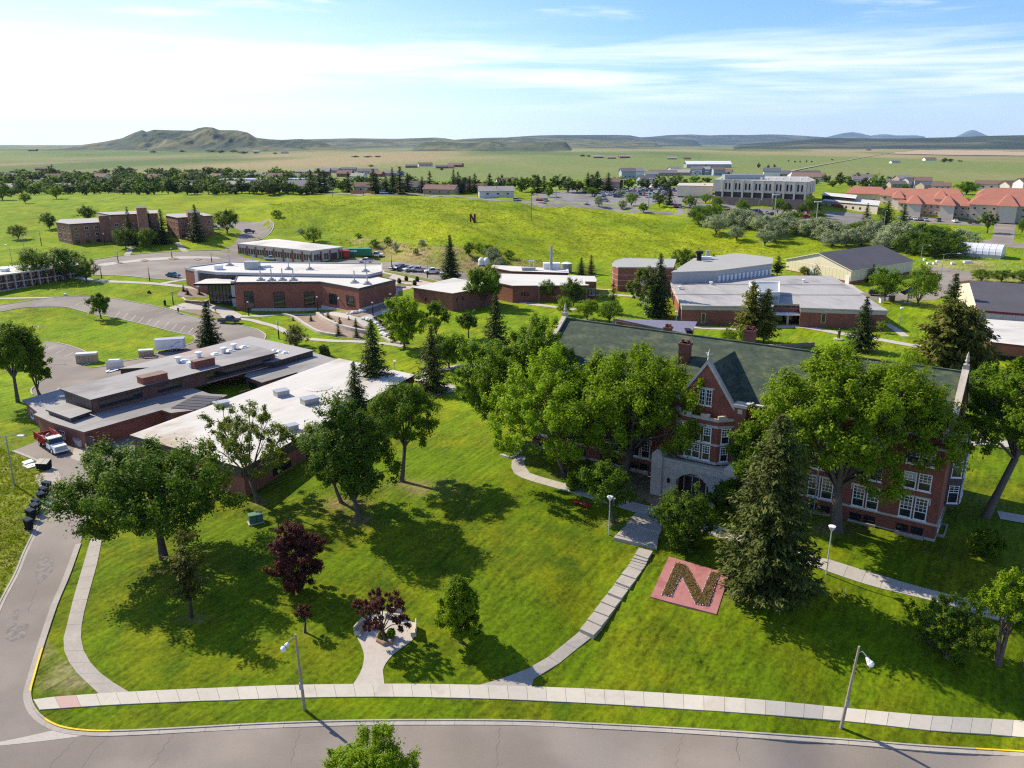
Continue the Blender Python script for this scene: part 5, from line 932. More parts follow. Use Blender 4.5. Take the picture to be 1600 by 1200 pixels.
ORG = mat('orange_roof', (.50, .17, .06), .75, .06, 1); q = [P(1072, 296.5, 22.6)-b.o, P(1114, 297.5, 22.6)-b.o, P(1114, 288, 25.2)-b.o, P(1086, 288, 25.2)-b.o]; MB().add(q+[v-Vector((0, 0, .4)) for v in q], [(0, 1, 2, 3), (0, 4, 5, 1), (0, 3, 7, 4), (1, 5, 6, 2)]).obj('porch_roof', ORG, b.root)
for k in range(5): v = q[0].lerp(q[1], (k+.2)/5); MB().box(v.x-.25, v.y, 0, v.x+.25, v.y+.4, v.z-.3).obj('porch_post', WHITE, b.root)
b = Bld('clinic_annex', 'low flat white annex with canopy right of the clinic', [(1285, 313), (1372, 320), (1374, 314), (1300, 308)], 19.2, 15.2); b.walls(BEIGE, -1); b.roof(WROOF, WHITE, .5, .4, up=.1); L0 = b.edge(0)[3]
for k in range(7): b.win(0, L0*(k+.5)/8, .8, 1.2, 1.2, BZ)
b.box(0, L0*.18, L0*.4, -.5, 2.6, 0, .1, RUST, 'wall_panel')
b = Bld('clinic_annex', 'flat white roofed link with glass canopy between the clinic and the red roofs', [(1285, 304), (1336, 309), (1338, 305), (1290, 301)], 21.5, 16.5); b.walls(GLASS, -1); b.roof(WROOF, WHITE, .5, .4, up=.1)
def hipblock(rt, o, poly, z1, z0, rise, mw, mr, inset=.35, over=1.0, nwin=0, front=0):
    w = Bld('school_wing', 'x', poly, z1, z0); w.root.parent = rt; w.root.location = w.o-o
    nest(w)
    w.walls(mw, -2); e = w.off(over); A, B, C, Dd = [Vector((*q, w.h)) for q in e[:4]]; m0 = (A+Dd)/2; m1 = (B+C)/2; r0 = m0.lerp(m1, inset*.5)+Vector((0, 0, rise)); r1 = m1.lerp(m0, inset*.5)+Vector((0, 0, rise))
    MB().add([A, B, C, Dd, r0, r1], [(0, 1, 5, 4), (1, 2, 5), (2, 3, 4, 5), (3, 0, 4), (3, 2, 1, 0)]).obj('roof', mr, w.root); L = w.edge(0)[3]
    for k in range(nwin):
        for z in (.6, 3.7) if w.h > 5 else (.8,): w.win(0, L*(k+.4)/nwin, z, 1.3, 1.0, CR)
    return w
rt = empty('red_roofed_school', G(1440, 335), 0, 'sprawling cream school with many red tiled hip roofs', 'building'); o = rt.location.copy()
SCH = mat('school_wall', (.56, .48, .39), .8, .05, 1)
hipblock(rt, o, [(1404, 316.5), (1519, 322.5), (1516, 312), (1412, 309)], 19.4, 14, 3.0, SCH, TILE, .25, 1.0, 12)
hipblock(rt, o, [(1376, 305), (1462, 309), (1458, 301.5), (1382, 299)], 20.8, 15.5, 3.4, SCH, TILE, .2, .8, 6); hipblock(rt, o, [(1322, 302), (1385, 304), (1382, 298.5), (1328, 297)], 20.6, 16, 3.4, SCH, TILE, .3, .8, 5)
hipblock(rt, o, [(1516, 319), (1640, 324), (1640, 313), (1522, 311)], 20.6, 14.6, 4.2, SCH, TILE, .3, 1.2, 8); hipblock(rt, o, [(1440, 306), (1505, 309), (1502, 302), (1446, 300)], 21.4, 15.5, 3.6, SCH, TILE, .3, .8, 4); hipblock(rt, o, [(1525, 307), (1620, 310), (1620, 302), (1530, 300)], 22, 15.5, 3.8, SCH, TILE, .3, .8, 5)
for q, z1, rs in (([(1418, 318), (1440, 319), (1438, 311), (1420, 310.5)], 20.2, 3.6), ([(1470, 320.5), (1492, 321.5), (1490, 313), (1472, 312.5)], 20.4, 3.8), ([(1560, 321.5), (1590, 322.5), (1587, 313), (1562, 312.5)], 21.0, 4.4), ([(1460, 311), (1480, 312), (1478, 305), (1462, 304.5)], 21.6, 4.0), ([(1395, 309), (1412, 310), (1411, 304), (1397, 303.5)], 21.2, 3.6), ([(1600, 312), (1630, 313), (1628, 305), (1602, 304)], 22.4, 4.2)): hipblock(rt, o, q, z1, 15, rs, SCH, TILE, .9, .6)
gp = hipblock(rt, o, [(1512, 326.5), (1538, 327.5), (1536, 321), (1514, 320.5)], 18.0, 14, 2.6, RUST, mat('porch_orange', (.52, .22, .08), .75, .06, 1), .02, .9)
HR = [mat('house_roof_a', (.16, .14, .145), .9, .1, 1), mat('house_roof_b', (.20, .12, .10), .9, .1, 1), mat('house_roof_c', (.30, .28, .26), .9, .1, 1), mat('house_roof_d', (.12, .13, .15), .9, .1, 1)]
HW = [mat('house_wall_a', (.60, .56, .50), .8, .05, 1), mat('house_wall_b', (.38, .30, .24), .8, .05, 1), mat('house_wall_c', (.72, .71, .69), .8, .05, 1), mat('house_wall_d', (.34, .38, .42), .8, .05, 1), BRICK2]
HCACHE = {}
def house_proto(v, rw, rr):
    w, d, h = ((13, 8, 3), (16, 9, 3.2), (11, 8, 5.6), (20, 10, 3.2))[v]; e = {}
    W_ = MB().box(-w/2, -d/2, -1.5, w/2, d/2, h).add([(-w/2, -d/2, h), (-w/2, d/2, h), (-w/2, 0, h+2.2), (w/2, -d/2, h), (w/2, d/2, h), (w/2, 0, h+2.2)], [(0, 2, 1), (3, 4, 5)]).mesh('wall', HW[rw])
    R_ = MB(); k = .5
    for s in (-1, 1): R_.add([(-w/2-k, s*(d/2+k), h-.25), (w/2+k, s*(d/2+k), h-.25), (w/2+k, 0, h+2.35), (-w/2-k, 0, h+2.35), (-w/2-k, s*(d/2+k), h-.5), (w/2+k, s*(d/2+k), h-.5), (w/2+k, 0, h+2.1), (-w/2-k, 0, h+2.1)], [(0, 1, 2, 3), (0, 4, 5, 1), (1, 5, 6, 2), (3, 7, 4, 0)])
    wn = MB()
    return W_, R_.mesh('roof', HR[rr]), w, d, h
RN = ('grey-brown', 'reddish-brown', 'pale grey', 'dark slate'); WN = ('cream', 'brown', 'white', 'blue-grey', 'brick'); KN = ('small', 'long', 'two-storey', 'low')
def hl(v, rw, rr, wh): return ('%s %s house with %s roof, %s' % (KN[v], WN[rw], RN[rr], wh),)*2
def house(px, py, v, rw, rr, rz, label, group=None, sc=1):
    key = (v, rw, rr)
    if key not in HCACHE: HCACHE[key] = house_proto(*key)
    W_, R_, w, d, h = HCACHE[key]; g = G(px, py); e = empty('house', g, rz, label, 'house', group); e.scale = (sc,)*3; inst('wall', W_, e); inst('roof', R_, e)
    for x in (-w*.3, 0, w*.28): f, p = win_mesh(1.5, 1.2, CR); o_ = inst('window', f, e, (x, -d/2-.01, .9)); inst('pane', p, o_)
    return e
for a in [(575,299,1,0,1,.1,'brown roofed house with orange fence behind the hill crest'),(690,303,3,1,1,-.3,'dark roofed wide bungalow on the crest of the hill'),(655,299,0,2,0,.2,'house with grey roof between crest spruces'),(502,297,0,0,2,0,'small pale house at the left of the crest road'),(775,306,3,0,2,.1,'low pale flat house at the end of the crest street'),(955,297,2,1,1,-.2,'two-storey house with brown roof above the car park'),(1008,291,2,3,0,.3,'blue-grey two-storey house above the car park'),(640,296,1,4,1,.4,'brick red house behind the crest street'),(725,294,1,0,0,-.2,'grey roofed house behind the crest spruces'),(745,300,0,4,1,.1,'red walled house near the crest junction'),(792,289,1,2,1,.2,'brown house beyond the crest junction'),(1030,293,0,2,0,.2,'small white gabled house by the car park')]: house(*a)
rng = random.Random(8)
for i in range(16): px_ = 20+i*29; v_ = (i % 3, (0, 2, 1, 3)[i % 4], (2, 0, 1)[i % 3]); house(px_+rng.uniform(-8, 8), (300, 294, 288)[i % 3]+rng.uniform(-1, 1), *v_, rng.uniform(-.6, .6), *hl(*v_, 'in the wooded town'), 1.3)
for x, y, s in [(450,284,1.6),(480,282,1.3),(505,279,1.5),(540,276,1.4),(560,280,1.2),(475,272,1.2),(520,270,1.2),(430,287,1.5),(15,279,1.2),(60,282,1.1),(70,287,1),(35,290,1),(110,285,1),(300,282,1),(190,275,1.1),(410,279,1.3),(395,284,1.1),(590,276,1.2),(615,275,1.2),(440,277,1.2),(575,272,1.3),(545,268,1.1),(330,290,1),(360,294,1.2),(240,285,1.1)]:
    v_ = (rng.randrange(4), rng.randrange(5), rng.randrange(4)); house(x, y, *v_, rng.uniform(-.6, .6), *hl(*v_, 'in the wooded town'), s)
for x, y, s in [(1015,277,1.2),(1025,274,1.2),(1040,275,1.2),(1052,273,1.2),(1062,274,1.2),(1075,273,1.2),(1088,273,1.2),(1100,273,1.2),(1112,273,1.2),(1122,274,1.2),(1133,273,1.2),(980,279,1.3),(993,278,1.3),(1205,280,1.4),(1218,277,1.3),(1250,279,1.4),(1268,276,1.3),(1262,283,1.4),(1350,286,1.1),(1348,281,1.),(1365,293,1.),(1380,289,1.),(1400,293,1.),(1408,290,1.1),(1420,293,1.),(1440,294,1.1),(1454,295,1.),(1470,296,1.),(1545,295,1.2),(1580,296,1.3),(1600,298,1.2)]:
    v_ = (rng.randrange(4), rng.randrange(4), rng.randrange(4)); house(x, y, *v_, rng.uniform(-.5, .5), *hl(*v_, 'left of the clinic' if x < 1160 else ('right behind the clinic' if x < 1300 else 'behind the red roofs')), s)
for x, y, s in [(643,262,1),(664,260,1.3),(700,263,1),(712,261,1.3),(690,263,1),(935,247,1.5),(955,248,1.2),(975,247,1.6),(1050,249,1.3),(1073,249,1),(1398,255,1),(1452,251,1.4),(1357,235,1.4),(225,235,1.3),(375,235,1.6),(400,238,1.4),(415,236,1.5),(445,240,1.5),(66,266,.9),(52,236,2)]:
    v_ = (3, rng.choice((0, 1, 2, 4)), rng.randrange(4)); house(x, y, *v_, rng.uniform(-.4, .4), *hl(*v_, 'on prairie '+('under the butte' if x < 500 else ('beyond the crest' if x < 800 else 'beyond the clinic'))), s)
g = G(1105, 262); e = empty('metal_barn', g, .05, 'long pale metal barn on the prairie behind the clinic', 'barn'); MB().box(-38, -10, -2, 38, 10, 6).obj('wall', GREYM, e); MB().add([(-39, -11, 6), (39, -11, 6), (39, 0, 11), (-39, 0, 11), (39, 11, 6), (-39, 11, 6)], [(0, 1, 2, 3), (3, 2, 4, 5)]).obj('roof', WHITE, e)
g = G(430, 291); e = empty('blue_roofed_mall', g, .03, 'long low store with blue-grey roofs in the wooded town', 'store'); MB().box(-45, -14, -2, 45, 14, 6).obj('wall', HW[3], e); MB().box(-46, -15, 6, 46, 15, 6.6).obj('roof', mat('blue_flat_roof', (.28, .34, .44), .7, .05, .2), e)
# greenhouse
g0, g1 = P(1493, 399, 9), P(1563, 404.5, 9); d = (g1-g0); L = d.length; e = empty('greenhouse', (g0.x, g0.y, 9.0), math.atan2(d.y, d.x), 'long white polytunnel greenhouse on the dry lot at right', 'greenhouse'); mb = MB(); rr = 4.2; ang = np.linspace(0, math.pi, 11)
for i in range(10):
    a0, a1 = ang[i], ang[i+1]; mb.add([(0, rr-rr*math.cos(a0), 1.2+rr*.85*math.sin(a0)), (L, rr-rr*math.cos(a0), 1.2+rr*.85*math.sin(a0)), (L, rr-rr*math.cos(a1), 1.2+rr*.85*math.sin(a1)), (0, rr-rr*math.cos(a1), 1.2+rr*.85*math.sin(a1))], [(0, 1, 2, 3)])
for x in (0, L): mb.add([(x, rr-rr*math.cos(a), 1.2+rr*.85*math.sin(a)) for a in ang], [list(range(11))])
mb.obj('film_cover', mat('greenhouse_film', (.66, .66, .72), .25, .05, 1, spec=.7), e); MB().box(-.05, -.05, -.8, L+.05, .1, 1.2).box(-.05, 2*rr-.1, -.8, L+.05, 2*rr+.05, 1.2).box(-.05, 0, -.8, .1, 2*rr, 1.2).box(L-.1, 0, -.8, L+.05, 2*rr, 1.2).obj('base_wall', GREYM, e)
hoop = MB().tube([(0, rr-(rr+.06)*math.cos(a), 1.2+(rr+.06)*.85*math.sin(a)) for a in ang], .07, 4).mesh('hoop', WHITE)
for k in range(8): inst('hoop', hoop, e, (L*k/7, 0, 0))
# ---------------------------------------------------------------- trees
def leafq(C, Nn, size, rng, asp=.55, T=None):
    """rhombic leaf sprays at centres C facing Nn -> vertices, quads"""
    n = len(C)
    if T is None: T = rng.normal(size=(n, 3))
    T = T-Nn*(T*Nn).sum(1, keepdims=True); T /= np.linalg.norm(T, axis=1, keepdims=True)+1e-9; B = np.cross(Nn, T)
    s = size[:, None] if hasattr(size, '__len__') else size
    bend = Nn*s*rng.uniform(-.25, .1, (n, 1))
    V = np.stack([C-T*s+bend, C+B*s*asp, C+T*s+bend, C-B*s*asp], 1).reshape(-1, 3)
    return V, np.arange(4*n).reshape(n, 4)
def nrm(a): return a/(np.linalg.norm(a, axis=-1, keepdims=True)+1e-9)
def deciduous(seed, h, w, cb=.25, lobes=9, clumps=110, lpc=80, leaf=.2, rc=.10, lean=(0, 0), spread=.62, top=1.0, trunks=1, d=None, tr=None, fine=True, low=-.6, cone=0):
    if fine: leaf *= .74; lpc = int(lpc*1.55); rc *= 1.08
    rng = np.random.default_rng(seed); a = w/2; d = (d or w)/2; z0 = h*cb; cz = z0+(h-z0)*.48; b = (h-z0)*.52
    # lobes of the crown
    ph = np.arange(lobes)*2.39996+rng.uniform(0, 6.28); el = np.linspace(low, .95, lobes)+rng.uniform(-.15, .15, lobes); el = np.clip(el, -.95, 1)
    cr = np.sqrt(np.maximum(1-el*el, .02)); rad = spread*rng.uniform(.75, 1.12, lobes)
    cr = cr*(1-cone*np.clip((el+.6)/1.6, 0, 1))
    LC = np.stack([a*cr*np.cos(ph)*rad, d*cr*np.sin(ph)*rad, cz+b*el*rad*(np.where(el > 0, top, 1))], 1)
    LC[:, 0] += lean[0]*(LC[:, 2]-z0)/h; LC[:, 1] += lean[1]*(LC[:, 2]-z0)/h
    LR = rng.uniform(.30, .46, lobes)*min(a, d, b*1.25)*(1-.55*cone*np.clip((el+.6)/1.6, 0, 1))
    li = rng.integers(0, lobes, clumps); dirs = nrm(rng.normal(size=(clumps, 3))+np.array((0, 0, .25))); rr = rng.uniform(.25, 1.0, (clumps, 1))**.5
    K = LC[li]+dirs*rr*LR[li][:, None]*np.array((1.15, 1.15, .95)); K[:, 2] = np.maximum(K[:, 2], z0*.75)
    R0 = rc*w*rng.uniform(.6, 1.25, clumps)
    n = clumps*lpc; ci = np.repeat(np.arange(clumps), lpc)
    o = nrm(rng.normal(size=(n, 3))); C = K[ci]+o*(rng.uniform(.1, 1, (n, 1))**.6*rng.uniform(.75, 1.35, (n, 1)))*R0[ci][:, None]*.72
    ax = nrm(dirs*.8+np.array((0, 0, .75))+rng.normal(size=(clumps, 3))*.25); C = C+ax[ci]*(rng.triangular(-.7, 0, 1.25, (n, 1))*R0[ci][:, None])*.8
    cen = np.array((lean[0]*.5, lean[1]*.5, cz)); out = nrm(C-cen)
    N = nrm(o*.75+out*.5+np.array((0, 0, .55))+rng.normal(size=(n, 3))*.5)
    V, F = leafq(C, N, leaf*rng.uniform(.6, 1.35, n), rng)
    crown = np_mesh('crown', V, F, None)
    # trunk, limbs to the lobes, twigs to some clumps
    mb = MB(); r0 = tr or (.018*h+.07); tops = []
    for t in range(trunks):
        off = Vector((rng.uniform(-.4, .4), rng.uniform(-.4, .4), 0))*(trunks > 1)
        f = Vector((lean[0]*z0*.8/h+rng.uniform(-.04, .04)*h+off.x*2, lean[1]*z0*.8/h+off.y*2, z0*1.02)); base = off
        mb.tube([base+Vector((0, 0, -.4)), base+Vector((0, 0, .15)), base.lerp(f, .5), f], [r0*1.5, r0*1.12, r0*.85, r0*.78], 8); tops.append(f)
    for i in range(lobes):
        f = tops[i % len(tops)]; e = Vector(LC[i]); m1 = f.lerp(e, .45)+Vector((0, 0, .06*h*rng.uniform(.2, 1)))
        rl = r0*rng.uniform(.36, .52); mb.tube([f-Vector((0, 0, .2)), m1, e], [rl, rl*.66, rl*.3], 6, cap=False)
        for q in np.where(li == i)[0][:7]: k = Vector(K[q]); mb.tube([m1.lerp(e, rng.uniform(.35, .95)), k], [rl*.24, .012*h**.5], 3, cap=False)
    return mb.mesh('trunk', BARK, True), crown
def conifer(seed, h, w, levels=26, per=8, pos=7, cb=.05, leaf=1.0, droop=.28, power=.85, irregular=.15, asp=.3, mat_t=None, sparse=0, up=.2):
    rng = np.random.default_rng(seed); Cs, Ns, Ts, Ss = [], [], [], []; mb = MB(); r0 = .013*h+.05
    mb.tube([(0, 0, -.3), (0, 0, h*.35), (0, 0, h*.97)], [r0*1.2, r0*.75, .02], 7)
    for i in range(levels):
        t = i/(levels-1); z = h*(cb+(1-cb)*t**1.02*.985); L = w/2*((1-t)**power*.97+.03)*rng.uniform(1-irregular, 1+irregular*.6)
        if t < .12: L *= .75+2*t
        nb = max(4, int(round(per*(1-.45*t)))); a0 = rng.uniform(0, 6.28)
        for j in range(nb):
            if rng.random() < sparse: continue
            az = a0+j*6.283/nb+rng.uniform(-.3, .3); Lb = L*rng.uniform(1-irregular*1.4, 1+irregular*.5); dr = droop*rng.uniform(.6, 1.3)*(1-.9*t)
            dx = np.array((math.cos(az), math.sin(az), 0)); sx = np.array((-math.sin(az), math.cos(az), 0)); zz = z+rng.uniform(-.5, .5)*h/levels
            if Lb > .14*w and levels > 14: mb.tube([(0, 0, zz), tuple(dx*Lb*.6+np.array((0, 0, zz-dr*Lb*.55)))], [r0*.16, .015], 3, cap=False)
            k = max(3, int(round(pos*(.35+.65*Lb/(w/2))))); s = np.linspace(.14, 1, k)
            zc = zz-dr*Lb*np.sin(s*2.2)*.75+up*Lb*t*s
            for sd in (-1, 1, 0, 0):
                n = k; jit = rng.normal(size=(n, 3))*.10*w/2*.35
                ll = leaf*(.10*w/2+.22*Lb*(1-s*.55))*rng.uniform(.7, 1.25, n)
                c = dx*(s*Lb)[:, None]+np.array((0, 0, 1))*zc[:, None]+sx*(sd*ll*.55)[:, None]+jit
                if sd == 0: c[:, 2] -= .12*ll
                T = nrm(dx*.8+sx*sd*.9+np.array((0, 0, -.35))+rng.normal(size=(n, 3))*.22); N = nrm(np.array((0, 0, 1))+dx*.45+rng.normal(size=(n, 3))*.45)
                Cs.append(c); Ns.append(N); Ts.append(T); Ss.append(ll*.62)
    C = np.concatenate(Cs); V, F = leafq(C, np.concatenate(Ns), np.concatenate(Ss), rng, asp, np.concatenate(Ts))
    return mb.mesh('trunk', mat_t or BARK2, True), np_mesh('crown', V, F, None)
def shrub(seed, h, w, clumps=40, lpc=60, leaf=.16):
    rng = np.random.default_rng(seed); d = nrm(rng.normal(size=(clumps, 3))); d[:, 2] = np.abs(d[:, 2]); K = d*np.array((w/2, w/2, h))*.72*rng.uniform(.4, 1, (clumps, 1))**.5
    ci = np.repeat(np.arange(clumps), lpc); n = len(ci); o = nrm(rng.normal(size=(n, 3))); C = K[ci]+o*rng.uniform(.2, 1, (n, 1))**.5*np.array((w*.15, w*.15, h*.17)); C[:, 2] = np.maximum(C[:, 2], .03)
    N = nrm(o+np.array((0, 0, .5))+rng.normal(size=(n, 3))*.4); V, F = leafq(C, N, leaf*rng.uniform(.6, 1.3, n), rng)
    mb = MB()
    for q in range(0, clumps, 4): mb.tube([(0, 0, -.1), tuple(K[q])], [.05, .015], 4, cap=False)
    return mb.mesh('stem', BARK, True), np_mesh('foliage', V, F, None)
LF = {'hill': leafmat('grass_hill', (.16, .20, .004), (.28, .31, .008), .3),
      'mid': leafmat('leaf_mid_green', (.068, .138, .003), (.172, .255, .009), .42), 'bright': leafmat('leaf_bright_green', (.100, .185, .003), (.265, .355, .011), .45),
      'dark': leafmat('leaf_dark_green', (.036, .084, .004), (.114, .178, .009), .36), 'purple': leafmat('leaf_purple', (.044, .012, .011), (.125, .040, .026), .3),
      'spruce': leafmat('needles_dark', (.022, .044, .008), (.076, .104, .018), .12, .6), 'blue': leafmat('needles_blue', (.036, .058, .009), (.140, .158, .030), .12, .6),
      'pine': leafmat('needles_pine', (.066, .082, .008), (.178, .168, .024), .18, .6), 'olive': leafmat('leaf_silver', (.18, .215, .11), (.37, .41, .26), .25),
      'light': leafmat('leaf_light', (.085, .13, .012), (.21, .24, .03), .38), 'brown': leafmat('needles_brown', (.09, .075, .022), (.16, .11, .03), .15), 'town': leafmat('leaf_far_town', (.050, .088, .024), (.115, .150, .036), .35)}
def set_leaf(me, key):
    m = me.copy(); m.materials.clear(); m.materials.append(LF[key]); return m
VAR = {}
def variants():
    for i in range(4): VAR['d%d' % i] = deciduous(100+i, 10, 9, .10, 11, 100, 46, .25, .12, spread=.62, low=-.75)
    for i in range(2): VAR['t%d' % i] = deciduous(120+i, 10, 6.5, .22, 8, 64, 42, .24, .12, spread=.66)
    for i in range(4): VAR['f%d' % i] = deciduous(140+i, 10, 9, .03, 9, 64, 16, .55, .14, spread=.58, fine=False, low=-.9)
    VAR['b0'] = deciduous(150, 10, 11, .0, 13, 110, 36, .32, .12, spread=.66, low=-.95)
    for i in range(3): VAR['s%d' % i] = conifer(160+i, 12, 5.6, 22, 8, 6)
    for i in range(2): VAR['c%d' % i] = conifer(170+i, 12, 5.2, 12, 6, 3, leaf=1.6, asp=.42)
    for i in range(2): VAR['p%d' % i] = conifer(180+i, 12, 6.5, 17, 7, 7, .16, leaf=1.15, droop=-.15, power=.55, irregular=.42, asp=.4, sparse=.14, up=.35)
    for i in range(2): VAR['h%d' % i] = shrub(190+i, 2, 3)
    VAR['w0'] = deciduous(195, 10, 6, .16, 10, 110, 46, .20, .09, spread=.7)
variants()
VM = {}
TREES = {}
def plant(name, loc, h, w, vk, leaf, label, group=None, rz=None, meshes=None, cat='tree', d=None, tmat=None):
    """one tree: an empty at the root with trunk and crown; meshes of the same kind are shared"""
    base = {'d': (10, 9), 't': (10, 6.5), 'f': (10, 9), 'b': (10, 11), 's': (12, 5.6), 'c': (12, 5.2), 'p': (12, 6.5), 'h': (2, 3), 'w': (10, 6)}
    e = empty(name, loc, random.uniform(0, 6.28) if rz is None else rz, label, cat, group)
    if meshes is None:
        t, c = VAR[vk]; key = (vk, leaf)
        if key not in VM: VM[key] = (t, set_leaf(c, leaf))
        t, c = VM[key]; bh, bw = base[vk[0]]; w = w*1.3 if vk[0] in 'sc' else w; e.scale = (w/bw, (d or w)/bw, h/bh)
    else:
        t, c = meshes; c.materials.clear(); c.materials.append(LF[leaf])
        if tmat: t.materials.clear(); t.materials.append(tmat)
    sh = vk and vk[0] == 'h'
    inst('stem' if sh else 'trunk', t, e); inst('foliage' if sh else 'crown', c, e); return e
def dims(px, py, top, wpx):
    g = G(px, py); d = g.y*c_+(CAM_H-g.z)*s_; return g, max(ztop(g.x, g.y, top)-g.z, .4), wpx/FPX*d
def tree(name, px, py, top, wpx, vk, leaf, label, group=None, rz=None, hk=1.0):
    g, h, w = dims(px, py, top, wpx); return plant(name, g, h*hk, w, vk, leaf, label, group, rz, cat='shrub' if vk[0] == 'h' else 'tree')
def hero(name, px, py, top, wpx, lfm, label, fn, tmat=None, cx=None, rz=0, dd=None, **kw):
    """a tree built for its own place; cx is the picture column of the crown's middle"""
    g, h, w = dims(px, py, top, wpx); h *= .97
    if fn is conifer: w *= 1.16
    if fn is deciduous:
        d = g.y*c_+(CAM_H-g.z)*s_
        if cx is not None: kw['lean'] = ((cx-px)/FPX*d*1.35, 0)
        if dd: kw['d'] = w*dd
    return plant(name, g, h, w, None, lfm, label, None, rz, fn(h=h, w=w, **kw), tmat=tmat)
D, S = deciduous, conifer
def near_trees():
    hero('elm_tree', 256, 872, 703, 262, 'dark', 'broad dark elm with leaning trunk beside the left street, over the small pine', D, BARK2, cx=236, seed=1, cb=.30, lobes=15, clumps=330, lpc=105, leaf=.24, rc=.062, spread=.72, tr=.52)
    hero('scots_pine', 300, 965, 824, 74, 'pine', 'small thin scots pine with bare lower trunk on the lawn under the elm', S, None, seed=2, levels=22, per=7, pos=11, cb=.24, leaf=.75, droop=-.12, power=.45, irregular=.5, asp=.36, sparse=.22, up=.3)
    hero('ash_tree', 403, 785, 628, 128, 'light', 'open airy ash with thin upright crown against the white flat roof', D, None, cx=392, seed=3, cb=.24, lobes=11, clumps=150, lpc=70, leaf=.2, rc=.06, spread=.82)
    hero('ash_tree', 533, 785, 652, 112, 'light', 'pale ash half hidden behind the tall dark maple, by the white flat roof', D, None, cx=512, seed=4, cb=.22, lobes=9, clumps=110, lpc=70, leaf=.22, rc=.08)
    hero('maple_tree', 562, 812, 622, 142, 'dark', 'tall dense dark maple on the lawn below the white flat roof', D, None, cx=549, seed=5, cb=.17, lobes=14, clumps=260, lpc=100, leaf=.22, rc=.08, spread=.66)
    hero('maple_tree', 628, 752, 592, 112, 'mid', 'bright green maple with bare straight trunk at the top of the lawn', D, None, cx=636, seed=6, cb=.36, lobes=11, clumps=190, lpc=90, leaf=.2, rc=.085, spread=.68)
    hero('spruce_tree', 558, 665, 563, 60, 'spruce', 'dark spruce rising at the far edge of the white flat roof', S, None, seed=7, levels=24, per=9, pos=9, leaf=.85)
    hero('spruce_tree', 585, 612, 498, 66, 'spruce', 'broad dark spruce behind the white flat roof, before the curved flower beds', S, None, seed=8, levels=25, per=9, pos=9, leaf=.85)
    hero('spruce_tree', 676, 612, 506, 62, 'blue', 'blue-grey spruce beside the walk, left of the big leafy ash', S, None, seed=9, levels=24, per=9, pos=9, leaf=.85)
    hero('spruce_tree', 775, 548, 455, 52, 'spruce', 'dark spruce standing on the lawn in front of the brick wing', S, None, seed=10, levels=22, per=8, pos=8, leaf=.9)
    hero('spruce_tree', 1196, 928, 640, 150, 'blue', 'huge spruce in front of the old hall, next to the red flower bed pad', S, BARK, seed=11, levels=46, per=14, pos=19, cb=.05, leaf=.46, droop=.32, power=.58, irregular=.22, asp=.36)
    hero('cottonwood_tree', 782, 690, 520, 130, 'mid', 'leafy ash left of the old hall, over the end of its walk', D, None, cx=772, seed=12, cb=.18, lobes=13, clumps=230, lpc=95, leaf=.24, rc=.075, spread=.7)
    hero('cottonwood_tree', 842, 690, 492, 118, 'mid', 'tall cottonwood hiding the far left end of the old hall', D, None, cx=846, seed=13, cb=.10, lobes=14, clumps=260, lpc=95, leaf=.25, rc=.075, spread=.72)
    hero('maple_tree', 882, 742, 556, 186, 'bright', 'sunlit maple at the left corner of the old hall, beside the curved walk', D, None, cx=848, seed=14, cb=.16, lobes=15, clumps=330, lpc=105, leaf=.23, rc=.062, spread=.74)
    hero('silver_maple', 972, 748, 542, 250, 'bright', 'giant silver maple with a forked trunk in front of the hall windows', D, None, cx=985, seed=15, cb=.20, lobes=19, clumps=460, lpc=115, leaf=.24, rc=.056, spread=.76, tr=.72, dd=.7)
    hero('hawthorn_tree', 958, 816, 716, 78, 'dark', 'small dark leaning tree between the red bench and the hall steps', D, None, cx=936, seed=16, cb=.26, lobes=9, clumps=120, lpc=80, leaf=.17, rc=.11)
    hero('lilac_bush', 1066, 852, 762, 94, 'dark', 'large dark bush beside the stone entrance arch, over the walk', D, None, seed=17, low=-.95, cb=.03, lobes=12, clumps=190, lpc=85, leaf=.17, rc=.095, spread=.72)
    hero('lilac_bush', 1132, 806, 742, 50, 'dark', 'dark bush against the right foot of the stone entrance arch', D, None, seed=18, low=-.95, cb=.03, lobes=9, clumps=120, lpc=80, leaf=.17, rc=.11)
    hero('silver_maple', 1307, 828, 545, 296, 'bright', 'giant silver maple with a thick straight trunk hiding the right half of the hall', D, None, cx=1302, seed=19, cb=.26, lobes=22, clumps=560, lpc=118, leaf=.24, rc=.050, spread=.80, tr=.68, dd=.62)
    hero('ivy_clump', 1160, 800, 640, 76, 'mid', 'green climber tree growing up the hall wall right of the entrance bay', D, None, cx=1165, seed=20, cb=.25, lobes=9, clumps=120, lpc=80, leaf=.2, rc=.1)
    hero('cottonwood_tree', 1540, 808, 552, 150, 'mid', 'old tree with a thick trunk leaning right, on the lawn past the hall end', D, None, cx=1590, seed=21, cb=.38, lobes=15, clumps=330, lpc=100, leaf=.23, rc=.065, spread=.76, tr=.5)
    hero('elm_tree', 1526, 694, 566, 80, 'dark', 'dark tree with a pale trunk behind the right end of the hall', D, None, cx=1545, seed=22, cb=.28, lobes=10, clumps=150, lpc=90, leaf=.24, rc=.1)
    hero('ponderosa_pine', 1474, 592, 468, 100, 'pine', 'bushy ponderosa pine behind the hall roof, left one of two', S, BARK, seed=23, levels=24, per=9, pos=10, cb=.14, leaf=.85, droop=-.12, power=.45, irregular=.35, asp=.4, up=.3)
    hero('ponderosa_pine', 1500, 590, 478, 92, 'pine', 'bushy ponderosa pine behind the hall roof, right one of two', S, BARK, seed=24, levels=24, per=9, pos=10, cb=.14, leaf=.85, droop=-.12, power=.45, irregular=.35, asp=.4, up=.3)
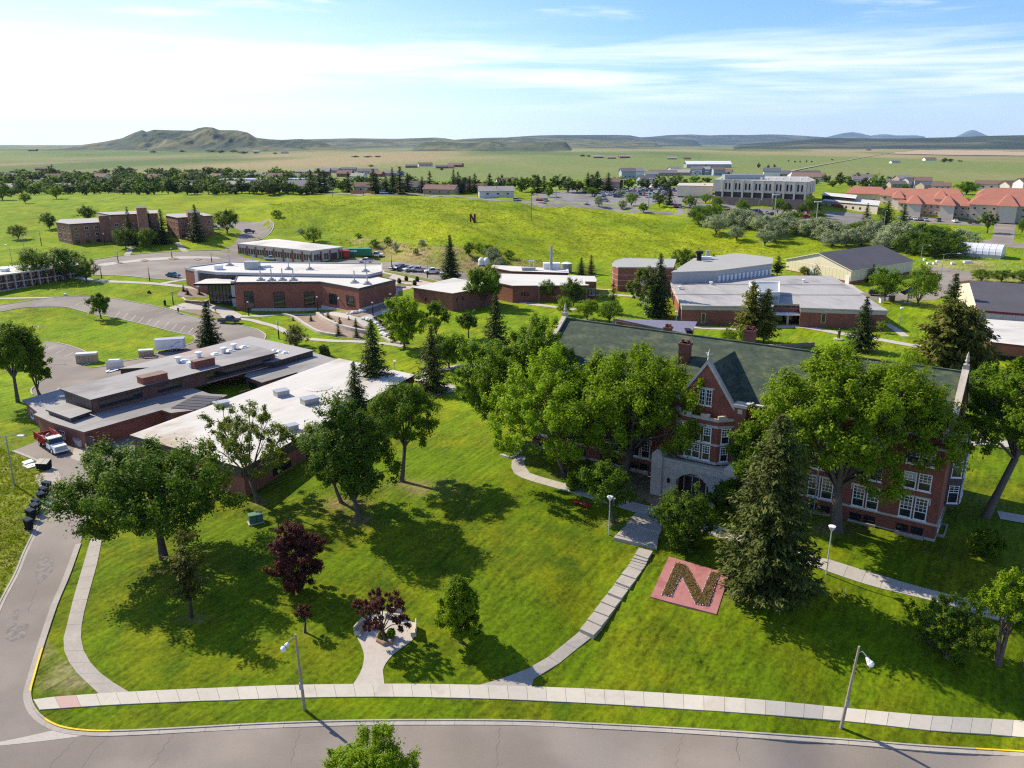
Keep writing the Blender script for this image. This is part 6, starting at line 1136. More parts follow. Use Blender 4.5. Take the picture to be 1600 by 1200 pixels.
    hero('spruce_tree', 1483, 505, 424, 46, 'spruce', 'dark spruce against the cream gable end with maroon trim', S, None, seed=25, levels=22, per=8, pos=8)
    hero('spruce_tree', 1345, 548, 462, 48, 'spruce', 'dark spruce with bare foot in front of the grey roofed school corner', S, None, seed=26, levels=22, per=8, pos=8, cb=.12)
    hero('pine_tree', 1170, 534, 438, 52, 'pine', 'olive pine before the grey roofed school, taller of a close pair', S, None, seed=27, levels=20, per=8, pos=8, cb=.14, droop=-.1, power=.5, irregular=.35, asp=.4, up=.3)
    hero('pine_tree', 1193, 536, 450, 46, 'pine', 'olive pine before the grey roofed school entrance, shorter of a close pair', S, None, seed=28, levels=20, per=8, pos=8, cb=.14, droop=-.1, power=.5, irregular=.35, asp=.4, up=.3)
    hero('spruce_tree', 1028, 494, 394, 46, 'spruce', 'tall dark spruce at the left corner of the grey roofed school', S, None, seed=29, levels=24, per=9, pos=8)
    hero('birch_tree', 1008, 491, 414, 50, 'light', 'pale birch with a white trunk and hanging leaves next to a dark spruce', D, WHITE, cx=1003, seed=30, cb=.10, lobes=12, clumps=150, lpc=60, leaf=.26, rc=.075, spread=.74, tr=.16)
    hero('larch_tree', 957, 490, 438, 28, 'spruce', 'slim dark larch by the walk left of the birch', S, None, seed=31, levels=18, per=7, pos=6, sparse=.1)
    hero('spruce_tree', 704, 436, 366, 38, 'spruce', 'tall dark spruce at the end of the parking lot under the bare bank', S, None, seed=32, levels=24, per=9, pos=7)
    hero('spruce_tree', 328, 541, 469, 42, 'spruce', 'dark spruce on the edge of the parking loop by the glass entrance', S, None, seed=33, levels=22, per=8, pos=8)
    hero('cottonwood_tree', 632, 545, 455, 74, 'bright', 'bright leafy tree on the bank in front of the low brick building', D, None, seed=34, low=-.95, cb=.08, lobes=12, clumps=180, lpc=75, leaf=.28, rc=.08)
    hero('ash_tree', 684, 530, 466, 48, 'mid', 'slender light tree on the lawn in front of the low brick building', D, None, seed=35, cb=.15, lobes=8, clumps=80, lpc=60, leaf=.26, rc=.1, spread=.75)
    hero('cottonwood_tree', 757, 480, 410, 64, 'mid', 'round ash between the low brick building and the brick wing', D, None, seed=36, cb=.16, lobes=11, clumps=150, lpc=70, leaf=.3, rc=.09)
    hero('maple_tree', 732, 528, 485, 36, 'dark', 'small round dark tree alone on the back lawn', D, None, seed=37, cb=.3, lobes=7, clumps=70, lpc=50, leaf=.24, rc=.13)
    hero('maple_tree', 702, 575, 520, 70, 'mid', 'leafy maple behind the blue-grey spruce by the walk', D, None, seed=38, cb=.12, lobes=10, clumps=140, lpc=75, leaf=.27, rc=.09)
    hero('maple_tree', 158, 498, 456, 36, 'mid', 'small round maple alone on the edge of the oval lawn', D, None, seed=39, cb=.22, lobes=8, clumps=90, lpc=60, leaf=.25, rc=.12)
    hero('elm_tree', 28, 628, 496, 100, 'mid', 'big elm at the corner of the parking loop, above the low grey roofs', D, None, cx=26, seed=40, cb=.30, lobes=13, clumps=220, lpc=90, leaf=.26, rc=.08)
    hero('elm_tree', 62, 618, 518, 52, 'mid', 'drooping younger elm hanging down to the roof edge at the parking loop', D, None, cx=58, seed=41, cb=.10, lobes=9, clumps=120, lpc=75, leaf=.26, rc=.1)
    hero('linden_tree', 720, 1003, 888, 78, 'bright', 'young cone-shaped linden tied to a cord on the lawn', D, None, seed=42, cb=.10, lobes=18, clumps=320, lpc=85, leaf=.17, rc=.085, spread=.74, low=-.95, cone=.85)
    hero('purple_tree', 466, 925, 806, 82, 'purple', 'tall purple-leaved tree with foliage to the ground on the lawn', D, BARK2, seed=43, cb=.02, lobes=17, clumps=300, lpc=85, leaf=.15, rc=.075, spread=.72, low=-.95)
    hero('purple_tree', 477, 988, 942, 26, 'purple', 'tiny purple-leaved sapling with bare stem on the lawn', D, BARK2, seed=44, cb=.38, lobes=7, clumps=40, lpc=45, leaf=.10, rc=.14)
    hero('purple_tree', 603, 1004, 924, 72, 'purple', 'low spreading purple tree growing from the middle of the round paved seating place', D, BARK2, cx=594, seed=45, cb=.25, lobes=12, clumps=170, lpc=70, leaf=.11, rc=.06, spread=.85)
    hero('young_maple', 1562, 1036, 878, 80, 'bright', 'slender bright young tree with two thin trunks at the edge of the lower right lawn', D, None, seed=46, cb=.28, lobes=10, clumps=130, lpc=75, leaf=.15, rc=.1, trunks=2)
    hero('young_maple', 1600, 1042, 905, 60, 'mid', 'darker young tree right of the two-trunked one, cut by the photo edge', D, None, seed=47, cb=.14, lobes=9, clumps=130, lpc=75, leaf=.15, rc=.1)
    hero('juniper_bush', 1478, 1026, 930, 110, 'dark', 'wide dark bush with arching shoots on the lower right lawn by the walk', D, None, seed=48, low=-.95, cb=.02, lobes=13, clumps=190, lpc=75, leaf=.14, rc=.075, spread=.78)
    hero('lilac_bush', 1540, 868, 828, 60, 'mid', 'low bush at the foot of the leaning tree', D, None, seed=49, low=-.95, cb=.02, lobes=8, clumps=90, lpc=60, leaf=.16, rc=.11)
    g = Vector(((578-800)/FPX*57.5, 47.5, 0))
    plant('maple_tree', g, 9.5, 7.0, None, 'bright', 'top of a leafy street tree rising from below the picture in front of the road', None, 0, deciduous(50, 9.5, 7.0, .2, 12, 240, 100, .13, .075, spread=.72))
def mid_trees():
    T = tree
    rows = [('cottonwood_tree',58,441,386,58,'d0','dark','big dark tree before the two-storey balcony block, left one of three'),('cottonwood_tree',102,438,384,66,'d1','dark','big dark tree before the balcony block, middle one of three'),('cottonwood_tree',136,440,402,36,'d2','dark','big dark tree at the right end of the balcony block'),
    ('ash_tree',77,358,332,28,'d3','dark','thin tree on the slope left of the brick dormitory'),('ash_tree',28,374,350,30,'d0','light','pale sparse tree on the slope at far left of the dormitory'),('cottonwood_tree',138,345,320,34,'d1','dark','dark round tree behind the left wing of the dormitory'),
    ('spruce_tree',205,382,324,24,'s0','spruce','dark spruce against the dormitory, left of three in the court'),('spruce_tree',237,380,330,20,'s1','spruce','dark spruce against the dormitory, slim middle one of three'),('spruce_tree',256,381,327,30,'s2','spruce','dark spruce against the dormitory, right of three in the court'),('spruce_tree',309,377,320,30,'s0','spruce','dark spruce against the right wing of the dormitory'),
    ('maple_tree',197,388,354,36,'d2','dark','round tree at the head of the dormitory stairs, left one'),('maple_tree',231,388,356,36,'d3','mid','round tree at the head of the dormitory stairs, right one'),('cottonwood_tree',355,364,326,46,'d0','dark','round dark tree right of the dormitory by the road'),
    ('cottonwood_tree',88,311,288,28,'d1','mid','lone round tree on the ridge behind the dormitory'),('maple_tree',40,318,301,18,'d2','mid','small round tree on the ridge, left of the lone big one'),('cottonwood_tree',4,313,283,36,'d3','mid','tree cut by the photo edge on the ridge'),
    ('juniper_bush',463,541,508,40,'b0','pine','wide brownish juniper at the lamp-lit walk before the low grey building'),('juniper_bush',507,556,530,22,'h0','blue','blue-green egg-shaped bush on the lawn by the low grey roof'),
    ('maple_tree',1382,470,414,56,'d1','mid','leafy tree with a forked trunk on the lawn before the dark roofed gym'),('maple_tree',1436,478,412,56,'d2','mid','leafy tree on the lawn next to the solar panel stand'),('spruce_tree',1280,432,398,24,'s1','spruce','dark spruce against the cream wall of the gym'),
    ('pine_tree',1214,431,400,28,'p0','pine','olive pine at the left corner of the cream gym'),('maple_tree',1256,430,416,20,'d3','light','low light tree against the cream gym wall'),('ash_tree',1312,434,410,24,'t0','light','thin light tree near the gym corner'),('spruce_tree',1362,440,412,22,'s2','blue','grey spruce at the gym corner door'),
    ('maple_tree',1532,440,420,34,'d0','mid','tree behind the maroon trimmed roof, left of a row of three'),('maple_tree',1564,441,420,36,'d1','mid','tree behind the maroon trimmed roof, middle of a row of three'),('maple_tree',1596,442,421,36,'d2','mid','tree behind the maroon trimmed roof, right of a row of three'),
    ('cottonwood_tree',1068,428,389,54,'d3','dark','big round dark tree between the round brick hall and the grey roofed school'),('spruce_tree',1113,430,397,18,'s0','spruce','slim spruce before the pale hall with fins'),('pine_tree',908,429,402,18,'s1','spruce','dark pine on the slope, left of a pair behind the brick wing'),('pine_tree',923,428,398,17,'s2','brown','brown dying pine on the slope, right of a pair behind the brick wing'),
    ('maple_tree',896,478,433,48,'d1','dark','dark dense tree in front of the brick wing tower'),('maple_tree',855,470,436,30,'d2','dark','small tree against the brick wing wall by three windows'),('maple_tree',882,492,464,30,'d3','bright','bright bush-like tree behind the hall finial, left'),('maple_tree',918,500,466,44,'d0','bright','bright bushy tree behind the hall roof, beside the left finial'),('maple_tree',952,504,468,44,'d1','mid','bushy tree behind the hall roof, before the larch'),
    ('ash_tree',942,472,456,14,'t0','light','thin young tree by the brick wing corner'),('maple_tree',1136,546,512,30,'d2','bright','light leafy tree between the two hall chimneys'),('maple_tree',1163,552,508,30,'d3','mid','leafy tree just right of the far hall chimney'),('ash_tree',1376,520,502,18,'t1','bright','young tree at the right corner of the grey roofed school'),
    ('maple_tree',1420,600,545,44,'d0','bright','leafy tree behind the hall ridge below the pines'),('maple_tree',702,470,446,34,'t1','light','light young tree against the low brick building wall'),('larch_tree',835,540,490,38,'s0','pine','brownish spruce on the back lawn left of the hall'),
    ('maple_tree',1500,660,580,60,'t1','dark','dark leafy tree behind the hall right end wall'),('lilac_bush',908,760,722,56,'h1','mid','low bush under the hall windows'),('maple_tree',733,400,378,22,'d3','dark','shrubby tree at the foot of the bare bank')]
    for r in rows: T(r[0], *r[1:5], r[5], r[6], r[7])
    # silvery Russian olives along the foot of the hill
    ol = [(1093,350,328,22,0),(1112,350,322,24,0),(1135,352,332,24,1),(1150,356,330,26,1),(1172,356,334,24,1),(1118,366,340,26,1),(1190,368,338,28,1),(1205,366,344,24,0),(1222,362,336,28,1),(1243,366,345,26,1),(1262,370,344,28,1),(1210,378,352,24,1),(1285,374,345,34,1),(1305,376,348,32,1),(1322,384,360,24,1),(1300,385,366,24,1),(1345,384,358,26,1),(1338,376,350,22,0),(1362,376,345,28,1),(1385,382,357,26,1),(1404,388,352,34,1),(1440,386,352,46,2),(1470,394,360,44,2),(1425,396,366,34,2),(1378,390,370,22,1),(1150,376,356,18,1),(1195,384,362,20,1),(1086,340,326,14,0),(1500,388,362,30,1),(1240,350,334,18,0),(1455,402,374,30,2),(1490,402,376,26,2)]
    for i, (x, y, t, w, k) in enumerate(ol):
        plant('russian_olive', *dims(x, y, t-5, w*1.75), ('b0', 'd0', 'd1', 'b0')[i % 4], ('mid', 'olive', 'dark')[k], ('green thicket tree among the silvery olives below the hill', 'silvery russian olive in the thicket along the foot of the grassy hill', 'dark green thicket tree at the right end of the olives, left of the greenhouse')[k], ('green trees among the olives', 'silvery olives below the hill', 'dark trees left of the greenhouse')[k])
    for i, (x, y, t, w) in enumerate([(490,378,355,30),(470,366,357,16),(432,340,328,18),(762,400,382,26),(770,408,386,30),(748,392,380,16),(795,404,390,18),(618,394,378,12),(606,383,370,14),(585,386,374,18),(660,384,374,14),(560,372,364,12),(650,398,388,10),(780,420,402,22)]):
        plant('bush', *dims(x, y, t, w), 'b0', ('mid', 'olive')[i % 3 == 1], 'wild bush growing along the bare bank under the hill', 'bushes on the bank', cat='shrub')
    # along the top of the hill
    a = [(858,308,288,16,'f0','mid'),(832,304,296,10,'f1','mid'),(935,323,305,18,'d3','olive'),(972,327,310,18,'f2','olive'),(925,306,292,22,'d0','mid'),(970,306,296,20,'d1','olive'),(986,322,300,22,'d0','mid'),(1005,332,315,18,'f3','mid'),(1030,322,300,26,'d1','dark'),(1046,320,292,18,'c0','spruce'),(1078,325,304,24,'d2','mid'),(1102,318,302,22,'d0','mid'),(1120,325,307,22,'d3','mid'),(1100,306,288,12,'c1','spruce'),(1160,337,310,26,'d1','mid'),(1215,334,308,22,'d2','mid'),(1228,338,316,22,'d3','dark'),(1252,338,318,22,'d0','dark'),(1265,334,304,22,'d1','mid'),(1278,340,314,18,'c0','spruce'),(1276,346,328,26,'d2','mid'),(1245,318,312,14,'d2','mid'),(1352,356,318,20,'s0','spruce'),(1384,355,314,34,'s1','spruce'),(1410,354,319,24,'s2','spruce'),(1400,325,311,14,'d1','mid'),(1466,334,322,14,'d1','purple'),(1492,334,320,14,'d2','purple'),(1542,364,330,34,'t0','dark'),(1596,366,340,14,'d2','mid'),(1510,304,282,46,'d1','mid'),(1345,305,290,14,'d0','mid'),(1372,308,296,14,'d3','mid'),(1412,297,288,16,'d2','mid'),(1463,302,296,10,'d0','mid'),(1382,298,288,8,'d1','mid')]
    for x, y, t, w, vk, lf in a:
        k = {'c': 'spruce', 's': 'spruce', 'p': 'pine'}.get(vk[0], 'round tree'); plant(k.replace(' ', '_') if k == 'spruce' else 'shade_tree', *dims(x, y, t, w), vk, lf, {'purple': 'small purple tree before the red roofed school', 'olive': 'silvery tree along the parking lot above the hill'}.get(lf, ('dark spruce' if k == 'spruce' else 'green shade tree')+' near the car park and clinic above the hill'), {'purple': 'purple trees by the school', 'olive': 'silvery trees by the lot'}.get(lf, ('spruces' if k == 'spruce' else 'shade trees')+' by the car park and clinic'))
    rng = random.Random(4)
    # conifers and street trees behind the hill crest
    for x, t in [(487,268),(500,264),(508,267),(545,270),(584,265),(588,270),(604,276),(614,262),(626,262),(637,270),(672,268),(709,265),(716,270),(724,278),(734,276),(742,272),(765,272),(850,276),(918,270),(933,268),(950,270),(840,274),(660,276)]:
        plant('spruce', *dims(x, 302+rng.uniform(-2, 1), t, 19+rng.uniform(-2, 6)), rng.choice(['c0', 'c1', 's0']), 'spruce', 'dark spruce among the houses behind the hill crest', 'spruces behind the hill')
    for x in list(range(430, 500, 13))+list(range(520, 790, 20))+[800,815,832,862,876,890,905,925,965,985,1010,1025,1042,1060,1070,1085]:
        plant('shade_tree', *dims(x+rng.uniform(-4, 4), 298+rng.uniform(-5, 3), 276+rng.uniform(-5, 7), rng.uniform(20, 32)), 'f%d' % rng.randrange(4), rng.choice(['town', 'mid', 'town', 'dark']), 'green street tree among the houses behind the hill crest', 'street trees behind the hill')
    # the wooded town left of the hill: rows of crowns
    n = 0
    def hood(x, row):
        lf = rng.choice(['town', 'town', 'dark', 'mid']); wh = 'left of the dormitory' if x < 150 else ('straight beyond the dormitory' if x < 330 else 'by the blue-roofed store'); dp = 'nearer' if row < 3 else 'farther'
        lb = '%s tree in the %s wooded town, %s' % ({'town': 'blue-green', 'dark': 'dark green', 'mid': 'lighter green'}[lf], dp, wh); return lf, lb, lb.replace('tree', 'trees')
    for row, (y, h_, st) in enumerate([(303, 17, 13), (298, 16, 13), (293, 15, 14), (288, 14, 15), (283, 13, 18), (278, 12, 23), (272, 9, 40)]):
        x = -20+row*5
        while x < 505:
            if not (row > 4 and rng.random() < .3):
                yy = y+rng.uniform(-2, 2); plant('town_tree', *dims(x, yy, yy-h_*rng.uniform(.65, 1.6), rng.uniform(19, 31)), 'f%d' % rng.randrange(4), *hood(x, row)); n += 1
            x += st*rng.uniform(.55, 1.0)
    for x, y, t, w in [(1370,297,270,24),(1352,296,276,24),(1330,292,278,22),(1312,290,268,20),(1300,292,280,18),(1290,285,272,16),(1340,284,270,18),(1325,282,274,10),(1395,290,281,14),(1409,286,276,12),(1420,284,278,10),(1224,276,267,8),(1244,274,266,8),(1203,275,272,6),(1168,277,271,8),(1355,276,269,6),(1388,285,274,8),(1272,290,276,18),(1138,274,268,6),(1046,275,271,8),(1060,282,272,20),(1085,284,274,22),(1105,285,276,20),(1035,284,274,14),(1010,286,274,16),(995,284,276,14)]:
        plant('town_tree', *dims(x, y, t, w), 'f%d' % rng.randrange(4), rng.choice(['town', 'mid']), 'small green tree among the far houses beyond the clinic', 'trees among the far houses')
    for x, y, t, w in [(580,261,257,10),(690,266,262,8),(240,239,235,14),(285,238,234,12),(330,238,234,18),(345,239,234,16),(365,238,234,18),(380,240,236,16),(400,240,237,10),(430,241,238,8),(555,246,243,16),(575,246,243,14),(590,246,243,12),(910,245,241,10),(920,245,242,8),(1475,254,246,12),(1485,253,247,10),(1500,253,250,8),(1300,251,248,4),(1250,254,251,4),(1242,254,251,4),(1232,253,250,3),(1260,254,250,3),(1268,254,251,3),(1102,263,257,5),(1185,263,254,6),(1200,264,257,5),(1210,262,256,5),(940,246,243,6)]:
        plant('prairie_tree', *dims(x, y, t, w), 'f%d' % rng.randrange(4), 'town', 'tiny far tree standing on the open prairie', 'far trees on the prairie')
near_trees()
mid_trees()
# ---------------------------------------------------------------- uncut grass and weeds: far too many to count
def tufts(name, n, region, leaf, size, label, seed, nb=5, spread=.35, dens=None):
    rng = np.random.default_rng(seed); xs = [p[0] for p in region]; ys = [p[1] for p in region]; w = [G(*p) for p in region]; wx = [p.x for p in w]; wy = [p.y for p in w]
    X = rng.uniform(min(wx), max(wx), n*4); Y = rng.uniform(min(wy), max(wy), n*4); px, py = proj(X, Y, ht(X, Y)); k = inpoly(px, py, region)
    if dens: k &= fbm(X/dens, Y/dens, 3, seed) > .05
    X, Y = X[k][:n], Y[k][:n]; Z = ht(X, Y); m = len(X); ci = np.repeat(np.arange(m), nb); sc = rng.uniform(.6, 1.5, m)[ci]*size
    C = np.stack([X[ci]+rng.normal(size=len(ci))*spread*sc, Y[ci]+rng.normal(size=len(ci))*spread*sc, Z[ci]+sc*.45], 1); N = nrm(rng.normal(size=(len(ci), 3))*np.array((1, 1, .35))+np.array((0, 0, .25))); T = nrm(np.array((0, 0, 1))+rng.normal(size=(len(ci), 3))*.35)
    V, F = leafq(C, N, sc*.55, rng, .3, T); me = np_mesh(name, V, F, LF[leaf]); tag(link(bpy.data.objects.new(name, me)), label, kind='stuff')
tufts('rough_grass', 5000, [(-40, 690), (20, 706), (70, 742), (60, 800), (24, 885), (-5, 940), (-40, 1000)], 'hill', .2, 'uncut weedy grass on the left roadside', 1)
tufts('hill_grass', 9000, [(420, 318), (600, 309), (820, 316), (980, 336), (1080, 352), (1190, 385), (1290, 392), (1100, 400), (950, 404), (880, 408), (760, 396), (640, 374), (540, 366), (440, 356)], 'hill', .34, 'tall tufted grass over the hill', 2, 6, .7)
tufts('hill_weeds', 520, [(420, 318), (600, 309), (820, 316), (980, 336), (1080, 352), (1190, 385), (950, 402), (760, 396), (640, 374), (540, 366), (440, 356)], 'mid', .42, 'dark patches of weeds on the hill', 3, 8, .9, 16)
tufts('bank_weeds', 350, [(500, 374), (600, 378), (740, 388), (800, 400), (870, 410), (860, 428), (760, 420), (690, 420), (640, 402), (560, 392)], 'hill', .5, 'dry weeds on the eroded bank', 4, 7, .8)
# ---------------------------------------------------------------- lamps, vehicles, furniture
def tobj(name, label, cat, loc, rz=0, group=None): return empty(name, loc, rz, label, cat, group)
LAMPG = mat('lamp_globe', (.8, .8, .78), .3, 0)
# two tall street lamps on the verge
for (bx, by, tx, ty, hx, hy, lab) in [(476, 1108, 461.5, 991, 449, 1008, 'tall leaning street lamp on the verge in front of the round seating place'), (1314, 1137, 1342.5, 1010, 1355, 1031, 'tall leaning street lamp on the verge below the red flower bed')]:
    g = G(bx, by); T = P(tx, ty, g.z+9.4)-g; Hd = P(hx, hy, g.z+8.55)-g; e = tobj('street_lamp', lab, 'street lamp', g)
    MB().tube([(0, 0, -.3), tuple(T*.33), tuple(T)], [.16, .14, .09], 8).obj('pole', WOOD, e); m = T*.93
    a = MB().tube([tuple(m), tuple(m.lerp(Hd, .45)+Vector((0, 0, .42))), tuple(m.lerp(Hd, .85)+Vector((0, 0, .28))), tuple(Hd+Vector((0, 0, .1)))], .045, 6).obj('arm', GREYM, e)
    h = MB(); d = (Hd-m); d.z = 0; d.normalize(); h.tube([tuple(Hd-d*.1+Vector((0, 0, .2))), tuple(Hd+d*.1), tuple(Hd+d*.3-Vector((0, 0, .18))), tuple(Hd+d*.5-Vector((0, 0, .3))), tuple(Hd+d*.58-Vector((0, 0, .34)))], [.1, .2, .3, .26, .06], 8); h.obj('lamp_head', mat('lamp_head_white', (.72, .73, .76), .35, 0), e)
    k = T*.33; MB().box(k.x-.17, k.y-.24, k.z-.3, k.x+.17, k.y-.08, k.z+.35).obj('control_box', GREYM, e)
def globe_lamp(px, py, top, m=BLACK, label=None, group='black globe lamps along the campus walks'):
    g = G(px, py); h = max(2.5, ztop(g.x, g.y, top)-g.z); key = ('globe', m.name)
    if key not in WCACHE: WCACHE[key] = (MB().tube([(0, 0, -.2), (0, 0, .5), (0, 0, .55), (0, 0, .86)], [.16, .14, .075, .06], 7).mesh('post', m), MB().ball((0, 0, .93), .27, 8, 5, 0, .25).mesh('globe', LAMPG, True), MB().tube([(0, 0, .855), (0, 0, .88)], [.16, .2], 8).tube([(0, 0, .985), (0, 0, 1.0)], [.18, .05], 8).mesh('cap', m))
    e = tobj('path_lamp', label or 'black globe lamp post beside a campus walk', 'lamp post', g, 0, group if not label else None); e.scale = (1, 1, h)
    for n, me in zip(('post', 'globe', 'cap'), WCACHE[key]): inst(n, me, e)
for a in [(389,494,470),(436,530,502),(497,488,462),(583,494,471),(611,480,458),(610,512,495),(271,476,454),(234,439,417),(159,435,415),(185,411,392),(269,404,387),(331,410,395),(164,382,364),(612,416,399),(668,435,414),(65,384,362),(305,375,363)]: globe_lamp(*a)
for a, lb in [((951, 836, 776), 'slim pale lamp post on the lawn beside the hall steps'), ((1291, 897, 822), 'pale lamp post at the edge of the walk right of the big spruce')]:
    g = G(a[0], a[1]); h = ztop(g.x, g.y, a[2])-g.z; e = tobj('path_lamp', lb, 'lamp post', g); MB().tube([(0, 0, -.2), (0, 0, h*.9)], [.075, .06], 7).obj('post', mat('pale_green_steel', (.50, .56, .52), .5, .05, 1), e); MB().tube([(0, 0, h*.9), (0, 0, h*.97), (0, 0, h), (0, 0, h+.06)], [.1, .34, .4, .12], 10).obj('lamp_shade', WHITE, e)
for a, lb in [((1405,512,480),'pale square-headed lamp at the right corner of the grey roofed school'),((1056,508,486),'pale lamp at the left corner of the grey roofed school'),((842,472,446),'pale lamp before the brick wing slit windows'),((916,470,451),'pale lamp before the brick wing tower'),((617,577,564),'short grey bollard lamp on the lawn by the dark spruce')]:
    g = G(a[0], a[1]); h = ztop(g.x, g.y, a[2])-g.z; e = tobj('path_lamp', lb, 'lamp post', g); MB().tube([(0, 0, -.2), (0, 0, h*.93)], [.09, .07], 6).obj('post', GREYM, e); MB().box(-.3, -.3, h*.93, .3, .3, h).obj('lamp_shade', WHITE, e)
def cobra(px, py, top, hx, hy, label, m=GREYM):
    g = G(px, py); h = ztop(g.x, g.y, top)-g.z; e = tobj('street_lamp', label, 'street lamp', g); MB().tube([(0, 0, -.3), (0, 0, h*.9), (0, 0, h)], [.13, .08, .07], 6).obj('pole', m, e)
    d = g.y*c_+(CAM_H-g.z)*s_; dx = (hx-px)/FPX*d; MB().tube([(0, 0, h-.1), (dx*.5, 0, h+.35), (dx, 0, h+.25)], .05, 5).obj('arm', m, e); MB().tube([(dx*.95, 0, h+.25), (dx*1.1, 0, h+.22), (dx*1.28, 0, h+.15)], [.08, .2, .06], 6).obj('lamp_head', WHITE, e)
for a in [(1438,410,384,1448,382,'grey cobra-head lamp at the corner of the dark roofed gym'),(1470,432,397,1491,395,'tall cobra-head lamp above the bend of the campus road'),(1448,424,411,1464,408,'short cobra-head lamp behind the lawn tree'),(1283,393,372,1288,371,'cobra-head lamp at the foot of the hill behind the gym'),(1189,398,378,1199,376,'pale lamp on the grass slope above the pale gym'),(50,560,512,68,508,'cobra-head lamp half hidden by the big elm'),(38,390,370,42,369,'pale lamp pole on the slope left of the dormitory'),(19,412,384,12,383,'pale lamp pole on the lawn behind the balcony block'),(1380,361,330,1382,330,'tall pole on the lawn before the red roofs'),(1183,352,313,1186,312,'tall pole above the silvery olives')]: cobra(*a)
g = G(22.5, 758); h = ztop(g.x, g.y, 675)-g.z; e = tobj('utility_pole', 'slim grey pole with a double lamp arm on the rough grass at left', 'pole', g); tp = P(9, 682, g.z+h)-g; MB().tube([(0, 0, -.3), tuple(tp)], [.13, .08], 7).obj('pole', GREYM, e)
MB().tube([tuple(tp-Vector((1.1, .2, .1))), tuple(tp+Vector((2.0, .3, .25)))], .05, 5).obj('arm', GREYM, e)
for k in (-1.3, 2.1): MB().box(tp.x+k-.45, tp.y-.2, tp.z-.05, tp.x+k+.45, tp.y+.2, tp.z+.2).obj('lamp_head', WHITE, e)
# utility poles with wires along the crest
pole = MB().tube([(0, 0, -.5), (0, 0, 10)], [.16, .11], 6).mesh('pole', DWOOD); arm = MB().box(-1.2, -.08, 9.0, 1.2, .08, 9.2).mesh('crossarm', DWOOD); tops = []
for px, py, t in [(427,303,286),(492,303,287),(520,308,291),(568,306,290),(579,300,284),(657,304,289),(663,306,284),(746,308,290),(776,307,283),(830,345,301)]:
    g = G(px, py); h = max(ztop(g.x, g.y, t)-g.z, 6); e = tobj('utility_pole', 'dark timber utility pole along the crest of the hill', 'pole', g, 0, 'timber utility poles along the crest'); e.scale = (1, 1, h/10); inst('pole', pole, e); inst('crossarm', arm, e); tops.append(g+Vector((0, 0, h*.91)))
e = tobj('power_line', 'thin wires strung between the timber poles along the crest', 'wire', tops[0])
for a, b in zip(tops[:-2], tops[1:-1]): MB().tube([tuple(a-tops[0]), tuple((a+b)/2-tops[0]-Vector((0, 0, .8))), tuple(b-tops[0])], .05, 4).obj('wire', BLACK, e)
for px, py, t in [(973.5,300,281),(1018,300,279),(868.5,312,296),(1013,325,301),(1226,310,299),(1275,348,316),(1210,338,305)]:
    g = G(px, py); h = max(ztop(g.x, g.y, t)-g.z, 5); e = tobj('lot_light', 'pale twin-headed light pole in the car park above the hill', 'light pole', g, 0, 'light poles of the car park'); MB().tube([(0, 0, -.3), (0, 0, h)], [.3, .22], 6).obj('pole', GREYM, e); MB().box(-1.8, -.3, h, 1.8, .3, h+.35).obj('lamp_head', WHITE, e)
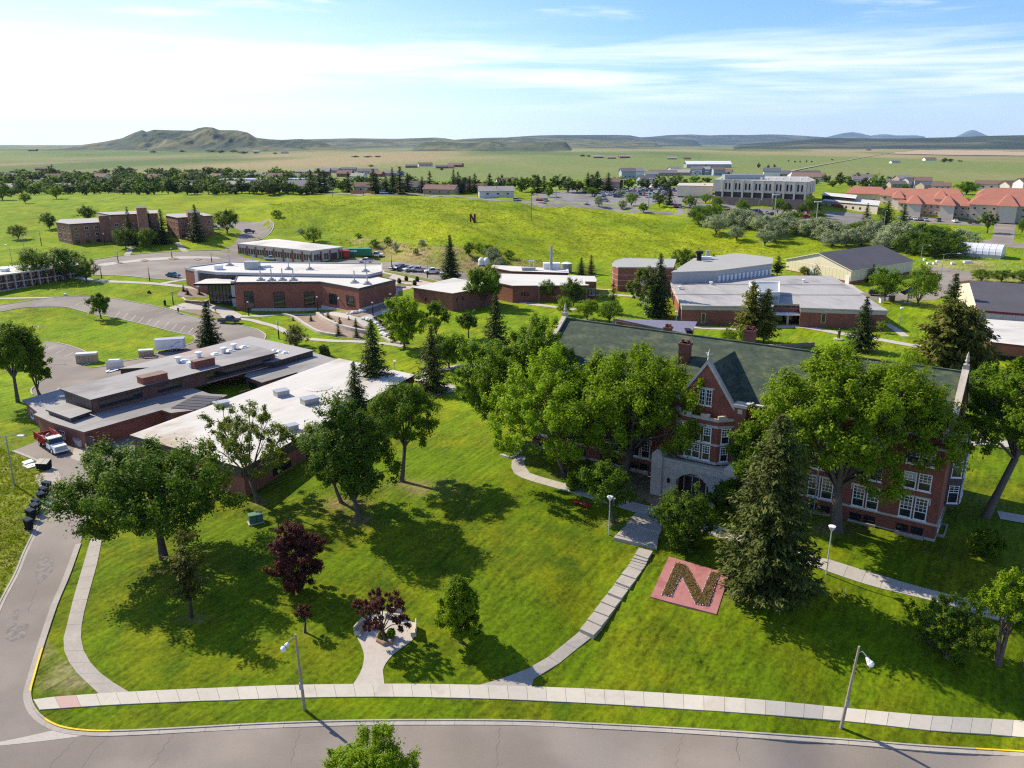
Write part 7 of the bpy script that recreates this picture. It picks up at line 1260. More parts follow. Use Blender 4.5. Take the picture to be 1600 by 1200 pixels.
# ---- vehicles
def car_mesh(kind, col):
    key = ('car', kind, col)
    if key in WCACHE: return WCACHE[key]
    m = mat('paint_%s' % col, PAINT[col], .25, 0, spec=.6); L, w = {'sedan': (4.6, 1.78), 'suv': (4.7, 1.9), 'pickup': (5.6, 1.98), 'van': (5.0, 1.95)}[kind]
    prof = {'sedan': ([(-2.3, .35), (-2.3, .82), (-1.75, .95), (1.0, .98), (2.05, .86), (2.3, .68), (2.3, .35)], [(-1.7, .95), (-1.05, 1.42), (.25, 1.44), (1.05, .97)]),
            'suv': ([(-2.35, .4), (-2.35, 1.0), (.95, 1.06), (2.1, .98), (2.35, .75), (2.35, .4)], [(-2.3, 1.02), (-2.0, 1.72), (.15, 1.74), (.95, 1.06)]),
            'pickup': ([(-2.8, .5), (-2.8, 1.12), (-.75, 1.12), (-.75, 1.08), (1.3, 1.12), (2.55, 1.05), (2.8, .85), (2.8, .5)], [(-.75, 1.1), (-.6, 1.78), (.55, 1.8), (1.35, 1.12)]),
            'van': ([(-2.5, .4), (-2.5, 1.1), (1.4, 1.1), (2.3, .95), (2.5, .7), (2.5, .4)], [(-2.48, 1.1), (-2.35, 1.85), (.7, 1.85), (1.7, 1.08)])}[kind]
    def ext(p, w0, w1):
        mb = MB(); n = len(p); mb.add([(x, -w0/2 if i in (0, n-1) or 1 else 0, z) for i, (x, z) in enumerate(p)]+[(x, w0/2, z) for x, z in p], [list(range(n))[::-1], [n+i for i in range(n)]]+[(i, (i+1) % n, n+(i+1) % n, n+i) for i in range(n)]); return mb
    body = ext(prof[0], w, w)
    if kind == 'pickup': body.box(-2.7, -w/2+.1, 1.121, -.85, w/2-.1, 1.125, 1)
    cab = MB(); c = prof[1]; n = len(c); ins = [0, .16, .16, 0]
    cab.add([(x, -w/2+.06+k, z) for (x, z), k in zip(c, ins)]+[(x, w/2-.06-k, z) for (x, z), k in zip(c, ins)], [(0, 1, 2, 3)[::-1], (4, 5, 6, 7), (0, 1, 5, 4), (2, 3, 7, 6)])
    rf = MB(); (x1, z1), (x2, z2) = c[1], c[2]; rf.box(x1-.05, -w/2+.16, min(z1, z2)-.02, x2+.05, w/2-.16, max(z1, z2)+.05)
    for q, s in ((c[0], c[1]), (c[2], c[3])):
        for y in (-1, 1): rf.tube([(q[0], y*(w/2-.1), q[1]), (s[0], y*(w/2-.18), s[1])], .05, 4)
    wh = MB().tube([(0, -.11, 0), (0, .11, 0)], .34, 10).tube([(0, -.115, 0), (0, .115, 0)], .19, 8, 1).mesh('wheel', [TYRE, GREYM])
    lt = MB().box(L/2-.08, -w/2+.08, .68, L/2+.02, -w/2+.42, .84).box(L/2-.08, w/2-.42, .68, L/2+.02, w/2-.08, .84).mesh('headlight', WHITE); tl = MB().box(-L/2-.02, -w/2+.05, .7, -L/2+.06, -w/2+.3, .9).box(-L/2-.02, w/2-.3, .7, -L/2+.06, w/2-.05, .9).mesh('tail_light', RED)
    WCACHE[key] = (body.mesh('body', [m, BLACK]), cab.mesh('window_glass', GLASS), rf.mesh('roof', m), wh, L, w, lt, tl); return WCACHE[key]
PAINT = {'white': (.78, .78, .78), 'silver': (.48, .49, .50), 'grey': (.20, .21, .22), 'black': (.02, .02, .024), 'blue': (.03, .07, .18), 'navy': (.02, .035, .07), 'red': (.42, .02, .02), 'teal': (.03, .11, .14), 'tan': (.42, .35, .25), 'maroon': (.14, .02, .025)}
def car(px, py, kind, col, hd, label, group=None):
    b, c, r, wh, L, w, lt, tl = car_mesh(kind, col); g = G(px, py); e = tobj('parked_car' if kind != 'pickup' else 'pickup_truck', label, {'pickup': 'pickup', 'van': 'van'}.get(kind, 'car'), g+Vector((0, 0, .09)), R(hd), group); inst('body', b, e); inst('window_glass', c, e); inst('roof', r, e); inst('headlight', lt, e); inst('tail_light', tl, e)
    for x in (-L*.30, L*.31):
        for y in (-w/2+.1, w/2-.1): inst('wheel', wh, e, (x, y, .34))
    return e
for a in [(359,505,'pickup','navy',0,'dark blue pickup with white cap parked at the forecourt beside the spruce'),(271,433,'sedan','teal',-20,'teal car alone at the edge of the upper lot'),(425,407,'pickup','white',-8,'white pickup on the road before the workshop'),(337,358,'sedan','white',10,'white car by the round tree right of the dormitory'),(390,364,'suv','black',30,'black vehicle at the bend of the hill road'),(617,421,'sedan','black',-130,'black car first in the row of vehicles under the bank'),(628,421,'pickup','navy',-140,'blue pickup second in the row under the bank'),(640,423,'sedan','silver',-140,'silver car third in the row under the bank'),(654,424.5,'pickup','silver',170,'silver pickup fourth in the row under the bank'),(676,427,'pickup','white',-165,'white pickup near the end of the row under the bank'),(699,430,'suv','silver',-160,'silver car under the tall dark spruce at the lot end'),(572,411,'pickup','white',175,'long white pickup on the paved yard by the containers'),(588,401,'pickup','white',-10,'pale flatbed vehicle with a load beside the green container'),
          (1370,462,'suv','black',-15,'black vehicle by the lawn tree on the campus road'),(1447,432,'pickup','red',0,'bright red truck showing through the lawn tree'),(240,664,'van','white',20,'white van in the alley between the two low schools'),(222,722,'sedan','white',60,'white car half hidden behind the big elm'),
          (1420,343,'sedan','silver',80,'silver car first in the row before the red roofed school'),(1429,344,'sedan','white',80,'white car second in the row before the red roofed school'),(1437,344.5,'sedan','grey',80,'grey car third in the row before the red roofed school'),(1446,345.5,'sedan','silver',80,'pale car fourth in the row before the red roofed school'),(1465,346,'suv','grey',80,'grey car alone in the middle of the school lot'),(1492,347.5,'sedan','white',80,'white car alone right of the grey one at the school'),(1521,350,'pickup','black',0,'dark pickup at the end of the school lot'),(600,303,'van','white',5,'small white van by the orange fence on the crest'),(808,314,'suv','silver',0,'silver car at the edge of the car park, on the crest street')]: car(*a)
rng = random.Random(12); cols = ['white', 'silver', 'grey', 'black', 'blue', 'white', 'silver', 'red', 'navy', 'maroon', 'white']
seen = []
for x0, x1, y in [(916,1100,300),(925,1095,302.5),(935,1085,305),(930,1020,308),(960,1060,297),(970,1110,295.5),(840,860,315)]:
    x = x0
    while x < x1:
        if rng.random() < .72: kd, cl = rng.choice(['sedan', 'suv', 'pickup', 'sedan', 'van']), rng.choice(cols); car(x+rng.uniform(-.6, .6), y+rng.uniform(-.4, .4)+(x-950)*.006, kd, cl, rng.choice([75, -105, 80])+rng.uniform(-4, 4), *(('%s %s parked in the crowded car park, %s' % (cl, kd, 'left part' if x < 970 else ('middle part' if x < 1030 else 'right part by the orange porch')),)*2))
        x += rng.uniform(5.5, 7.5)
for x, y in [(932,314),(945,315),(915,319),(1056,324),(1062,324),(1090,326),(1100,327),(1112,328),(1118,328),(1136,331),(1142,332),(1176,337),(1183,333),(1190,338),(1198,334),(1260,341),(1263,334),(1172,331),(1206,336)]: kd, cl = rng.choice(['sedan', 'suv', 'van']), rng.choice(cols); car(x, y, kd, cl, rng.choice([10, 75]), *(('%s %s seen between the trees below the %s' % (cl, kd, 'crowded car park' if x < 1060 else 'clinic'),)*2))
# dump truck in the yard
g = G(84, 702); e = tobj('dump_truck', 'old white-cabbed dump truck with a red slatted box full of rubble', 'truck', g+Vector((0, 0, .1)), R(-42)); L_ = 6.6
cb = MB().add([(.9, -1.05, .6), (3.5, -1.0, .6), (3.5, 1.0, .6), (.9, 1.05, .6), (.9, -1.05, 1.45), (3.45, -.92, 1.35), (3.45, .92, 1.35), (.9, 1.05, 1.45)], [(0, 1, 5, 4), (1, 2, 6, 5), (2, 3, 7, 6), (3, 0, 4, 7), (4, 5, 6, 7)]); cb.obj('hood', WHITE, e)
MB().add([(.35, -1.1, .6), (1.9, -1.1, .6), (1.9, 1.1, .6), (.35, 1.1, .6), (.35, -1.1, 1.5), (1.9, -1.1, 1.45), (1.9, 1.1, 1.45), (.35, 1.1, 1.5)], [(0, 1, 5, 4), (1, 2, 6, 5), (2, 3, 7, 6), (3, 0, 4, 7)]).box(.35, -1.0, 2.15, 1.55, 1.0, 2.3).obj('cab', WHITE, e)
MB().add([(.4, -1.04, 1.48), (1.85, -1.04, 1.45), (1.85, 1.04, 1.45), (.4, 1.04, 1.48), (.4, -.95, 2.18), (1.5, -.95, 2.18), (1.5, .95, 2.18), (.4, .95, 2.18)], [(0, 1, 5, 4), (1, 2, 6, 5), (2, 3, 7, 6), (3, 0, 4, 7)]).obj('window_glass', GLASS, e); MB().box(3.5, -.8, .75, 3.56, .8, 1.2).obj('grille', GREYM, e); MB().box(3.5, -1.15, .45, 3.75, 1.15, .68).obj('bumper', WHITE, e)
MB().box(-4.2, -.45, .55, 3.3, .45, .75).obj('chassis', BLACK, e)
bd = MB().box(-4.4, -1.2, .95, .15, 1.2, 1.1).box(-4.4, -1.2, 1.1, .15, -1.12, 1.8).box(-4.4, 1.12, 1.1, .15, 1.2, 1.8).box(.07, -1.12, 1.1, .15, 1.12, 1.8).box(-4.4, -1.12, 1.1, -4.32, 1.12, 1.8); bd.obj('box', RED, e)
st = MB().box(-.03, -.05, 0, .03, .05, 1.28).mesh('stake', RED)
for k in range(8):
    for y in (-1.24, 1.24): inst('stake', st, e, (-4.3+k*.6, y, 1.0))
for z in (1.95, 2.2):
    for y in (-1.19, 1.13): MB().box(-4.4, y, z-.06, .15, y+.06, z+.06).obj('slat', RED, e)
    MB().box(.08, -1.13, z-.06, .14, 1.13, z+.06).obj('slat', RED, e)
rb = MB(); rg = random.Random(3)
for k in range(46): x, y, s = rg.uniform(-4.1, -.2), rg.uniform(-1, 1), rg.uniform(.12, .34); rb.box(-s, -s*.7, -s*.5, s, s*.7, s*.5, T=Matrix.Translation((x, y, 1.15+rg.uniform(0, .35))) @ Matrix.Rotation(rg.uniform(0, 3), 4, 'Z') @ Matrix.Rotation(rg.uniform(-.5, .5), 4, 'X'))
tag(rb.obj('rubble_load', CONC, e), kind='stuff')
whl = MB().tube([(0, -.14, 0), (0, .14, 0)], .48, 12).tube([(0, -.15, 0), (0, .15, 0)], .24, 8, 1).mesh('wheel', [TYRE, WHITE])
for x in (-2.8, 2.4):
    for y in (-.95, .95): inst('wheel', whl, e, (x, y, .48))
# enclosed trailer
g = G(267, 548); e = tobj('enclosed_trailer', 'white enclosed tandem-axle trailer with a blue stripe beside the oval lawn', 'trailer', g+Vector((0, 0, .1)), R(16))
MB().prism([(-3.1, -1.2), (2.9, -1.2), (3.3, 0), (2.9, 1.2), (-3.1, 1.2)], .55, 2.75).obj('body', WHITE, e); MB().box(-3.15, -1.25, 2.75, 3.2, 1.25, 2.82).obj('roof', GREYM, e)
sw_ = MB(); pts = [(.0, 1.0), (.7, 1.15), (1.1, 1.6), (1.6, 1.95), (2.3, 2.05)]; sw_.add([(x, -1.215, z) for x, z in pts]+[(x+.1, -1.215, z+.18) for x, z in pts], [(i, i+1, 6+i, 5+i) for i in range(4)]); sw_.obj('stripe', mat('stripe_blue', (.05, .20, .5), .4, 0), e)
for x in (.5, 1.4):
    for y in (-1.15, 1.15): inst('wheel', car_mesh('sedan', 'white')[3], e, (x, y, .34))
MB().box(-4.4, -.06, .5, -3.1, .06, .62).obj('drawbar', BLACK, e)
# wheelie bins along the left kerb
bb = MB().add([(-.24, -.28, .08), (.24, -.28, .08), (.24, .28, .08), (-.24, .28, .08), (-.33, -.40, 1.05), (.33, -.40, 1.05), (.33, .40, 1.05), (-.33, .40, 1.05)], [(3, 2, 1, 0), (0, 1, 5, 4), (1, 2, 6, 5), (2, 3, 7, 6), (3, 0, 4, 7), (4, 5, 6, 7)]).mesh('bin_body', BLACK)
ld = MB().add([(-.36, -.46, 1.05), (.36, -.46, 1.05), (.36, .42, 1.12), (-.36, .42, 1.12), (-.30, -.40, 1.12), (.30, -.40, 1.12), (.30, .36, 1.22), (-.30, .36, 1.22)], [(0, 1, 5, 4), (1, 2, 6, 5), (2, 3, 7, 6), (3, 0, 4, 7), (4, 5, 6, 7)]).mesh('bin_lid', mat('bin_lid_grey', (.035, .035, .04), .25, 0)); wb = MB().tube([(-.3, 0, 0), (.3, 0, 0)], .13, 8).mesh('bin_wheel', TYRE); hd = MB().tube([(-.3, .46, 1.03), (.3, .46, 1.03)], .03, 5).mesh('bin_handle', BLACK)
for px, py, a, lb in [(46.5,828,0,'lowest of the row of black bins, with grey-tinted lid'),(50,813,8,'second black bin from the lower end, its lid wide'),(56.5,804,-5,'third black bin from the lower end, pushed back towards the grass'),(59,797,12,'tall black bin in the middle of the kerb row'),(66,786,-8,'black bin just above the middle of the kerb row'),(70,778,4,'second black bin from the top of the row'),(75,769,20,'topmost black bin of the row, turned and by the gravel')]:
    e = tobj('wheelie_bin', lb+' by the left road', 'bin', G(px, py)+Vector((0, 0, .06)), R(62+a), 'black bins by the left road'); e.scale = (1.25, 1.25, 1.32); inst('bin_body', bb, e); inst('bin_lid', ld, e); inst('bin_wheel', wb, e, (0, .36, .13)); inst('bin_handle', hd, e)
def dumpster(px, py, rz, m, lm, label, w=1.9, d=1.3, h=1.3):
    e = tobj('dumpster', label, 'dumpster', G(px, py)+Vector((0, 0, .06)), R(rz)); MB().add([(-w/2, -d*.36, .1), (w/2, -d*.36, .1), (w/2, d*.36, .1), (-w/2, d*.36, .1), (-w/2, -d/2, h*.72), (w/2, -d/2, h*.72), (w/2, d/2, h), (-w/2, d/2, h)], [(3, 2, 1, 0), (0, 1, 5, 4), (1, 2, 6, 5), (2, 3, 7, 6), (3, 0, 4, 7)]).obj('container', m, e)
    for s in (-1, 1): MB().add([(s*w/4-w/4+.03, -d/2-.06, h*.72+.03), (s*w/4+w/4-.03, -d/2-.06, h*.72+.03), (s*w/4+w/4-.03, d/2, h+.03), (s*w/4-w/4+.03, d/2, h+.03)]+[(s*w/4-w/4+.03, -d/2-.06, h*.72+.09), (s*w/4+w/4-.03, -d/2-.06, h*.72+.09), (s*w/4+w/4-.03, d/2, h+.09), (s*w/4-w/4+.03, d/2, h+.09)], [(4, 5, 6, 7), (0, 1, 5, 4), (1, 2, 6, 5), (3, 0, 4, 7)]).obj('lid', lm, e)
    for s in (-1, 1): MB().box(s*(w/2+.06)-.06, -.25, h*.4, s*(w/2+.06)+.06, .25, h*.55).obj('side_bracket', m, e)
dumpster(69.5, 733, -4, BLACK, MATS['bin_lid_grey'], 'black dumpster at the kerb below the dump truck', 1.9, 1.2, 1.35); dumpster(127, 697, -40, mat('pale_steel', (.55, .54, .53), .5, .08, 1), GREYM, 'pale grey dumpster against the corner of the low brick school', 2.1, 1.5, 1.7)
for px, py, lb in [(136, 704, 'cream bollard at the edge of the alley apron'), (147.5, 701, 'tall cream bollard at the school corner')]: o = MB().tube([(0, 0, -.2), (0, 0, 1.15), (0, 0, 1.22)], [.13, .13, .05], 8).obj('bollard', mat('cream_paint', (.66, .56, .40), .6, .08, 2)); o.location = G(px, py); tag(o, lb, 'bollard')
for i, (px, py, z) in enumerate([(47.5, 728, .02), (44, 724, .2)]): o = MB().box(-1.0, -.75, 0, 1.0, .75, .12).obj('panel_sheet', WHITE); o.location = G(px, py)+Vector((0, 0, z)); o.rotation_euler = (R(3*i), R(4*i), R(-38)); tag(o, ('wide white panel lying on the grass left of the dumpster', 'smaller white panel lying on top of the other on the grass')[i], 'panel'); o.scale = ((1, 1, 1), (.55, .9, 1))[i]
o = MB().tube([(0, 0, 0), (0, 0, .012)], .45, 14).obj('manhole_cover', MATS['tar_crack']); o.location = G(108, 714.5)+Vector((0, 0, .05)); tag(o, 'dark round manhole cover on the yard in front of the truck', 'manhole')
# stone pallets, debris, containers on the loop
for px, py, rz, lb, w, d, h in [(137, 566, 15, 'double stack of wrapped paving stone on pallets at the tip of the oval lawn', 4.2, 1.7, 2.0), (229, 556.5, 14, 'low stack of wrapped stone at the lower edge of the oval lawn', 3.0, 1.4, 1.4)]:
    e = tobj('stone_pallet', lb, 'pallet', G(px, py), R(rz)); MB().box(-w/2, -d/2, 0, w/2, d/2, .15).obj('pallet', WOOD, e); n = 5; sb = MB().box(-w/2/n+.02, -d/2+.08, 0, w/2/n-.02, d/2-.08, h*.8).mesh('stone_block', mat('tan_stone', (.42, .31, .21), .9, .15, 2))
    for k in range(n): inst('stone_block', sb, e, (-w/2+(k+.5)*w/n, 0, .15))
    MB().box(-w/2-.05, -d/2, h*.8+.15, w/2+.05, d/2, h+.15).obj('wrap', mat('plastic_wrap', (.66, .62, .56), .35, .06, 2), e)
e = tobj('stone_pallet', 'pale rounded bundle under plastic beside the debris at the loop edge', 'pallet', G(180, 575), R(10)); MB().box(-1.5, -.9, 0, 1.5, .9, 1.5).obj('stone_block', MATS['plastic_wrap'], e); MB().add([(-1.5, -.9, 1.5), (1.5, -.9, 1.5), (1.5, .9, 1.5), (-1.5, .9, 1.5), (-1.1, -.5, 1.9), (1.1, -.5, 1.9), (1.1, .5, 1.9), (-1.1, .5, 1.9)], [(0, 1, 5, 4), (1, 2, 6, 5), (2, 3, 7, 6), (3, 0, 4, 7), (4, 5, 6, 7)]).obj('wrap', MATS['plastic_wrap'], e)
e = tobj('timber_pallet', 'flat timber pallet lying before the low stone stack', 'pallet', G(236, 559.5), R(12))
for k in range(5): MB().box(-1.3, -.5+k*.22, .2, 1.3, -.36+k*.22, .26).obj('plank', WOOD, e)
for x in (-1.2, 0, 1.2): MB().box(x-.06, -.5, 0, x+.06, .52, .2).obj('bearer', WOOD, e)
for i, (px, py, rz) in enumerate([(172,580,10),(176,581,60),(169,581,95),(180,579,-20)]): o = MB().box(-.9, -.2, 0, .9, .2, .06).obj('board', WHITE); o.location = G(px, py)+Vector((0, 0, .06+.07*i)); o.rotation_euler[2] = R(rz); tag(o, 'white offcut board in the debris heap at the loop edge', 'board', 'offcut boards in the debris heap')
def container(px, py, rz, L, m, lb, letter=False):
    e = tobj('shipping_container', lb, 'container', G(px, py), R(rz)); MB().box(-L/2, -1.2, 0, L/2, 1.2, 2.6).obj('body', m, e)
    rb_ = MB().box(-.08, -1.26, .15, .08, -1.2, 2.45).mesh('rib', m)
    for k in range(int(L/.8)): inst('rib', rb_, e, (-L/2+.4+k*.8, 0, 0))
    MB().box(L/2, -1.1, .1, L/2+.06, -.05, 2.5).obj('door', m, e); MB().box(L/2, .05, .1, L/2+.06, 1.1, 2.5).obj('door', m, e)
    if letter: MB().box(-L*.38, -1.29, 1.5, -L*.05, -1.265, 2.1).obj('name_panel', WHITE, e)
GRN = mat('container_green', (.03, .22, .10), .5, .08, 1); container(561, 399, 3, 9.5, GRN, 'long green container with a white name panel beside the bank', True); container(540, 401, -70, 6, RED, 'dark red container against the end of the workshop'); container(572, 398.5, -60, 3, GREYM, 'short grey skip at the end of the green container')
# green transformer box on the lawn
e = tobj('transformer_box', 'dark green transformer box on a pad on the lawn', 'utility box', G(400, 816), R(28)); MB().box(-1.0, -.65, -.3, 1.0, .65, .12).obj('pad', CONC, e); MB().prism([(-.85, -.5), (.85, -.5), (.85, .5), (-.85, .5)], .12, 1.15).obj('cabinet', mat('cabinet_green', (.05, .13, .08), .5, .06, 2), e); MB().box(-.9, -.55, 1.15, .9, .55, 1.25).obj('lid', mat('cabinet_green_pale', (.11, .20, .13), .5, .06, 2), e); MB().box(-.02, -.52, .2, .02, -.5, 1.1).obj('door_seam', BLACK, e)
# red bench and round seating place
e = tobj('bench', 'dark red backless bench on the lawn beside the hall walk', 'bench', G(909, 791), R(-42)); pk = MB().box(-1.3, -.1, .44, 1.3, .1, .5).mesh('seat_plank', RED)
for k in (-.21, 0, .21): inst('seat_plank', pk, e, (0, k, 0))
for x in (-1, 1): MB().box(x-.08, -.28, 0, x+.08, .28, .44).obj('leg', RED, e)
def stone_bench(px, py, rz, lb):
    e = tobj('bench', lb, 'bench', G(px, py)+Vector((0, 0, .07)), R(rz)); MB().box(-.95, -.28, .40, .95, .28, .52).obj('seat', STONE, e); MB().box(-.95, .20, .52, .95, .32, 1.0).obj('backrest', STONE, e)
    for x in (-.8, .8): MB().box(x-.12, -.25, 0, x+.12, .3, .40).obj('leg', STONE, e)
for a in [(564, 986, 72, 'pale stone bench at the left rim of the round seating place'), (646, 988, -84, 'pale stone bench at the right rim of the round seating place'), (616, 965, -10, 'pale stone bench at the back of the round seating place under the purple leaves')]: stone_bench(*a)
e = tobj('planter', 'low planted bed with bushes round the purple tree of the seating place', 'planter', G(603, 1000), 0); hx = [(1.05*math.cos(R(60*k+20)), .95*math.sin(R(60*k+20))) for k in range(6)]; MB().prism(hx, -.1, .22).obj('border', mat('planter_wood', (.30, .18, .11), .9, .15, 4), e); MB().prism([(x*.88, y*.88) for x, y in hx], 0, .26).obj('soil', MULCH, e)
for px, py, w, h, lf, lb in [(597, 998, 1.1, .95, 'light', 'yellow-green bush in the planter, left of the purple tree'), (611, 996, 1.2, 1.1, 'mid', 'dark green bush in the planter, right of the purple tree')]: plant('bush', G(px, py)+Vector((0, 0, .25)), h, w, 'h0', lf, lb, cat='shrub')
# red pad with the flower letter N
z0 = .10; c4 = [P(1016, 933, 2.97), P(1119.5, 960, 3.02), P(1139.5, 897, 4.2), P(1045, 870, 4.15)]; o = c4[0]; e = tobj('flower_bed_pad', 'dusty red square pad with a letter N planted in orange flowers', 'flower bed', o)
rel = [q-o for q in c4]; PAD = mat('red_pad', (.37, .155, .145), .85, .08, 1.5, .12, .5, rgb2=(.28, .10, .10), thr=(.45, .65)); MB().prism([(q.x, q.y) for q in rel], [q.z-.6 for q in rel], [q.z+.04 for q in rel]).obj('pad', PAD, e)
npx = [(1034, 930), (1048.5, 933), (1064, 899), (1086.5, 944), (1106.5, 947), (1124.5, 897), (1110.5, 894), (1096.5, 927.5), (1072, 883.5), (1055.5, 880.5)]
A_ = np.array([[q.x, q.y, 1] for q in rel]); co = np.linalg.lstsq(A_, np.array([q.z for q in rel]), rcond=None)[0]; pz = lambda x, y: co[0]*x+co[1]*y+co[2]+.04
def onpad(px, py):
    z = 3.5
    for _ in range(8): q = P(px, py, z); z = o.z+pz(q.x-o.x, q.y-o.y)
    return q-o
NP = [onpad(*p) for p in npx]; poly = [(q.x, q.y) for q in NP]; MB().prism(poly, [pz(*p)-.1 for p in poly], [pz(*p)+.12 for p in poly]).obj('letter_soil', mat('bed_soil', (.085, .05, .03), .95, .2, 5), e)
rg = np.random.default_rng(6); bx = [p[0] for p in poly]; byy = [p[1] for p in poly]; X = rg.uniform(min(bx), max(bx), 5200); Y = rg.uniform(min(byy), max(byy), 5200); k = inpoly(X, Y, poly); X, Y = X[k], Y[k]; Z = co[0]*X+co[1]*Y+co[2]+.2+rg.uniform(0, .13, len(X)); C = np.stack([X, Y, Z], 1); Nn = nrm(rg.normal(size=(len(X), 3))*.6+np.array((0, -.2, 1))); V, F = leafq(C, Nn, rg.uniform(.035, .085, len(X)), rg, .8)
me = np_mesh('flowers', V, F, [leafmat('flower_orange', (.34, .10, .012), (.40, .17, .015), .2), LF['brown'], LF['mid']], rg.choice(3, len(F), p=(.22, .56, .22))); tag(inst('flowers', me, e), kind='stuff')
sm = MB().ball((0, 0, 0), .06, 6, 4, 0, .7).mesh('edging_stone', mat('white_stone', (.62, .60, .54), .8, .1, 3)); cnt = 0
for a, b in zip(NP, NP[1:]+NP[:1]):
    n = max(1, int((b-a).length/.225))
    for j in range(n):
        q = a.lerp(b, j/n); s = rg.uniform(.75, 1.35)
        if cnt < 300: inst('edging_stone', sm, e, (q.x+rg.uniform(-.03, .03), q.y+rg.uniform(-.03, .03), pz(q.x, q.y)+.08), rg.uniform(0, 3), (s*1.2, s, s)); cnt += 1
# big letter N board on the hill
g = G(738.5, 348); g.z = GZ(g.x, g.y); d = g.y*c_; w, h = 8/FPX*d*1.02, ztop(g.x, g.y, 334.5)-g.z; e = tobj('letter_sign', 'standing dark letter N board with golden edge on the grassy hill', 'sign', g, R(-4)); t = w*.26
np_ = [(-w/2, 0), (-w/2+t, 0), (-w/2+t, h*.60), (w/2-t, 0), (w/2, 0), (w/2, h), (w/2-t, h), (w/2-t, h*.40), (-w/2+t, h), (-w/2, h)]
def plate(pts, y0, y1): n = len(pts); return MB().add([(x, y0, z) for x, z in pts]+[(x, y1, z) for x, z in pts], [list(range(n)), [n+i for i in range(n)][::-1]]+[(i, n+i, n+(i+1) % n, (i+1) % n) for i in range(n)])
plate(np_, -.15, .15).obj('letter', mat('sign_maroon', (.10, .02, .02), .6, .05), e); plate([(x*1.22, z*1.08-.1) for x, z in np_], .16, .42).obj('letter_edge', mat('sign_gold', (.62, .36, .03), .6, .05), e); MB().box(w*.60, -.1, -.3, w*.74, .42, h*1.05).obj('post', MATS['sign_gold'], e)
# curved planter walls, terrace pieces, rocks
def wall_strip(name, pts, label, wd=.55, h=.7, seg=3.0, m=None):
    w = resamp(W2(cat_(pts)), seg); e = tobj(name, label, 'wall', w[0]); q = strip_poly(w, wd); n = len(w); Rr, Ll = q[:n], q[n:][::-1]
    for i in range(n-1):
        f = .012; pa = [Vector((*Rr[i], 0)).lerp(Vector((*Rr[i+1], 0)), f), Vector((*Rr[i+1], 0)).lerp(Vector((*Rr[i], 0)), f), Vector((*Ll[i+1], 0)).lerp(Vector((*Ll[i], 0)), f), Vector((*Ll[i], 0)).lerp(Vector((*Ll[i+1], 0)), f)]; z = [w[i].z, w[i+1].z, w[i+1].z, w[i].z]
        MB().prism([(p.x-w[0].x, p.y-w[0].y) for p in pa], [v-w[0].z-.4 for v in z], [v-w[0].z+h for v in z]).obj('wall_block', m or STONE, e)
wall_strip('planter_wall', [(442,492.5),(460,497.5),(475,507.5),(495,519),(510,523),(525,525.5)], 'lower curved pale retaining wall in the planted slope', .7, .6); wall_strip('planter_wall', [(496,492.5),(505,500),(525,509.5),(550,517),(572,521.5)], 'upper curved pale retaining wall in the planted slope', .8, .9); wall_strip('planter_wall', [(596,528),(604,531.5),(612,536)], 'short low wall by the white rocks', .7, .5); wall_strip('planter_wall', [(608,533),(617,536),(626,538)], 'second short low wall at the end of the white rocks', .7, .5)
wall_strip('retaining_wall', [(1196,545),(1230,544),(1272,541)], 'low brown retaining wall on the lawn behind the hall roof', .4, 1.0, 4, mat('brown_wall', (.30, .22, .18), .9, .1, 2)); wall_strip('retaining_wall', [(782,712),(800,716),(812,708)], 'low stone edge at the left corner of the hall', .4, .3, 2)
rg2 = random.Random(5); rk = [MB().ball((0, 0, .25), .6, 6, 4, 0, .6).mesh('boulder', mat('white_rock', (.62, .60, .56), .9, .12, 2)) for _ in range(1)]
for i, (px, py) in enumerate([(570,499),(575,500),(580,501),(584,503),(588,506),(591,509),(594,513),(597,517),(600,521),(603,525),(607,528),(543,491),(549,490.5),(555,489.5),(561,488.5),(566,487),(598,523)]): o = inst('boulder', rk[0], None, G(px, py), rg2.uniform(0, 6)); s = rg2.uniform(.6, 1.5); o.scale = (s*1.5, s, s*.9); tag(o, 'white boulder in the dry stream beside the walk', 'rock', 'white boulders of the dry stream')
sh = [(458,501,.9),(486,502,1.4),(513,499,1.9),(524,508,1.0),(531,511,2.0),(556,511,1.8),(529,524,2.0),(557,527,2.0),(505,496,1.0),(545,500,.8)]
for px, py, h in sh: plant('young_spruce', G(px, py), h*1.25, h*.9, 'c0', 'blue', 'small young spruce planted in the mulch of the curved beds', 'young spruces in the mulch beds')
for i in range(26): t = i/25; plant('bush', G(585+t*50+rg2.uniform(-3, 3), 497+t*42+rg2.uniform(-2, 2)), rg2.uniform(.5, 1.1), rg2.uniform(.8, 1.6), 'h1', rg2.choice(['mid', 'light', 'purple']), 'small planted bush in the strip beside the white rocks', 'bushes in the strip by the rocks', cat='shrub')
for px, py in [(287,455),(293,460),(312,460),(318,452)]: plant('young_spruce', G(px, py), 1.8, 1.5, 'c1', 'spruce', 'small conifer in the bed behind the lettered wall', 'small conifers behind the lettered wall')
for px, py, w, h in [(229,414,3,1.0),(271,414,3,1.0),(229,412,2,1.4),(495,540,2.6,1.2),(227,414,2,1),(485,537,2,.9),(600,384,3,2)]: pass
for i, (px, py) in enumerate([(624,443),(635,439),(652,440),(648,446)]): e = tobj('planter_pot', 'dark planter pot with a small plant on the pinkish terrace', 'planter', G(px, py), 0, 'planter pots on the terrace'); MB().tube([(0, 0, 0), (0, 0, .9)], [.5, .75], 8).obj('pot', BLACK, e); a, b = VM.get(('h0', 'mid')) or VAR['h0']; o = inst('foliage', b, e, (0, 0, .8)); o.scale = (.5, .5, .7)
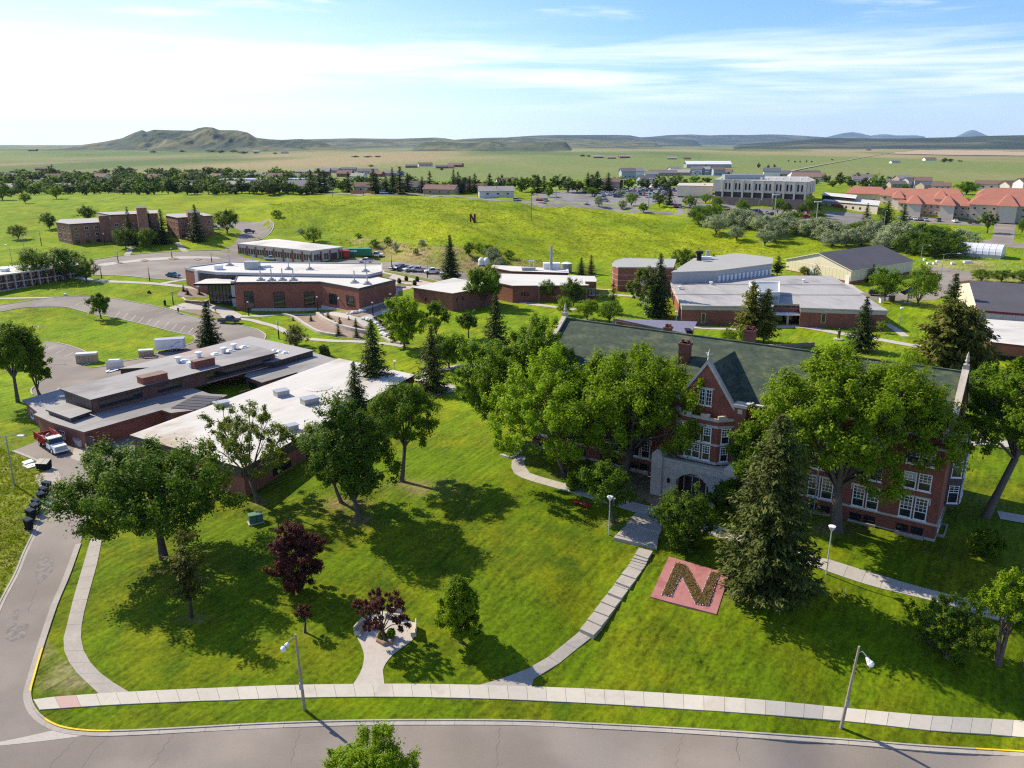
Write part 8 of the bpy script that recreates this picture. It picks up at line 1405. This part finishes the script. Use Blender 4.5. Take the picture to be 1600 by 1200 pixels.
wall_strip('seat_wall', [(619,450),(634,450)], 'low pale seat wall on the terrace between the brick buildings', .8, .6, 3)
# statue, solar stand, cabinets, people, rails
e = tobj('statue', 'dark standing figure statue with one raised arm on a small round bed', 'statue', G(1310, 531)); MB().tube([(0, 0, -.1), (0, 0, .35)], 1.2, 12).obj('plinth', STONE, e)
MB().tube([(-.2, 0, .35), (-.18, 0, 1.1), (-.05, 0, 1.5)], [.14, .16, .2], 6).tube([(.22, 0, .35), (.18, 0, 1.1), (.05, 0, 1.5)], [.14, .16, .2], 6).tube([(0, 0, 1.4), (0, 0, 1.9), (0, 0, 2.25), (0, 0, 2.4)], [.24, .3, .26, .1], 8).ball((0, 0, 2.6), .18, 8, 6, 0, 1.2).tube([(-.28, 0, 2.2), (-.6, 0, 2.0), (-.75, .1, 2.45)], [.1, .08, .06], 5).tube([(.28, 0, 2.2), (.42, 0, 1.7), (.4, .1, 1.35)], [.1, .08, .06], 5).obj('figure', DARKM, e)
e = tobj('solar_stand', 'tilted dark solar panel on a single post on the right lawn', 'solar panel', G(1418, 473), R(10)); MB().tube([(0, 0, -.2), (0, 0, 3.4)], .14, 8).obj('post', DARKM, e); mb = MB(); M = Matrix.Translation((0, 0, 3.5)) @ Matrix.Rotation(R(-22), 4, 'Y') @ Matrix.Rotation(R(12), 4, 'X')
for i in range(4): MB().box(-2.2+i*1.1, -1.1, 0, -1.14+i*1.1, 1.1, .06, T=M).obj('panel', mat('solar_cell', (.02, .022, .035), .2, 0, spec=.7), e)
o = MB().tube([(0, 0, 0), (0, 0, .03)], 1.0, 12).obj('stand_base', CONC, e)
for px, py, w, lb in [(1393, 470, 1.4, 'grey utility cabinet between two lawn trees'), (1377, 473, 1.0, 'white utility cabinet under the forked lawn tree')]: e = tobj('utility_cabinet', lb, 'utility box', G(px, py), R(8)); MB().box(-w/2, -.5, -.1, w/2, .5, 1.5).obj('cabinet', (DARKM, WHITE)['white' in lb], e); MB().box(-w/2-.06, -.56, 1.5, w/2+.06, .56, 1.58).obj('lid', GREYM, e)
def person(px, py, shirt, legs, lb, rz=0):
    g = G(px, py); e = tobj('person', lb, 'person', g+Vector((0, 0, .08)), R(rz)); me = bpy.data.meshes.new('body'); vs = [(0, 0, .95), (0, 0, 1.2), (0, 0, 1.42), (0, 0, 1.54), (0, .01, 1.68), (.1, 0, .9), (.12, .06, .5), (.13, 0, .05), (.13, -.16, .03), (-.1, 0, .9), (-.12, -.05, .5), (-.14, .08, .05), (-.14, -.08, .03), (.2, 0, 1.4), (.27, 0, 1.12), (.28, -.1, .86), (-.2, 0, 1.4), (-.27, 0, 1.12), (-.26, .08, .86)]
    ed = [(0, 1), (1, 2), (2, 3), (3, 4), (0, 5), (5, 6), (6, 7), (7, 8), (0, 9), (9, 10), (10, 11), (11, 12), (2, 13), (13, 14), (14, 15), (2, 16), (16, 17), (17, 18)]; rad = [.16, .15, .17, .06, .115, .1, .07, .05, .045, .1, .07, .05, .045, .075, .055, .04, .075, .055, .04]
    me.from_pydata(vs, ed, []); ob = inst('body', me, e)
    ms = ob.modifiers.new('skin', 'SKIN'); 
    for i, r in enumerate(rad): me.skin_vertices[0].data[i].radius = (r, r); me.skin_vertices[0].data[i].use_root = i == 0
    ob.modifiers.new('sub', 'SUBSURF').levels = 1; dg = bpy.context.evaluated_depsgraph_get(); m2 = bpy.data.meshes.new_from_object(ob.evaluated_get(dg)); ob.modifiers.clear(); ob.data = m2; m2.materials.clear()
    for m in (shirt, legs, mat('skin', (.48, .30, .22), .6, 0), mat('hair', (.06, .04, .03), .8, 0)): m2.materials.append(m)
    for p in m2.polygons: z = p.center.z; p.material_index = 1 if z < .95 else (0 if z < 1.5 and not (abs(p.center.x) > .24 and z < 1.05) else (3 if z > 1.66 or (z > 1.58 and p.center.y > .04) else 2)); p.use_smooth = True
person(279, 490, mat('shirt_maroon', (.16, .03, .05), .8, 0), mat('jeans', (.05, .07, .13), .8, 0), 'person in a dark red top walking across the parking loop before the forecourt', 60); person(337, 489, mat('shirt_pink', (.42, .17, .17), .8, 0), mat('shorts_dark', (.04, .04, .05), .8, 0), 'person in a reddish top standing on the forecourt behind the spruce top', 200)
e = tobj('guard_rail', 'dark timber rail on a low wall across the lawn beyond the hall end', 'rail', G(1490, 780)); w = resamp(W2([(1487, 779), (1530, 789), (1570, 800)]), 1.6); o = e.location.copy()
for a, b in zip(w, w[1:]):
    a, b = a-o, b-o
    for z in (.55, .95): MB().tube([(a.x, a.y, a.z+z), (b.x, b.y, b.z+z)], .045, 4).obj('rail', DWOOD, e)
    MB().box(a.x-.06, a.y-.06, a.z-.2, a.x+.06, a.y+.06, a.z+1.05).obj('post', DWOOD, e)
e = tobj('orange_fence', 'orange timber fence beside the house on the crest', 'fence', G(551, 303)); w = resamp(W2([(548, 303), (586, 304.5)]), 2.4); o = e.location.copy()
for a, b in zip(w, w[1:]): a, b = a-o, b-o; MB().box(0, -.05, -.3, (b-a).length-.05, .05, 2.0, T=Matrix.Translation(a) @ Matrix.Rotation(math.atan2(b.y-a.y, b.x-a.x), 4, 'Z')).obj('panel', mat('orange_timber', (.42, .18, .06), .8, .1, 1), e)
o = MB().tube([(0, 0, 0), (-.9, .2, 1.3), (-1.35, .3, 1.9)], .03, 4).obj('tree_cord', mat('pale_cord', (.5, .46, .36), .8, 0)); o.location = G(718, 1002); tag(o, 'pale cord tied from the young linden down to the lawn', 'cord')
for px, py, t, lb in [(1320, 932, 917, 'short pale stake on the shaded lawn near the big spruce'), (718, 845, 832, 'thin pale stick lying upright on the lawn under the maples')][:1]: g = G(px, py); o = MB().tube([(0, 0, -.1), (0, 0, ztop(g.x, g.y, t)-g.z)], .04, 5).obj('stake', WHITE); o.location = g; tag(o, lb, 'stake')
o = MB().box(-.35, -.35, 0, .35, .35, .5).obj('white_box', WHITE); o.location = G(102, 461); tag(o, 'small white cube-shaped box on the grass by the loop below the balcony block', 'utility box')
for px, py, lb in [(258, 477, 'small dark litter bin beside the loop kerb, left of the lettered wall'), (233, 458, 'small dark bush on the slope above the loop')]:
    if 'bush' in lb: plant('bush', G(px, py), 1.2, 1.2, 'h0', 'mid', lb, cat='shrub')
    else: e = tobj('litter_bin', lb, 'bin', G(px, py)); MB().tube([(0, 0, 0), (0, 0, 1.1)], [.3, .36], 8).obj('bin_body', BLACK, e); MB().tube([(0, 0, 1.1), (0, 0, 1.2), (0, 0, 1.5)], [.4, .4, .1], 8).obj('bin_lid', BLACK, e)
for i, (px, py, w) in enumerate([(1450,413,.9),(1459,413,.7),(1488,413,1.0),(1512,411,3),(1444,407,.6),(1464,410,.7)]): o = MB().box(-w/2, -.5, 0, w/2, .5, .8).obj('barrier_block', WHITE); o.location = G(px, py); tag(o, 'white block standing on the dry lot behind the gym', 'block', 'white blocks on the dry lot')
flatten()
HAZE = 1.9e-5
if HAZE:
    hz = MB().box(-21000, -60, -80, 21000, 36500, 900).obj('haze', None); hz.data.materials.clear(); tag(hz, kind='stuff')
    m = bpy.data.materials.new('haze'); m.use_nodes = True; nt = m.node_tree; nt.nodes.clear(); out = nd(nt, 'ShaderNodeOutputMaterial'); pv = nd(nt, 'ShaderNodeVolumePrincipled')
    pv.inputs['Color'].default_value = (.48, .70, 1, 1); pv.inputs['Density'].default_value = HAZE; pv.inputs['Anisotropy'].default_value = .2; nt.links.new(pv.outputs[0], out.inputs[1]); hz.data.materials.append(m)
